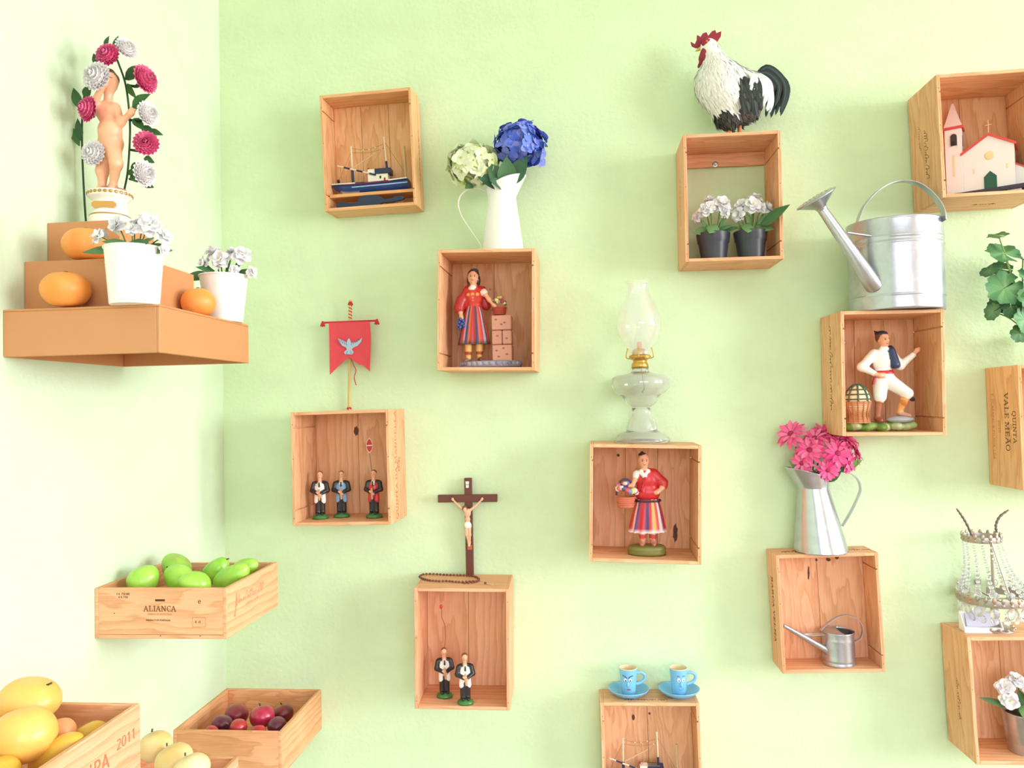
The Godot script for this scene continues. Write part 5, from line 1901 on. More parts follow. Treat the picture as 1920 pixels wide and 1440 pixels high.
func rooster_display() -> void:
	var at := Vector3(0.4005, 2.1718, 0.0784)
	var s := 0.001402
	var o := thing("rooster", "stuffed white and black rooster with red comb on top of a crate", "rooster", at)
	var white := lc(253, 251, 249)
	var grey := lc(120, 112, 110)
	var black := lc(46, 46, 48)
	var b := Body.new()
	b.o = Vector2(1377, 246)
	b.s = s
	b.k = 14 * s
	b.ell(b.at(1335, 64, 0), Vector3(13, 13, 11), white)
	b.cap(b.at(1338, 74, 0), b.at(1350, 112, 0), 15, 27, white)
	b.ell(b.at(1349, 138, 0), Vector3(41, 44, 34), white)
	b.ell(b.at(1366, 165, 0), Vector3(40, 38, 34), white)
	b.cap(b.at(1362, 128, 0), b.at(1414, 138, 0), 29, 19, white)
	b.ell(b.at(1400, 170, 0), Vector3(30, 30, 27), grey)
	b.ell(b.at(1361, 199, 0), Vector3(20, 22, 22), black)
	b.ell(b.at(1394, 192, 0), Vector3(24, 18, 20), lc(100, 92, 92))
	b.cap(b.at(1367, 206, 8), b.at(1368, 221, 8), 12, 6, black)
	b.cap(b.at(1386, 198, -6), b.at(1387, 207, -6), 10, 5, black)
	var body := b.mesh(0.0032)
	part("body", body, vmat(0.9), o)
	# small feathers lying on the body, following the way they grow
	var fr := RandomNumberGenerator.new()
	fr.seed = 91
	var mb := MB.new()
	var made := 0
	while made < 3200:
		var t := fr.randi() % (body.ix.size() / 3)
		var a := body.v[body.ix[t * 3]]
		var n := (body.v[body.ix[t * 3 + 2]] - a).cross(body.v[body.ix[t * 3 + 1]] - a).normalized()
		var c := body.c[body.ix[t * 3]]
		var y := a.y / s
		var flow := Vector3(0.25, -1, 0) if y > 90 else Vector3(0.6, -1, 0)
		flow = (flow - n * flow.dot(n) + Vector3(fr.randf_range(-0.25, 0.25), 0, fr.randf_range(-0.25, 0.25))).normalized()
		if y > 168 and (a.x < -38 * s or fr.randf() < 0.5):
			continue
		var lift := 0.07 if y > 60 else 0.16
		mb.col = c.lerp(lc(242, 238, 236), fr.randf() * 0.4) if c.r > 0.5 else c.lerp(lc(110, 104, 104), fr.randf() * 0.6)
		mb.leaf(xform(a + n * 0.0004, flow + n * lift, n), fr.randf_range(9, 17) * s, fr.randf_range(2.6, 4.6) * s, 0.1, 0.0, 0.8, 2, 3)
		made += 1
	var pl := part("plumage", mb, vmat(0.85), o)
	pl.set_meta("kind", "stuff")
	# comb, wattles, face, beak
	var crimson := mat(150, 34, 58, 0.6)
	mb = MB.new()
	var comb := PackedVector2Array()
	for q in [[1303, 55], [1310, 60], [1314, 52], [1315, 43], [1321, 47], [1325, 41], [1332, 39], [1335, 46], [1342, 38], [1348, 36], [1350, 42], [1359, 39], [1358, 48], [1351, 58], [1345, 55], [1335, 53], [1326, 56], [1321, 66], [1312, 66], [1305, 62]]:
		comb.append(Vector2(q[0] - 1377, 246 - q[1]) * s)
	mb.prism(comb, 5 * s)
	part("comb", mb, crimson, o)
	for z in [-1, 1]:
		mb = MB.new()
		mb.ell(turn(b.at(1330, 62, z * 9.5), Vector3(0, 0, 10)), Vector3(9.5, 8, 5) * s, 12, 8)
		part("face_patch", mb, crimson, o)
		mb = MB.new()
		mb.ell(Transform3D(Basis(), b.at(1330, 61, z * 14)), Vector3(2.4, 2.4, 1.6) * s, 10, 8)
		part("eye", mb, mat(196, 110, 60, 0.2), o)
		mb = MB.new()
		mb.ell(turn(b.at(1327, 82, z * 8), Vector3(0, 0, -14)), Vector3(9, 14, 5) * s, 12, 8)
		mb.ell(turn(b.at(1320, 95, z * 6), Vector3(0, 0, -30)), Vector3(3.4, 8, 2.6) * s, 10, 7)
		part("wattle", mb, crimson, o)
	mb = MB.new()
	mb.tube(spline([b.at(1325, 66, 0), b.at(1318, 69, 0), b.at(1311, 72.5, 0)], 3), [4.6 * s, 4.2 * s, 3.8 * s, 3.4 * s, 2.6 * s, 1.6 * s, 0.5 * s], 8)
	part("beak", mb, mat(226, 180, 90, 0.4), o)
	# legs with toes standing on the crate
	var shank := mat(214, 140, 76, 0.5)
	for q in [[1367, 8.0], [1387, -6.0]]:
		mb = MB.new()
		var z: float = q[1]
		mb.tube([b.at(q[0] + 2, 210, z), b.at(q[0], 243, z)], [4.4 * s, 3.6 * s], 8)
		for t in [-35.0, 0.0, 35.0, 180.0]:
			var d := Vector3(-cos(deg_to_rad(t)), 0, sin(deg_to_rad(t)))
			var l := 17.0 if t < 90 else 9.0
			mb.tube([b.at(q[0], 243.5, z), b.at(q[0], 243.6, z) + d * l * 0.6 * s, b.at(q[0], 244.6, z) + d * l * s], [2.6 * s, 2.2 * s, 1.0 * s], 7)
		part("leg", mb, shank, o)
	# tail sickles
	var ink_ := lc(26, 38, 40)
	var sheen := lc(70, 100, 98)
	for k in 17:
		var f := k / 16.0
		var reach := lerpf(62, 26, f)
		var drop := lerpf(74, 66, f) * (0.75 + 0.25 * sin(k * 2.1))
		var z := (k % 5 - 2) * 5.0
		var p0 := Vector3(1416, 134 + 8 * f, z * 0.5)
		var rise := lerpf(26, 4, f)
		var pts := [b.at(p0.x, p0.y, p0.z), b.at(p0.x + reach * 0.38, p0.y - rise, z), b.at(p0.x + reach * 0.85, p0.y - rise * 0.35 + 6, z), b.at(p0.x + reach, p0.y + drop * 0.38, z), b.at(p0.x + reach * 0.78, p0.y + drop * 0.85 + 6, z * 1.2)]
		part("tail_feather", feather_strip(spline(pts, 5), 13 * s, ink_, sheen.lerp(ink_, 0.35), Vector3(0, 0, 1)), vmat(0.4), o)
	# wing coverts, dark with green
	for k in 24:
		var x := 1384 + (k % 8) * 4.4
		var y := 140 + (k / 8) * 15.0 + 3.0 * sin(k * 2.2)
		var pts := [b.at(x, y, 28 + k / 8), b.at(x + 3, y + 18, 32 + k / 8), b.at(x + 6, y + 36 + 5 * sin(k * 1.3), 30)]
		part("wing_feather", feather_strip(spline(pts, 4), 10 * s, lc(36, 40, 42), lc(70, 96, 90) if k % 3 == 0 else lc(56, 58, 60), Vector3(0, 0, 1)), vmat(0.5), o)
	# long white saddle feathers falling over them
	for k in 48:
		var f := fmod(k * 0.618, 1.0)
		var x := 1398 + 28 * f
		var len_ := 34.0 + 42.0 * f + 12 * sin(k * 1.9)
		var pts := [b.at(x, 122 + 4 * f, 18 - 8 * f), b.at(x + 6 + 8 * f, 128 + len_ * 0.3, 30 - 6 * f), b.at(x + 5 + 12 * f, 122 + len_ * 0.75, 33 - 6 * f), b.at(x + 2 + 8 * f, 122 + len_, 32 - 6 * f)]
		part("saddle_feather", feather_strip(spline(pts, 4), 4.6 * s, lc(240, 238, 244), lc(252, 250, 252), Vector3(0, 0, 1)), vmat(0.85), o)
	# pots
	var plastic := mat(58, 60, 70, 0.38)
	var s2 := 0.001370
	var kind_ := {"top": 29.5, "foot": 23.0, "high": 51.0, "lip": 1.6, "band": 18.0, "mat": plastic}
	flower_pot("flower_pot", "black plastic pot of white flowers at the left in the rooster's crate", "black pots of white flowers", Vector3(0.3359, 1.8593, 0.0989), s2, kind_,
		[[-3, 114, 12, -4, Vector3(-0.2, 1, 0.4)], [16, 104, 15, 10, Vector3(0.2, 0.5, 1)], [-14, 95, 13, 8, Vector3(-0.3, 0.5, 1)], [-29, 84, 10, 4, Vector3(-0.9, 0.2, 0.5)], [22, 86, 9, 12, Vector3(0.6, -0.1, 0.8)], [-6, 100, 10, 14, Vector3(0, 0.2, 1)]],
		[[-6, 60, -38, 54, 24, 22, 0.7], [4, 66, -12, 50, 42, 24, 0.8], [10, 54, 46, 64, 14, 13, 0.2], [4, 56, 34, 66, 20, 10, 0.3], [-8, 56, -22, 80, 12, 9, 0.4], [10, 58, 22, 82, 16, 10, 0.6]])
	kind_.high = 52.0
	flower_pot("flower_pot", "black plastic pot of white flowers at the right in the rooster's crate, one big leaf", "black pots of white flowers", Vector3(0.4288, 1.8586, 0.1007), s2, kind_,
		[[-16, 102, 12, 4, Vector3(-0.6, 0.5, 0.8)], [11, 114, 13, -2, Vector3(0.1, 1, 0.5)], [3, 99, 15, 14, Vector3(0, 0.3, 1)], [30, 95, 12, 6, Vector3(0.8, 0.4, 0.6)], [-23, 84, 12, 8, Vector3(-0.8, 0, 0.7)], [-38, 92, 7, 4, Vector3(-1, 0.3, 0.3)], [18, 92, 10, 12, Vector3(0.4, 0, 1)]],
		[[14, 60, 50, 90, 62, 25, 0.05], [-6, 66, -12, 48, 42, 24, 0.75], [8, 62, 36, 54, 30, 22, 0.6], [-6, 56, -26, 62, 16, 14, 0.4], [10, 56, 26, 84, 18, 12, 0.8], [2, 58, -6, 84, 18, 11, 0.8]])

# ---------------------------------------------------------------- model church
func church_display() -> void:
	var at := Vector3(0.9343, 1.9896, 0.0454)
	var o := thing("model_church", "white model church with red roof edges and pointed bell tower", "model church", at)
	o.rotation_degrees.y = -30
	var wall := mat(250, 244, 248, 0.6)
	var roof := mat(226, 84, 74, 0.6)
	var y0 := 0.024
	var bx := func(called: String, a: Vector3, b: Vector3, m: Material, par: Node = o, bev := 0.0006) -> Node3D:
		var mb := MB.new()
		mb.cbox(Transform3D(Basis(), (a + b) / 2), b - a, bev)
		return part(called, mb, m, par)
	bx.call("base_board", Vector3(-0.004, 0.014, -0.062), Vector3(0.178, y0, 0.012), mat(64, 58, 76, 0.6))
	for x in [0.012, 0.13]:
		bx.call("base_foot", Vector3(x, 0, -0.05), Vector3(x + 0.03, 0.014, 0.004), wall)
	# tower
	var tw := 0.038
	var tower: Node3D = bx.call("tower", Vector3(0, y0, -0.036), Vector3(tw, y0 + 0.167, 0.002), wall)
	bx.call("cornice", Vector3(-0.004, y0 + 0.167, -0.04), Vector3(tw + 0.004, y0 + 0.173, 0.006), roof, tower)
	var mb := MB.new()
	var mid := Vector3(tw / 2, 0, -0.017)
	var pr := [Vector2(0.0295, y0 + 0.173), Vector2(0.024, y0 + 0.185), Vector2(0.003, y0 + 0.238), Vector2(0, y0 + 0.239)]
	mb.lathe(pr, 4, Transform3D(Basis(Vector3.UP, PI / 4), mid))
	var flat := MB.new()
	for k in range(0, mb.ix.size(), 3):
		var i0 := flat.v.size()
		for j in 3:
			flat.add(mb.v[mb.ix[k + j]])
		flat.tri(i0, i0 + 1, i0 + 2)
	part("spire", flat, mat(250, 226, 226, 0.6), tower)
	var arch := func(called: String, x: float, y: float, w: float, h: float, z: float, m: Material, par: Node, pointed := false) -> void:
		var poly := PackedVector2Array([Vector2(-w / 2, 0), Vector2(w / 2, 0), Vector2(w / 2, h - w / 2)])
		if pointed:
			poly.append(Vector2(0, h))
		else:
			for k in range(1, 8):
				var a := PI * k / 8
				poly.append(Vector2(cos(a) * w / 2, h - w / 2 + sin(a) * w / 2))
		poly.append(Vector2(-w / 2, h - w / 2))
		var p := MB.new()
		p.prism(poly, 0.0024, Transform3D(Basis(), Vector3(x, y, z)))
		part(called, p, m, par)
	arch.call("bell_opening_frame", tw / 2, y0 + 0.122, 0.019, 0.034, 0.002, mat(226, 220, 226, 0.6), tower)
	arch.call("bell_opening", tw / 2 + 0.001, y0 + 0.124, 0.0145, 0.03, 0.0028, mat(70, 62, 64, 0.8), tower)
	mb = MB.new()
	mb.lathe([Vector2(0.0055, 0), Vector2(0.0045, 0.003), Vector2(0.003, 0.008), Vector2(0, 0.01)], 12, Transform3D(Basis(), Vector3(tw / 2 + 0.001, y0 + 0.126, 0.004)))
	part("bell", mb, mat(50, 44, 44, 0.4), tower)
	bx.call("bell_slit", Vector3(tw - 0.0008, y0 + 0.125, -0.022), Vector3(tw + 0.0008, y0 + 0.152, -0.014), mat(90, 84, 90, 0.7), tower)
	bx.call("yellow_slit", Vector3(tw / 2 - 0.003, y0 + 0.045, 0.0015), Vector3(tw / 2 + 0.002, y0 + 0.1, 0.0026), mat(246, 222, 180, 0.6), tower)
	# nave with gable
	var x0 := 0.0385
	var x1 := 0.148
	var xm := 0.095
	mb = MB.new()
	var gable := PackedVector2Array([Vector2(x0, y0), Vector2(x1, y0), Vector2(x1, y0 + 0.104), Vector2(xm, y0 + 0.135), Vector2(x0, y0 + 0.098)])
	mb.prism(gable, 0.06, Transform3D(Basis(), Vector3(0, 0, -0.03)))
	var nave := part("nave", mb, wall, o)
	for q in [[Vector2(x0 - 0.005, y0 + 0.094), Vector2(xm, y0 + 0.1345)], [Vector2(xm, y0 + 0.1345), Vector2(x1 + 0.005, y0 + 0.1)]]:
		mb = MB.new()
		mb.prism(PackedVector2Array([q[0], q[1], q[1] + Vector2(0, 0.0065), q[0] + Vector2(0, 0.0065)]), 0.067, Transform3D(Basis(), Vector3(0, 0, -0.0295)))
		part("roof_slope", mb, roof, nave)
	arch.call("door", 0.096, y0 + 0.002, 0.027, 0.043, 0.0004, mat(34, 92, 72, 0.5), nave, true)
	mb = MB.new()
	mb.lathe([Vector2(0, 0.0022), Vector2(0.008, 0.002), Vector2(0.0105, 0.0012), Vector2(0.0105, -0.001)], 24, turn(Vector3(0.096, y0 + 0.084, 0), Vector3(90, 0, 0)))
	part("rose_window", mb, mat(244, 222, 170, 0.6), nave)
	for x in [0.062, 0.132]:
		bx.call("slit_window", Vector3(x - 0.002, y0 + 0.045, -0.0005), Vector3(x + 0.002, y0 + 0.057, 0.0008), mat(250, 226, 190, 0.6), nave)
	mb = MB.new()
	mb.cbox(Transform3D(Basis(), Vector3(xm + 0.001, y0 + 0.155, 0)), Vector3(0.0016, 0.036, 0.0016), 0.0)
	mb.cbox(Transform3D(Basis(), Vector3(xm + 0.001, y0 + 0.161, 0)), Vector3(0.014, 0.0016, 0.0016), 0.0)
	part("cross", mb, mat(246, 206, 170, 0.5), nave)
	# lean-to on the right
	mb = MB.new()
	mb.prism(PackedVector2Array([Vector2(x1, y0), Vector2(0.17, y0), Vector2(0.17, y0 + 0.042), Vector2(x1, y0 + 0.056)]), 0.036, Transform3D(Basis(), Vector3(0, 0, -0.034)))
	var an := part("lean_to", mb, wall, o)
	mb = MB.new()
	mb.prism(PackedVector2Array([Vector2(x1, y0 + 0.056), Vector2(0.173, y0 + 0.0405), Vector2(0.173, y0 + 0.0445), Vector2(x1, y0 + 0.06)]), 0.04, Transform3D(Basis(), Vector3(0, 0, -0.034)))
	part("roof_slope", mb, roof, an)
	bx.call("slit_window", Vector3(0.1696, y0 + 0.014, -0.032), Vector3(0.1706, y0 + 0.028, -0.029), mat(120, 116, 124, 0.6), an)

# ---------------------------------------------------------------- watering cans and the stepping man
func zinc(rough := 0.32) -> StandardMaterial3D:
	var key := "zinc%.2f" % rough
	if not mats.has(key):
		var n := FastNoiseLite.new()
		n.noise_type = FastNoiseLite.TYPE_CELLULAR
		n.seed = 14
		n.frequency = 0.03
		n.cellular_return_type = FastNoiseLite.RETURN_CELL_VALUE
		var im := n.get_seamless_image(256, 256)
		for y in 256:
			for x in 256:
				var t := 0.9 + 0.1 * im.get_pixel(x, y).r
				im.set_pixel(x, y, Color(t, t, t))
		var m := StandardMaterial3D.new()
		m.albedo_texture = ImageTexture.create_from_image(im)
		m.albedo_color = Color8(200, 202, 212)
		m.metallic = 0.9
		m.roughness = rough
		m.uv1_triplanar = true
		m.uv1_scale = Vector3.ONE * 6.0
		mats[key] = m
	return mats[key]

# a flat strap swept along a path; side is the direction of its breadth
func strap(path: Array, breadth: float, thick: float, side: Vector3) -> MB:
	var mb := MB.new()
	var rows := []
	for i in path.size():
		var d: Vector3 = (path[mini(i + 1, path.size() - 1)] - path[maxi(i - 1, 0)]).normalized()
		var n := d.cross(side).normalized()
		var e := n.cross(d).normalized()
		var row := []
		for q in [[-1, -1], [1, -1], [1, 1], [-1, 1], [-1, -1]]:
			row.append(path[i] + e * breadth * 0.5 * q[0] + n * thick * 0.5 * q[1])
		rows.append(row)
	for k in 4:
		var two := []
		for r in rows:
			two.append([r[k], r[k + 1]])
		mb.grid(two)
	return mb

func watering_can_display() -> void:
	var at := Vector3(0.7755, 1.7115, 0.1125)
	var s := 0.001335
	var o := thing("watering_can", "big galvanised watering can with a sprinkler rose on a crate", "watering can", at)
	var m := zinc(0.3)
	var mb := MB.new()
	var pr := []
	for q in [[0, 1], [80, 1], [81, 0], [81.5, 3], [81.5, 22], [83, 24], [83, 26], [81.8, 28], [81.8, 116], [83.4, 118], [83.4, 121], [82, 123], [82, 127], [83.6, 129], [83.6, 132], [82, 134], [82, 160], [83.5, 162], [83.5, 165], [81, 165], [80.5, 150], [80, 4], [0, 4]]:
		pr.append(Vector2(q[0], q[1]) * s)
	mb.lathe(pr, 72, Transform3D.IDENTITY, 1.0, 0.92)
	part("body", mb, m, o)
	var w := func(px: float, py: float, z := 0.0) -> Vector3:
		return Vector3((px - 1682) * s, (580 - py) * s, z * s)
	part("carrying_handle", strap(spline([w.call(1618, 424, -4), w.call(1618, 408, -4), w.call(1632, 376, -2), w.call(1660, 348, 0), w.call(1693, 337, 6), w.call(1722, 347, 16), w.call(1742, 374, 30), w.call(1748, 404, 48), w.call(1748, 424, 52)], 5), 13 * s, 1.6 * s, Vector3(0.15, 0, 1)), m, o)
	part("pouring_handle", strap(spline([w.call(1756, 430, -30), w.call(1778, 436, -36), w.call(1784, 464, -38), w.call(1776, 490, -38), w.call(1756, 506, -34)], 5), 14 * s, 1.6 * s, Vector3(0, 0, 1)), m, o)
	mb = MB.new()
	mb.tube([w.call(1626, 536, 46), w.call(1613, 522, 56), w.call(1575, 462, 62), w.call(1533, 396, 66)], [16 * s, 15 * s, 11 * s, 8.5 * s], 24)
	part("spout", mb, m, o)
	# sprinkler rose: a cone that opens to a flat round face
	mb = MB.new()
	var neck: Vector3 = w.call(1533, 396, 66)
	var aim := Vector3(-0.42, 0.72, 0.12).normalized()
	var rose := xform(neck, aim, Vector3(0, 0, 1))
	mb.lathe([Vector2(8.6, -3) * s, Vector2(9.2, 0) * s, Vector2(11, 4) * s, Vector2(34, 19) * s, Vector2(37, 20) * s, Vector2(37, 22.5) * s, Vector2(30, 24) * s, Vector2(0, 25.5) * s], 36, rose)
	var rs := part("rose", mb, m, o)
	mb = MB.new()
	for k in 40:
		var a := k * 2.39
		var r := 30.0 * sqrt((k + 0.5) / 40.0)
		mb.ell(rose * Transform3D(Basis(), Vector3(r * cos(a), 25.3 - r * 0.045, r * sin(a)) * s), Vector3(1.3, 0.5, 1.3) * s, 6, 4)
	part("holes", mb, mat(80, 82, 84, 0.6), rs)
	mb = MB.new()
	mb.tube([w.call(1577, 440, 62), w.call(1622, 446, 50)], 2.4 * s, 8)
	part("spout_brace", mb, m, o)
	# stepping man
	at = Vector3(0.7236, 1.4168, 0.1010)
	s = 0.001333
	o = thing("man_figurine", "painted figurine of a man in white with navy cap beside a lidded basket", "figurine", at)
	var white := lc(248, 240, 236)
	var skin := lc(238, 168, 132)
	var b := Body.new()
	b.o = Vector2(1646, 809.5)
	b.s = s
	b.k = 4 * s
	var brown := lc(166, 100, 72)
	b.cap(b.at(1654, 716, 0), b.at(1651, 745, 3), 14, 11.5, white)
	b.cap(b.at(1649, 750, 3), b.at(1645, 784, 2), 7, 5.2, brown)
	b.cap(b.at(1645, 787, 2), b.at(1648, 789, 12), 5.4, 4.2, lc(150, 86, 66))
	b.cap(b.at(1667, 716, 2), b.at(1696, 740, 14), 14, 10.5, white)
	b.cap(b.at(1692, 748, 12), b.at(1683, 774, 8), 7.4, 5.2, lc(232, 162, 92))
	b.cap(b.at(1690, 756, 12), b.at(1690, 757, 12), 7.3, 7.3, lc(206, 120, 60))
	b.cap(b.at(1684, 777, 8), b.at(1698, 781, 14), 5.4, 3.8, lc(196, 140, 116))
	b.ell(b.at(1660, 710, 1), Vector3(19, 12, 12), white)
	b.ell(b.at(1661, 700, 1), Vector3(18, 5, 12), lc(204, 48, 60))
	b.ell(b.at(1659, 680, 1), Vector3(18, 24, 12), white)
	b.cap(b.at(1645, 664, 0), b.at(1674, 664, 0), 8, 8, white)
	b.cap(b.at(1643, 666, 0), b.at(1619, 689, 6), 9, 8, white)
	b.cap(b.at(1619, 689, 6), b.at(1638, 701, 12), 8, 5, white)
	b.cap(b.at(1640, 703, 13), b.at(1647, 706, 14), 4, 3.6, skin)
	b.cap(b.at(1648, 703, 15), b.at(1655, 703, 14), 2.4, 1.8, skin)
	b.cap(b.at(1648, 707, 15), b.at(1655, 708, 14), 2.4, 1.8, skin)
	b.cap(b.at(1676, 667, 0), b.at(1689, 688, 4), 9, 8, white)
	b.cap(b.at(1689, 688, 4), b.at(1709, 670, 10), 7.6, 5, white)
	b.cap(b.at(1711, 668, 10), b.at(1716, 661, 11), 3.8, 3.6, skin)
	b.cap(b.at(1716, 660, 11), b.at(1720, 656, 12), 2.6, 1.8, skin)
	b.cap(b.at(1718, 662, 11), b.at(1722, 659, 10), 2.2, 1.6, skin)
	b.cap(b.at(1673, 660, 6), b.at(1677, 686, 11), 7, 8, lc(46, 60, 96))
	b.cap(b.at(1675, 656, -3), b.at(1679, 684, -4), 7, 7, lc(46, 60, 96))
	b.cap(b.at(1660, 660, 2), b.at(1660, 650, 3), 6, 5.6, skin)
	b.cap(b.at(1655, 656, 7), b.at(1664, 656, 8), 3, 3, white)
	b.ell(b.at(1661, 640, 4), Vector3(9.8, 13.4, 10.4), skin)
	b.ell(b.at(1658, 634, -1), Vector3(10.6, 11, 10.4), lc(104, 62, 46))
	b.ell(b.at(1659, 627, 0), Vector3(10.6, 5.4, 10.5), lc(44, 46, 66))
	b.cap(b.at(1650, 626, -1), b.at(1646, 620.5, -2), 2.4, 1.0, lc(44, 46, 66))
	b.ell(b.at(1665, 641, 14), Vector3(1.6, 2.8, 2.2), skin)
	var fig := part("body", b.mesh(0.0021), vmat(0.32), o)
	face_parts(fig, b, Vector3(1661, 640, 4), Vector3(10, 13.4, 10.7), 0.28)
	mb = MB.new()
	mb.col = lc(204, 48, 60)
	mb.tube(spline([b.at(1643, 702, 8), b.at(1639, 712, 9), b.at(1637, 722, 8)], 4), 3.4 * s, 7, 0.5)
	part("sash_end", mb, vmat(0.5), o)
	mb = MB.new()
	mb.col = lc(62, 48, 52)
	mb.ell(turn(b.at(1707, 750, 4), Vector3(0, 0, -30)), Vector3(7, 4.5, 3) * s, 10, 7)
	mb.tube([b.at(1695, 748, 2), b.at(1706, 749, 4)], 1.6 * s, 6)
	part("flask", mb, vmat(0.4), o)
	mb = MB.new()
	mb.col = lc(168, 168, 176)
	mb.ell(b_at(b, 1684, 788, 8), Vector3(25, 6.5, 14) * s, 18, 8)
	part("step_stone", mb, vmat(0.6), o)
	# mossy ground
	var g := Body.new()
	g.o = b.o
	g.s = s
	g.k = 5 * s
	for k in 13:
		g.ell(g.at(1594 + k * 9.2, 801 - 2 * sin(k * 1.7), 6 * sin(k * 2.3)), Vector3(10, 8, 15), lc(126, 150, 70).lerp(lc(190, 194, 150), 0.5 + 0.5 * sin(k * 2.9)) if k > 7 or k % 3 == 1 else lc(110, 140, 58))
	part("mossy_ground", g.mesh(0.0026), vmat(0.5), o)
	# lidded wicker basket
	var bk := Node3D.new()
	bk.name = "basket"
	o.add_child(bk)
	mb = MB.new()
	mb.col = lc(206, 140, 96)
	var foot := b.at(1611, 794, 2)
	for k in 13:
		var f := k / 12.0
		var r := 18.0 + 5.0 * absf(f - 0.35) * 2.0
		mb.lathe([Vector2(r - 1.2, k * 3.2) * s, Vector2(r + 0.6, k * 3.2 + 1.6) * s, Vector2(r - 1.2, k * 3.2 + 3.2) * s], 24, Transform3D(Basis(), foot), 1.0, 0.75)
	part("wicker", mb, vmat(0.65), bk)
	for k in 14:
		mb = MB.new()
		mb.col = lc(180, 112, 74)
		var a := TAU * k / 14
		mb.tube([foot + Vector3(cos(a) * 20, 0, sin(a) * 15) * s, foot + Vector3(cos(a) * 19.6, 20, sin(a) * 14.8) * s, foot + Vector3(cos(a) * 24, 41, sin(a) * 18) * s], 1.5 * s, 6)
		part("stake", mb, vmat(0.65), bk)
	mb = MB.new()
	mb.col = lc(244, 226, 186)
	mb.ell(Transform3D(Basis(), foot + Vector3(0, 40, 0) * s), Vector3(22.5, 32, 17) * s, 22, 12)
	part("lid", mb, vmat(0.5), bk)
	for k in 4:
		mb = MB.new()
		mb.col = lc(86, 92, 66) if k != 1 else lc(52, 110, 92)
		var a := PI * k / 4.0 + 0.2
		var arc := []
		for j in 15:
			var t := PI * j / 14.0
			arc.append(foot + Vector3(0, 40, 0) * s + Vector3(cos(t) * cos(a) * 23.4, sin(t) * 33, cos(t) * sin(a) * 18) * s)
		mb.tube(arc, 1.7 * s, 6)
		part("lattice", mb, vmat(0.5), bk)
	for k in 3:
		mb = MB.new()
		mb.col = lc(92, 84, 58)
		var h := 5.0 + k * 9.0
		var q := sqrt(1.0 - pow(h / 33.0, 2.0))
		var ring := []
		for j in 25:
			var t := TAU * j / 24.0
			ring.append(foot + Vector3(cos(t) * 23.2 * q, 40 + h, sin(t) * 17.8 * q) * s)
		mb.tube(ring, 1.4 * s, 6)
		part("lattice", mb, vmat(0.5), bk)

func b_at(b: Body, x: float, y: float, z: float) -> Transform3D:
	return Transform3D(Basis(), b.at(x, y, z))

# ---------------------------------------------------------------- pitchers with flowers
# conical pitcher with a slanted pouring lip; dir is the side of the spout (1 right, -1 left), numbers in units of s
func pitcher(called: String, label: String, at: Vector3, s: float, foot: float, neck: float, neck_h: float, low: float, high: float, out_low: float, out_high: float, dir: int, m: Material, handle: Array, breadth: float, lean := 0.0) -> Node3D:
	var o := thing(called, label, "jug", at)
	var rows := []
	var n := 56
	var ring := func(r: float, h: float) -> Array:
		var q := []
		for k in n:
			var a := TAU * k / n
			q.append(Vector3(cos(a) * r + lean * h, h, sin(a) * r) * s)
		return q
	var lip := func(f: float, inset: float) -> Array:
		var q := []
		for k in n:
			var a := TAU * k / n
			var t := 0.5 + 0.5 * cos(a) * dir
			var h := neck_h + lerpf(low, high, t) * f
			var r := neck + lerpf(out_low, out_high, pow(t, 2.2)) * f - inset
			q.append(Vector3(cos(a) * r + lean * neck_h, h, sin(a) * r * (1.0 - 0.12 * f * t)) * s)
		return q
	rows.append(ring.call(0.001, 0.6))
	rows.append(ring.call(foot - 1.0, 0.6))
	rows.append(ring.call(foot, 0.0))
	rows.append(ring.call(foot, 2.0))
	for k in 6:
		var f := (k + 1) / 6.0
		rows.append(ring.call(lerpf(foot, neck, f), lerpf(2.0, neck_h - 1.0, f)))
	rows.append(ring.call(neck + 0.5, neck_h))
	rows.append(lip.call(0.06, 0.0))
	for f in [0.25, 0.5, 0.75, 0.97]:
		rows.append(lip.call(f, 0.0))
	rows.append(lip.call(1.0, -0.5))
	rows.append(lip.call(1.0, 1.0))
	for f in [0.75, 0.4, 0.06]:
		rows.append(lip.call(f, 1.2))
	rows.append(ring.call(neck - 1.2, neck_h - 1))
	rows.append(ring.call(lerpf(neck, foot, 0.4) - 1.2, neck_h * 0.6))
	rows.append(ring.call(0.001, neck_h * 0.6))
	var mb := MB.new()
	mb.grid(rows, true)
	part("body", mb, m, o)
	var pts := []
	for q in handle:
		pts.append(Vector3(q[0], q[1], 0) * s)
	part("handle", strap(spline(pts, 6), breadth * s, 1.4 * s, Vector3(0, 0, 1)), m, o)
	return o

func floret(seed_: int, c1: Color, c2: Color, mid: Color) -> ArrayMesh:
	var r := RandomNumberGenerator.new()
	r.seed = seed_
	var mb := MB.new()
	for k in 4:
		var a := TAU * (k + r.randf() * 0.2) / 4
		var out_ := Vector3(cos(a), 0, sin(a))
		mb.col = c1.lerp(c2, r.randf())
		var tilt := r.randf_range(0.0, 0.45)
		mb.leaf(xform(out_ * 0.06, out_ * cos(tilt) + Vector3.UP * sin(tilt), Vector3.UP), 0.95, 0.98, r.randf_range(-0.1, 0.5), 0.12, 0.72, 5, 5, 0.06, 0.5)
	mb.col = mid
	mb.ell(Transform3D(Basis(), Vector3(0, 0.06, 0)), Vector3.ONE * 0.12, 8, 5)
	return mb.done()

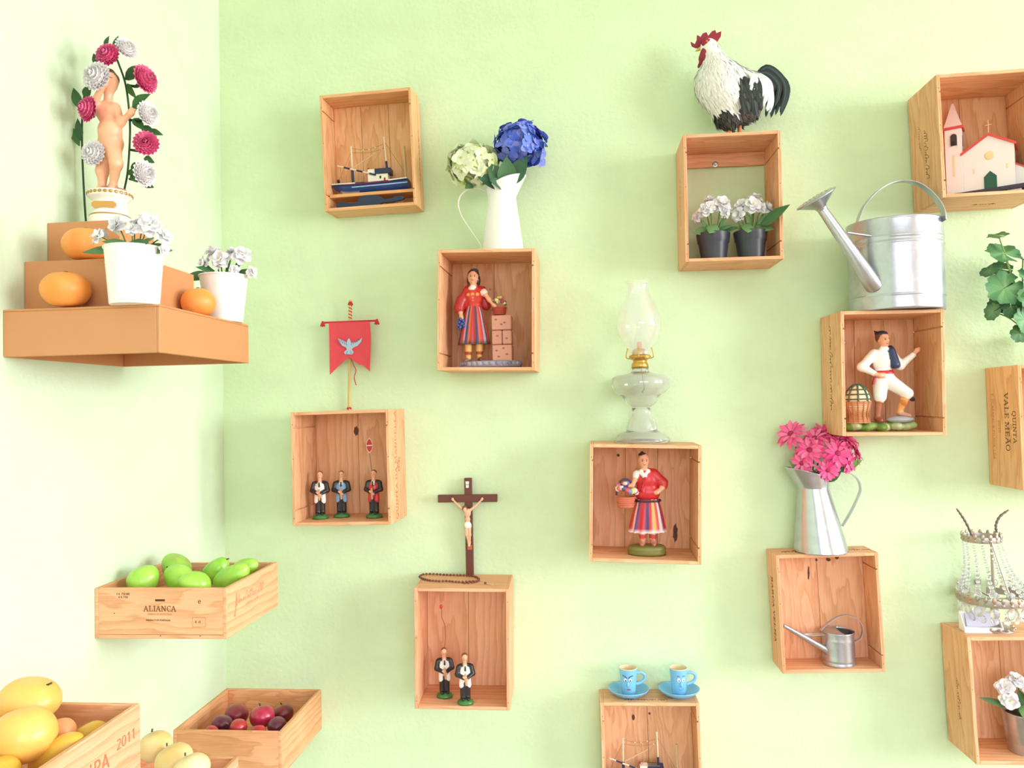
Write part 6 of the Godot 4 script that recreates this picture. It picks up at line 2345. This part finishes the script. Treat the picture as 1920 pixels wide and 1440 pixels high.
func hydrangea(parent: Node3D, label: String, mid: Vector3, r: Vector3, root: Vector3, kinds: Array, count: int, size: float, seed_: int) -> void:
	var h := Node3D.new()
	h.name = "hydrangea"
	parent.add_child(h, true)
	h.set_meta("label", label)
	var rg := RandomNumberGenerator.new()
	rg.seed = seed_
	var mb := MB.new()
	mb.col = lc(78, 112, 60)
	mb.tube(spline([root, root.lerp(mid, 0.5) + Vector3(0, 0.01, 0), mid], 5), 0.0034, 7)
	part("stem", mb, vmat(0.6), h)
	mb = MB.new()
	mb.col = kinds[3]
	mb.ell(Transform3D(Basis(), mid), r * 0.72, 16, 10)
	part("core", mb, vmat(0.8), h)
	for k in count:
		var y := 1.0 - 2.0 * (k + 0.5) / count
		var a := k * 2.39996
		var q := sqrt(1.0 - y * y)
		var d := Vector3(cos(a) * q, y, sin(a) * q)
		var f := shape("floret", kinds[k % 3], vmat(0.7), h)
		var p := mid + d * r * rg.randf_range(0.8, 1.08)
		f.transform = xform(p, d + Vector3(rg.randf_range(-0.35, 0.35), rg.randf_range(-0.3, 0.35), rg.randf_range(-0.35, 0.35)), Vector3(sin(k), 0.3, cos(k)), size * rg.randf_range(0.85, 1.2))

func daisy(seed_: int) -> ArrayMesh:
	var r := RandomNumberGenerator.new()
	r.seed = seed_
	var mb := MB.new()
	for ring in 2:
		for k in 13:
			var a := TAU * (k + 0.5 * ring + r.randf() * 0.3) / 13
			var out_ := Vector3(cos(a), 0, sin(a))
			mb.col = lc(236, 62, 136).lerp(lc(252, 130, 178), r.randf())
			var tilt := r.randf_range(-0.1, 0.25) + ring * 0.35
			mb.leaf(xform(out_ * 0.1 + Vector3.UP * ring * 0.05, out_ * cos(tilt) + Vector3.UP * sin(tilt), Vector3.UP), 0.92 - 0.16 * ring, 0.3, r.randf_range(0.0, 0.5), 0.3, 1.25, 3, 6, 0.0, 0.75)
	mb.col = lc(168, 40, 86)
	mb.ell(Transform3D(Basis(), Vector3(0, 0.06, 0)), Vector3(0.2, 0.13, 0.2), 10, 6)
	return mb.done()

func daisy_display() -> void:
	# zinc pitcher of daisies
	var at := Vector3(0.5900, 1.1119, 0.0551)
	var s := 0.001361
	var o := pitcher("zinc_jug", "brushed zinc jug full of magenta daisies", at, s, 48.5, 28, 119, 16, 40, 2, 24, -1, zinc(0.24), [[15, 136], [24, 142], [40, 147], [58, 144], [71, 132], [75, 116], [70, 100], [56, 72], [40, 46]], 12, -0.088)
	var kinds := [daisy(1), daisy(2), daisy(3)]
	var w := func(px: float, py: float, z := 0.0) -> Vector3:
		return Vector3((px - 1539.5) * s, (1040 - py) * s, z * s)
	var bunch := thing("daisy_bunch", "bunch of magenta artificial daisies standing in the zinc jug", "flowers", at)
	var i := 0
	for f in [[1490, 820, 32, 8, Vector3(-0.7, 0.7, 0.6)], [1553, 820, 30, -6, Vector3(0.1, 1, 0.45)], [1592, 832, 26, 6, Vector3(0.6, 0.7, 0.6)], [1520, 850, 30, 18, Vector3(-0.4, 0.4, 0.9)], [1567, 856, 30, 26, Vector3(0.15, 0.25, 1)], [1606, 856, 26, 6, Vector3(1, 0.3, 0.35)], [1506, 874, 24, 16, Vector3(-0.7, 0.1, 0.8)], [1548, 886, 24, 28, Vector3(0, -0.2, 1)], [1588, 874, 22, 20, Vector3(0.6, 0, 0.9)], [1532, 828, 26, 10, Vector3(-0.3, 0.9, 0.5)], [1578, 838, 26, 14, Vector3(0.3, 0.8, 0.7)]]:
		var p: Vector3 = w.call(f[0], f[1], f[3])
		var root := Vector3(-10 * s + (f[0] - 1545) * 0.12 * s, 112 * s, 0)
		var mb := MB.new()
		mb.col = lc(64, 104, 58)
		mb.tube(spline([root, root.lerp(p, 0.5) + Vector3(0, 4, -3) * s, p - (f[4] as Vector3).normalized() * 2.0 * s], 5), 1.5 * s, 6)
		part("stem", mb, vmat(0.6), bunch)
		var d := shape("daisy", kinds[i % 3], vmat(0.7), bunch)
		d.transform = xform(p, f[4], Vector3(0.2, 0.4, 1).rotated(Vector3.UP, i * 1.1), f[2] * s)
		i += 1
	for f in [[1515, 905, 1484, 868, 16, 20, 0.3], [1570, 890, 1612, 868, 18, 26, 0.7], [1535, 905, 1510, 884, 18, 30, 0.1], [1548, 908, 1572, 886, 18, 32, 0.2], [1530, 905, 1545, 878, 16, 34, 0.1]]:
		var mb := MB.new()
		mb.col = lc(48, 92, 50).lerp(lc(130, 176, 84), f[6])
		var a: Vector3 = w.call(f[0], f[1], f[5] * 0.5)
		var e: Vector3 = w.call(f[2], f[3], f[5])
		mb.leaf(xform(a, e - a, Vector3(0, 0.3, 1)), a.distance_to(e), f[4] * s, 0.2, 0.2, 0.8, 4, 6)
		part("leaf", mb, vmat(0.55), bunch)
	# small can inside the crate
	at = Vector3(0.6243, 0.8273, 0.0562)
	s = 0.001348
	o = thing("watering_can", "small zinc watering can with long thin spout inside the crate", "watering can", at)
	var m := zinc(0.3)
	var mb := MB.new()
	var pr := []
	for q in [[0, 0.5], [29, 0.5], [29.5, 0], [30, 3], [29, 6], [29, 9], [30, 11], [29, 13], [28.6, 44], [29.8, 46], [28.8, 48], [29, 60], [29.8, 61.5], [28.6, 62], [28, 58], [28, 12], [0, 12]]:
		pr.append(Vector2(q[0], q[1]) * s)
	mb.lathe(pr, 44)
	part("body", mb, m, o)
	mb = MB.new()
	var half := PackedVector2Array()
	for k in 17:
		var a := PI / 2 + PI * k / 16.0
		half.append(Vector2(cos(a) * 28.4, sin(a) * 28.4) * s)
	half.append(Vector2(6, -28) * s)
	half.append(Vector2(2, -12) * s)
	half.append(Vector2(1, 12) * s)
	half.append(Vector2(6, 28) * s)
	mb.prism(half, 1.2 * s, Transform3D(Basis(Vector3.RIGHT, -PI / 2), Vector3(0, 61, 0) * s))
	part("top_cover", mb, m, o)
	var w2 := func(px: float, py: float, z := 0.0) -> Vector3:
		return Vector3((px - 1573) * s, (1250.5 - py) * s, z * s)
	mb = MB.new()
	mb.tube([w2.call(1550, 1226, 8), w2.call(1542, 1219, 10), w2.call(1505, 1196, 16), w2.call(1469, 1174, 22)], [7 * s, 6.4 * s, 5 * s, 3.6 * s], 14)
	part("spout", mb, m, o)
	for z in [10, 18]:
		mb = MB.new()
		mb.tube(spline([w2.call(1503, 1191, 16), w2.call(1520, 1193, z), w2.call(1545, 1193, z - 4)], 4), 0.9 * s, 6)
		part("brace_wire", mb, m, o)
	part("handle", strap(spline([w2.call(1541, 1189), w2.call(1552, 1178), w2.call(1572, 1164), w2.call(1592, 1160), w2.call(1610, 1168), w2.call(1618, 1184), w2.call(1614, 1202), w2.call(1601, 1210)], 5), 8 * s, 1.2 * s, Vector3(0, 0, 1)), m, o)
	# white jug with hydrangeas on the other crate
	at = Vector3(-0.2065, 1.8993, 0.0940)
	s = 0.001419
	var enamel := mat(250, 246, 246, 0.35)
	o = pitcher("white_jug", "white enamel jug with thin handle holding hydrangeas", at, s, 39, 26, 106, 15, 40, 3, 20, 1, enamel, [[-31, 118], [-44, 126], [-60, 126], [-76, 116], [-82, 100], [-78, 80], [-66, 58], [-44, 24], [-41, 12], [-44, 4]], 5, 0.0)
	var v := func(px: float, py: float, z := 0.0) -> Vector3:
		return Vector3((px - 943.5) * s, (466 - py) * s, z * s)
	var hy := thing("hydrangea_bunch", "pale green and blue hydrangea heads with dark leaves in the white jug", "flowers", at)
	var greens := [floret(5, lc(222, 234, 176), lc(246, 248, 226), lc(200, 214, 130)), floret(6, lc(230, 240, 190), lc(248, 250, 234), lc(200, 214, 130)), floret(7, lc(196, 220, 132), lc(236, 242, 200), lc(190, 204, 110)), lc(150, 180, 92)]
	var blues := [floret(8, lc(78, 108, 212), lc(124, 152, 236), lc(200, 206, 230)), floret(9, lc(62, 90, 196), lc(100, 128, 222), lc(120, 140, 210)), floret(10, lc(88, 122, 226), lc(136, 144, 232), lc(150, 160, 220)), lc(34, 50, 112)]
	hydrangea(hy, "pale green hydrangea head", v.call(890, 296, 4), Vector3(41, 34, 34) * s, v.call(945, 350, 2), greens, 62, 17 * s, 3)
	hydrangea(hy, "deep blue hydrangea head", v.call(979, 263, 4), Vector3(42, 36, 36) * s, v.call(955, 350, 2), blues, 66, 17.5 * s, 4)
	for f in [[1020, 300, 14, 20], [1022, 282, 12, 10]]:
		var e := shape("floret", blues[2], vmat(0.7), hy)
		e.transform = xform(v.call(f[0], f[1], f[3]), Vector3(1, -0.3, 0.5), Vector3.UP, f[2] * s)
	for f in [[948, 345, 905, 322, 30, 36, 0.0], [950, 346, 925, 300, 34, 34, 0.15], [955, 345, 958, 295, 36, 38, 0.25], [962, 340, 992, 290, 34, 34, 0.05], [950, 345, 930, 335, 24, 42, 0.1], [935, 300, 925, 258, 20, -6, 0.5], [890, 335, 878, 342, 16, 20, 0.4]]:
		var lf := MB.new()
		lf.col = lc(54, 96, 70).lerp(lc(118, 158, 92), f[6])
		var a: Vector3 = v.call(f[0], f[1], f[5] * 0.4)
		var e: Vector3 = v.call(f[2], f[3], f[5])
		lf.leaf(xform(a, e - a, Vector3(0.1, 0.4, 1)), a.distance_to(e), f[4] * s, 0.25, 0.15, 0.8, 5, 8, 0.04)
		part("leaf", lf, vmat(0.5), hy)

# ---------------------------------------------------------------- right edge
func right_edge_display() -> void:
	# geranium
	var at := Vector3(1.1359, 1.5709, 0.0788)
	var s := 0.001324
	var o := thing("geranium", "potted geranium with scalloped green leaves at the right edge", "potted plant", at)
	var w := func(px: float, py: float, z := 0.0) -> Vector3:
		return Vector3((px - 1960) * s, (683 - py) * s, z * s)
	var mb := MB.new()
	mb.lathe([Vector2(0, 0), Vector2(25, 0) * s, Vector2(25.5, 1) * s, Vector2(33, 52) * s, Vector2(35, 53) * s, Vector2(35, 62) * s, Vector2(33, 62) * s, Vector2(32, 54) * s, Vector2(0, 54) * s], 36)
	part("pot", mb, mat(226, 224, 216, 0.5), o)
	var i := 0
	for f in [[1882, 437, 19, 9, Vector3(-0.2, 0.9, 0.35)], [1887, 472, 31, 14, Vector3(0.05, 0.75, 0.75)], [1866, 502, 18, 4, Vector3(-0.6, 0.7, 0.4)], [1883, 538, 33, 20, Vector3(-0.1, 0.25, 1)], [1866, 580, 17, 8, Vector3(-0.9, 0.15, 0.45)], [1897, 574, 22, 12, Vector3(0.2, 0.2, 0.9)], [1915, 598, 26, 22, Vector3(0.4, 0.1, 0.9)], [1922, 520, 20, 18, Vector3(0.5, 0.5, 0.8)], [1926, 482, 18, 4, Vector3(0.6, 0.8, 0.4)], [1945, 550, 28, 22, Vector3(0.4, 0.4, 1)], [1950, 500, 26, 10, Vector3(0.3, 0.8, 0.6)], [1904, 548, 26, 6, Vector3(0.2, 0.4, 0.9)], [1890, 498, 20, -4, Vector3(-0.2, 0.6, 0.7)], [1880, 566, 18, 2, Vector3(-0.4, 0.1, 0.9)], [1922, 560, 24, 30, Vector3(0.1, 0.3, 1)], [1908, 622, 18, 16, Vector3(0.1, -0.1, 1)]]:
		var p: Vector3 = w.call(f[0], f[1], f[3])
		mb = MB.new()
		mb.col = lc(134, 164, 92)
		var root: Vector3 = w.call(1938 + (f[0] - 1900) * 0.12, 628, 4)
		mb.tube(spline([root, w.call(lerpf(1925, f[0], 0.45), lerpf(610, f[1], 0.55), f[3] * 0.6), p], 5), 1.3 * s, 6)
		part("leaf_stalk", mb, vmat(0.6), o)
		mb = MB.new()
		var rim := []
		var inner := []
		var core := []
		var xf := xform(p, f[4], Vector3(0.3, 0.5, 1), f[2] * s)
		for k in 72:
			var a := 0.1 + (TAU - 0.2) * k / 71.0
			var r := 0.9 + 0.13 * absf(sin(a * 4.5)) + 0.03 * sin(a * 17)
			rim.append(xf * Vector3(sin(a) * r, 0.08 * sin(a * 4.5 + i) + 0.05, cos(a) * r))
			inner.append(xf * Vector3(sin(a) * r * 0.6, 0.05 * sin(a * 5 + i) - 0.04, cos(a) * r * 0.6))
			core.append(xf * Vector3(sin(a) * 0.04, 0, cos(a) * 0.04))
		var first := mb.grid([core, inner, rim])
		var c1 := lc(92, 150, 92).lerp(lc(60, 108, 78), fmod(i * 0.37, 1.0))
		for k in 72:
			mb.c[first + k] = c1.lerp(lc(150, 190, 130), 0.4)
			mb.c[first + 72 + k] = c1.lerp(lc(140, 180, 120), 0.12) if k % 8 != 0 else c1.lerp(lc(150, 190, 130), 0.35)
			mb.c[first + 144 + k] = c1.lerp(lc(56, 96, 68), 0.35)
		part("leaf", mb, vmat(0.55), o)
		i += 1
	# crystal candle lamp
	at = Vector3(0.9942, 0.9206, 0.0769)
	s = 0.001312
	o = thing("crystal_lamp", "silver crystal bead lamp with two curled arms beside a white card holder", "crystal lamp", at)
	var foot_y := 1176.0
	var c := func(px: float, py: float, z := 0.0) -> Vector3:
		return Vector3((px - 1866) * s, (foot_y - py) * s, z * s)
	var silver := mat(176, 166, 158, 0.35, 0.8)
	var worn := mat(196, 166, 150, 0.4, 0.7)
	var crystal := StandardMaterial3D.new()
	crystal.albedo_color = Color(0.98, 0.98, 1.0, 0.12)
	crystal.transparency = BaseMaterial3D.TRANSPARENCY_ALPHA
	crystal.roughness = 0.03
	crystal.metallic_specular = 0.8
	crystal.refraction_enabled = true
	crystal.refraction_scale = 0.05
	mb = MB.new()
	mb.lathe([Vector2(0, 0), Vector2(30, 0) * s, Vector2(32, 3) * s, Vector2(26, 7) * s, Vector2(12, 12) * s, Vector2(7, 18) * s, Vector2(6, 40) * s, Vector2(8, 44) * s, Vector2(6, 48) * s, Vector2(3, 52) * s, Vector2(3, 160) * s, Vector2(0, 160) * s], 28)
	part("stem", mb, silver, o)
	for k in 14:
		mb = MB.new()
		var a := TAU * k / 14
		mb.ell(turn(Vector3(cos(a) * 28, 5, sin(a) * 28) * s, Vector3(20 * sin(k), -rad_to_deg(a), 20)), Vector3(7, 3.4, 4.4) * s, 8, 6)
		part("foot_leaf", mb, worn, o)
	var hoop := func(called: String, mid: Vector3, r: float, high: float, teeth: int) -> void:
		var h := MB.new()
		h.lathe([Vector2(r - 1.5, 0) * s, Vector2(r, 0) * s, Vector2(r, high) * s, Vector2(r - 1.5, high) * s, Vector2(r - 1.5, 0) * s], 44, Transform3D(Basis(), mid))
		var ho := part(called, h, silver, o)
		for k in teeth:
			var t := MB.new()
			var a := TAU * k / teeth
			t.ell(turn(mid + Vector3(cos(a) * r, high + 1.0, sin(a) * r) * s, Vector3(0, -rad_to_deg(a), 0)), Vector3(1.8, 5.5, 3.6) * s, 8, 6)
			t.ell(turn(mid + Vector3(cos(a) * r, high * 0.4, sin(a) * r) * s, Vector3(0, -rad_to_deg(a), 0)), Vector3(1.8, 2.4, 3.0) * s, 8, 6)
			part("crest", t, worn if k % 3 == 0 else silver, ho)
	var lowc: Vector3 = c.call(1866, 1122)
	var topc: Vector3 = c.call(1848, 1010)
	hoop.call("lower_ring", lowc, 62.0, 12.0, 28)
	hoop.call("upper_ring", topc, 33.0, 11.0, 16)
	for sd in [-1, 1]:
		mb = MB.new()
		mb.tube([lowc + Vector3(sd * 61, 4, 0) * s, lowc + Vector3(sd * 3, 4, 0) * s], 1.4 * s, 6)
		mb.tube([lowc + Vector3(0, 4, sd * 61) * s, lowc + Vector3(0, 4, sd * 3) * s], 1.4 * s, 6)
		mb.tube([topc + Vector3(sd * 32, 4, 0) * s, topc + Vector3(0, 4, 0) * s], 1.2 * s, 6)
		part("spoke", mb, silver, o)
	mb = MB.new()
	mb.tube([lowc + Vector3(2, 4, 62) * s, topc + Vector3(2, 2, 33) * s], 1.4 * s, 6)
	part("rib", mb, silver, o)
	# two short twisted arms
	for q in [[[1824, 996, 14], [1815, 975, 16], [1805, 958, 18], [1797, 946, 18]], [[1870, 992, 12], [1869, 978, 12], [1876, 962, 13], [1891, 950, 14]]]:
		mb = MB.new()
		var pts := []
		for e in q:
			pts.append(c.call(e[0], e[1], e[2]))
		var path := spline(pts, 8)
		var rad := []
		for k in path.size():
			rad.append((2.3 + 0.6 * sin(k * 1.9)) * (1.0 - 0.6 * pow(float(k) / path.size(), 6.0)) * s)
		mb.tube(path, rad, 8)
		part("arm", mb, mat(120, 110, 100, 0.45, 0.6), o)
	# strands of beads
	var bead := MB.new()
	bead.ell(Transform3D.IDENTITY, Vector3.ONE, 8, 6)
	var bm := bead.done()
	for k in 14:
		var a := TAU * (k + 0.5) / 14
		var d := Vector3(cos(a), 0, sin(a))
		var p0 := topc + (d * 32 + Vector3.DOWN * 2) * s
		var p1 := lowc + (d * 58 + Vector3.UP * 18) * s
		var sag := Vector3(0, -6, 0) * s - d * 6 * s
		for j in 11:
			var f := (j + 0.5) / 11.0
			var p := p0.lerp(p1, f) + sag * sin(PI * f)
			var e := shape("crystal_bead", bm, crystal, o)
			e.transform = Transform3D(Basis.from_scale(Vector3.ONE * lerpf(3.0, 5.4, f * f) * s), p)
		var big := shape("crystal_drop", bm, crystal, o)
		big.transform = turn(lowc + (d * 60 + Vector3.UP * 22) * s, Vector3(0, -rad_to_deg(a), 0)) * Transform3D(Basis.from_scale(Vector3(3.0, 8, 8.5) * s), Vector3.ZERO)
		var drop := shape("crystal_drop", bm, crystal, o)
		drop.transform = turn(lowc + (d * 58 + Vector3.DOWN * 11) * s, Vector3(0, -rad_to_deg(a), 14 * sin(k * 3.0))) * Transform3D(Basis.from_scale(Vector3(3.2, 10, 8) * s), Vector3.ZERO)
		var drop2 := shape("crystal_drop", bm, crystal, o)
		drop2.transform = turn(lowc + (d * 46 + Vector3.DOWN * 26) * s, Vector3(10, -rad_to_deg(a), 20 * sin(k * 2.0))) * Transform3D(Basis.from_scale(Vector3(3.0, 9, 7) * s), Vector3.ZERO)
	# card holder
	at = Vector3(0.9561, 0.9203, 0.0883)
	s = 0.001284
	o = thing("card_holder", "small white plastic card holder on the bottom right crate", "card holder", at)
	o.rotation_degrees.y = -6
	var pvc := mat(248, 244, 250, 0.3)
	mb = MB.new()
	mb.prism(PackedVector2Array([Vector2(-16, 0) * s, Vector2(16, 0) * s, Vector2(15, 9) * s, Vector2(9, 10) * s, Vector2(6, 5) * s, Vector2(-2, 5) * s, Vector2(-12, 34) * s, Vector2(-15, 34) * s, Vector2(-10, 5) * s, Vector2(-16, 4) * s]), 66 * s, Transform3D(Basis(Vector3(0, 0, 1), Vector3.UP, Vector3(-1, 0, 0)), Vector3.ZERO))
	part("holder", mb, pvc, o)
	for sd in [-1, 1]:
		mb = MB.new()
		mb.prism(PackedVector2Array([Vector2(-16, 0) * s, Vector2(16, 0) * s, Vector2(14, 10) * s, Vector2(-12, 34) * s, Vector2(-15, 34) * s]), 2 * s, Transform3D(Basis(Vector3(0, 0, 1), Vector3.UP, Vector3(-1, 0, 0)), Vector3(sd * 33, 0, 0) * s))
		part("holder_side", mb, pvc, o)
	mb = MB.new()
	mb.cbox(turn(Vector3(0, 20, -2) * s, Vector3(-20, 0, 0)), Vector3(52, 26, 3) * s, 0.3 * s)
	part("card", mb, mat(214, 210, 232, 0.6), o)
	# potted flower in the crate below
	var tin := zinc(0.28)
	var pot := flower_pot("flower_pot", "metal pot of white flowers inside the bottom right crate", "", Vector3(1.0441, 0.6335, 0.0976), 0.001292,
		{"top": 38.0, "foot": 29.0, "high": 76.0, "lip": 1.6, "mat": tin},
		[[-38, 122, 15, 10, Vector3(-0.5, 0.6, 0.8)], [-37, 102, 15, 22, Vector3(-0.4, 0.1, 1)], [-14, 134, 15, 4, Vector3(-0.1, 0.9, 0.5)], [10, 118, 16, 16, Vector3(0.2, 0.5, 1)]],
		[[-30, 84, -78, 102, 4, 13, 0.5], [-10, 84, -28, 106, 22, 22, 0.5], [-6, 92, -18, 76, 50, 24, 0.7], [0, 84, -12, 118, 14, 18, 0.3], [4, 80, 24, 96, 24, 22, 0.5]])
	mb = MB.new()
	var rows := []
	for q in 2:
		var row := []
		for k in 7:
			var a := deg_to_rad(70 + k * 6)
			row.append(Vector3(cos(a) * (31.5 + q * 5.0), 20 + q * 38, sin(a) * (31.5 + q * 5.0)) * 0.001292 * 1.03)
		rows.append(row)
	mb.grid(rows)
	part("sticker", mb, mat(92, 110, 160, 0.5), pot)

# ---------------------------------------------------------------- cups and the second boat
func cup_display() -> void:
	var blue := mat(126, 192, 236, 0.22)
	blue.clearcoat_enabled = true
	blue.clearcoat = 0.6
	var cream := mat(244, 226, 190, 0.25)
	var ends := [Vector3(0.0930, 0.7374, 0.0515), Vector3(0.2227, 0.7384, 0.0507)]
	var s := 0.001373
	for k in 2:
		var mood: String = ["frowning", "smiling"][k]
		var sa := thing("saucer", "blue saucer under the %s cup" % mood, "saucer", ends[k], "blue saucers")
		var mb := MB.new()
		var pr := []
		for q in [[0, 1.2], [17, 1.2], [18, 0], [20, 0], [20.5, 2], [28, 5], [35, 10], [38, 13.5], [38.6, 14.8], [37.6, 15.2], [34, 12], [27, 7.4], [18, 4.4], [15, 3.4], [0, 3.2]]:
			pr.append(Vector2(q[0], q[1]) * s)
		mb.lathe(pr, 48)
		part("dish", mb, blue, sa)
		var cu := thing("espresso_cup", "light blue espresso cup with a %s painted face" % mood, "cup", ends[k] + Vector3(0, 3.4 * s, 0), "blue cups with faces")
		mb = MB.new()
		pr = []
		for q in [[0, 1], [10.5, 1], [11, 0], [12.2, 0], [12.8, 2], [14.6, 22], [16.9, 48], [17, 49.4]]:
			pr.append(Vector2(q[0], q[1]) * s)
		mb.lathe(pr, 44)
		part("wall", mb, blue, cu)
		mb = MB.new()
		pr = []
		for q in [[17, 49.4], [16.4, 50.4], [15.6, 49.6], [14, 30], [12, 8], [9, 5], [0, 4.6]]:
			pr.append(Vector2(q[0], q[1]) * s)
		mb.lathe(pr, 44)
		part("lining", mb, cream, cu, "cream inside and rim")
		mb = MB.new()
		mb.tube(spline([Vector3(15.4, 40, 0) * s, Vector3(24, 40, -2) * s, Vector3(31, 35, -3) * s, Vector3(30.5, 27, -3) * s, Vector3(23, 21, -2) * s, Vector3(14, 19, 0) * s], 5), 2.9 * s, 9)
		part("handle", mb, blue, cu)
		# the face lies on the cup's front
		var on := func(x: float, y: float, lift := 0.2) -> Vector3:
			var r := lerpf(12.8, 16.9, (y - 2.0) / 46.0) + lift
			var a := x / r
			return Vector3(sin(a) * r, y, cos(a) * r) * s
		var turn_ := Basis(Vector3.UP, -0.12 + 0.3 * k)
		var face := Node3D.new()
		face.name = "face"
		cu.add_child(face)
		face.basis = turn_
		var dark := mat(40, 44, 60, 0.3)
		var stroke := func(called: String, pts: Array, r: float, m: Material) -> void:
			var q := []
			for p in pts:
				q.append(on.call(p[0], p[1], 0.3))
			var t := MB.new()
			t.tube(spline(q, 4), r * s, 6)
			part(called, t, m, face)
		for sd in [-1, 1]:
			mb = MB.new()
			mb.ell(Transform3D(Basis(Vector3.UP, sd * 0.3), on.call(sd * 4.6, 31)), Vector3(2.7, 3.8 if k == 1 else 2.7, 0.8) * s, 12, 8)
			part("eye_white", mb, mat(246, 248, 250, 0.25), face)
			mb = MB.new()
			mb.ell(Transform3D(Basis(Vector3.UP, sd * 0.3), on.call(sd * 4.4 + 0.4, 30.2, 0.6)), Vector3(1.4, 1.8, 0.7) * s, 10, 7)
			part("pupil", mb, dark if k == 0 else mat(52, 90, 150, 0.3), face)
			if k == 0:
				stroke.call("brow", [[sd * 1.2, 34.5], [sd * 5, 37.5], [sd * 10.5, 39]], 0.7, dark)
			else:
				stroke.call("brow", [[sd * 2.6, 37.5], [sd * 5, 39], [sd * 7.6, 37.8]], 0.55, mat(90, 84, 110, 0.4))
		mb = MB.new()
		mb.ell(Transform3D(Basis(), on.call(0.4, 22.5, 0.6)), Vector3(2.6, 5, 2.8) * s, 12, 8)
		part("nose", mb, blue, face)
		if k == 0:
			mb = MB.new()
			mb.ell(Transform3D(Basis(), on.call(1.5, 13, 0.1)), Vector3(4.6, 1.5, 1.0) * s, 12, 7)
			part("mouth", mb, mat(200, 74, 84, 0.3), face)
		else:
			stroke.call("mouth", [[-4, 16], [-1, 13], [3, 13], [5, 15.5]], 1.3, mat(96, 168, 224, 0.3))
	var c: Node3D = crates["cup"]
	var size := crate_size("cup")
	var mb2 := MB.new()
	var y := size.y / 2 - 0.233
	mb2.cbox(Transform3D(Basis(), Vector3(0, y - 0.0045, 0.045)), Vector3(size.x - 2 * T - 0.0004, 0.009, 0.07), 0.001, 0, Vector2(0.1, 0.15))
	part("inner_shelf", mb2, wood(255, 232, 208, 0), c)
	boat("second model trawler, only masts and rigging show at the bottom edge", c.transform * Vector3(-0.018, y + 0.0002, 0.05), 0.001371, -1.5)
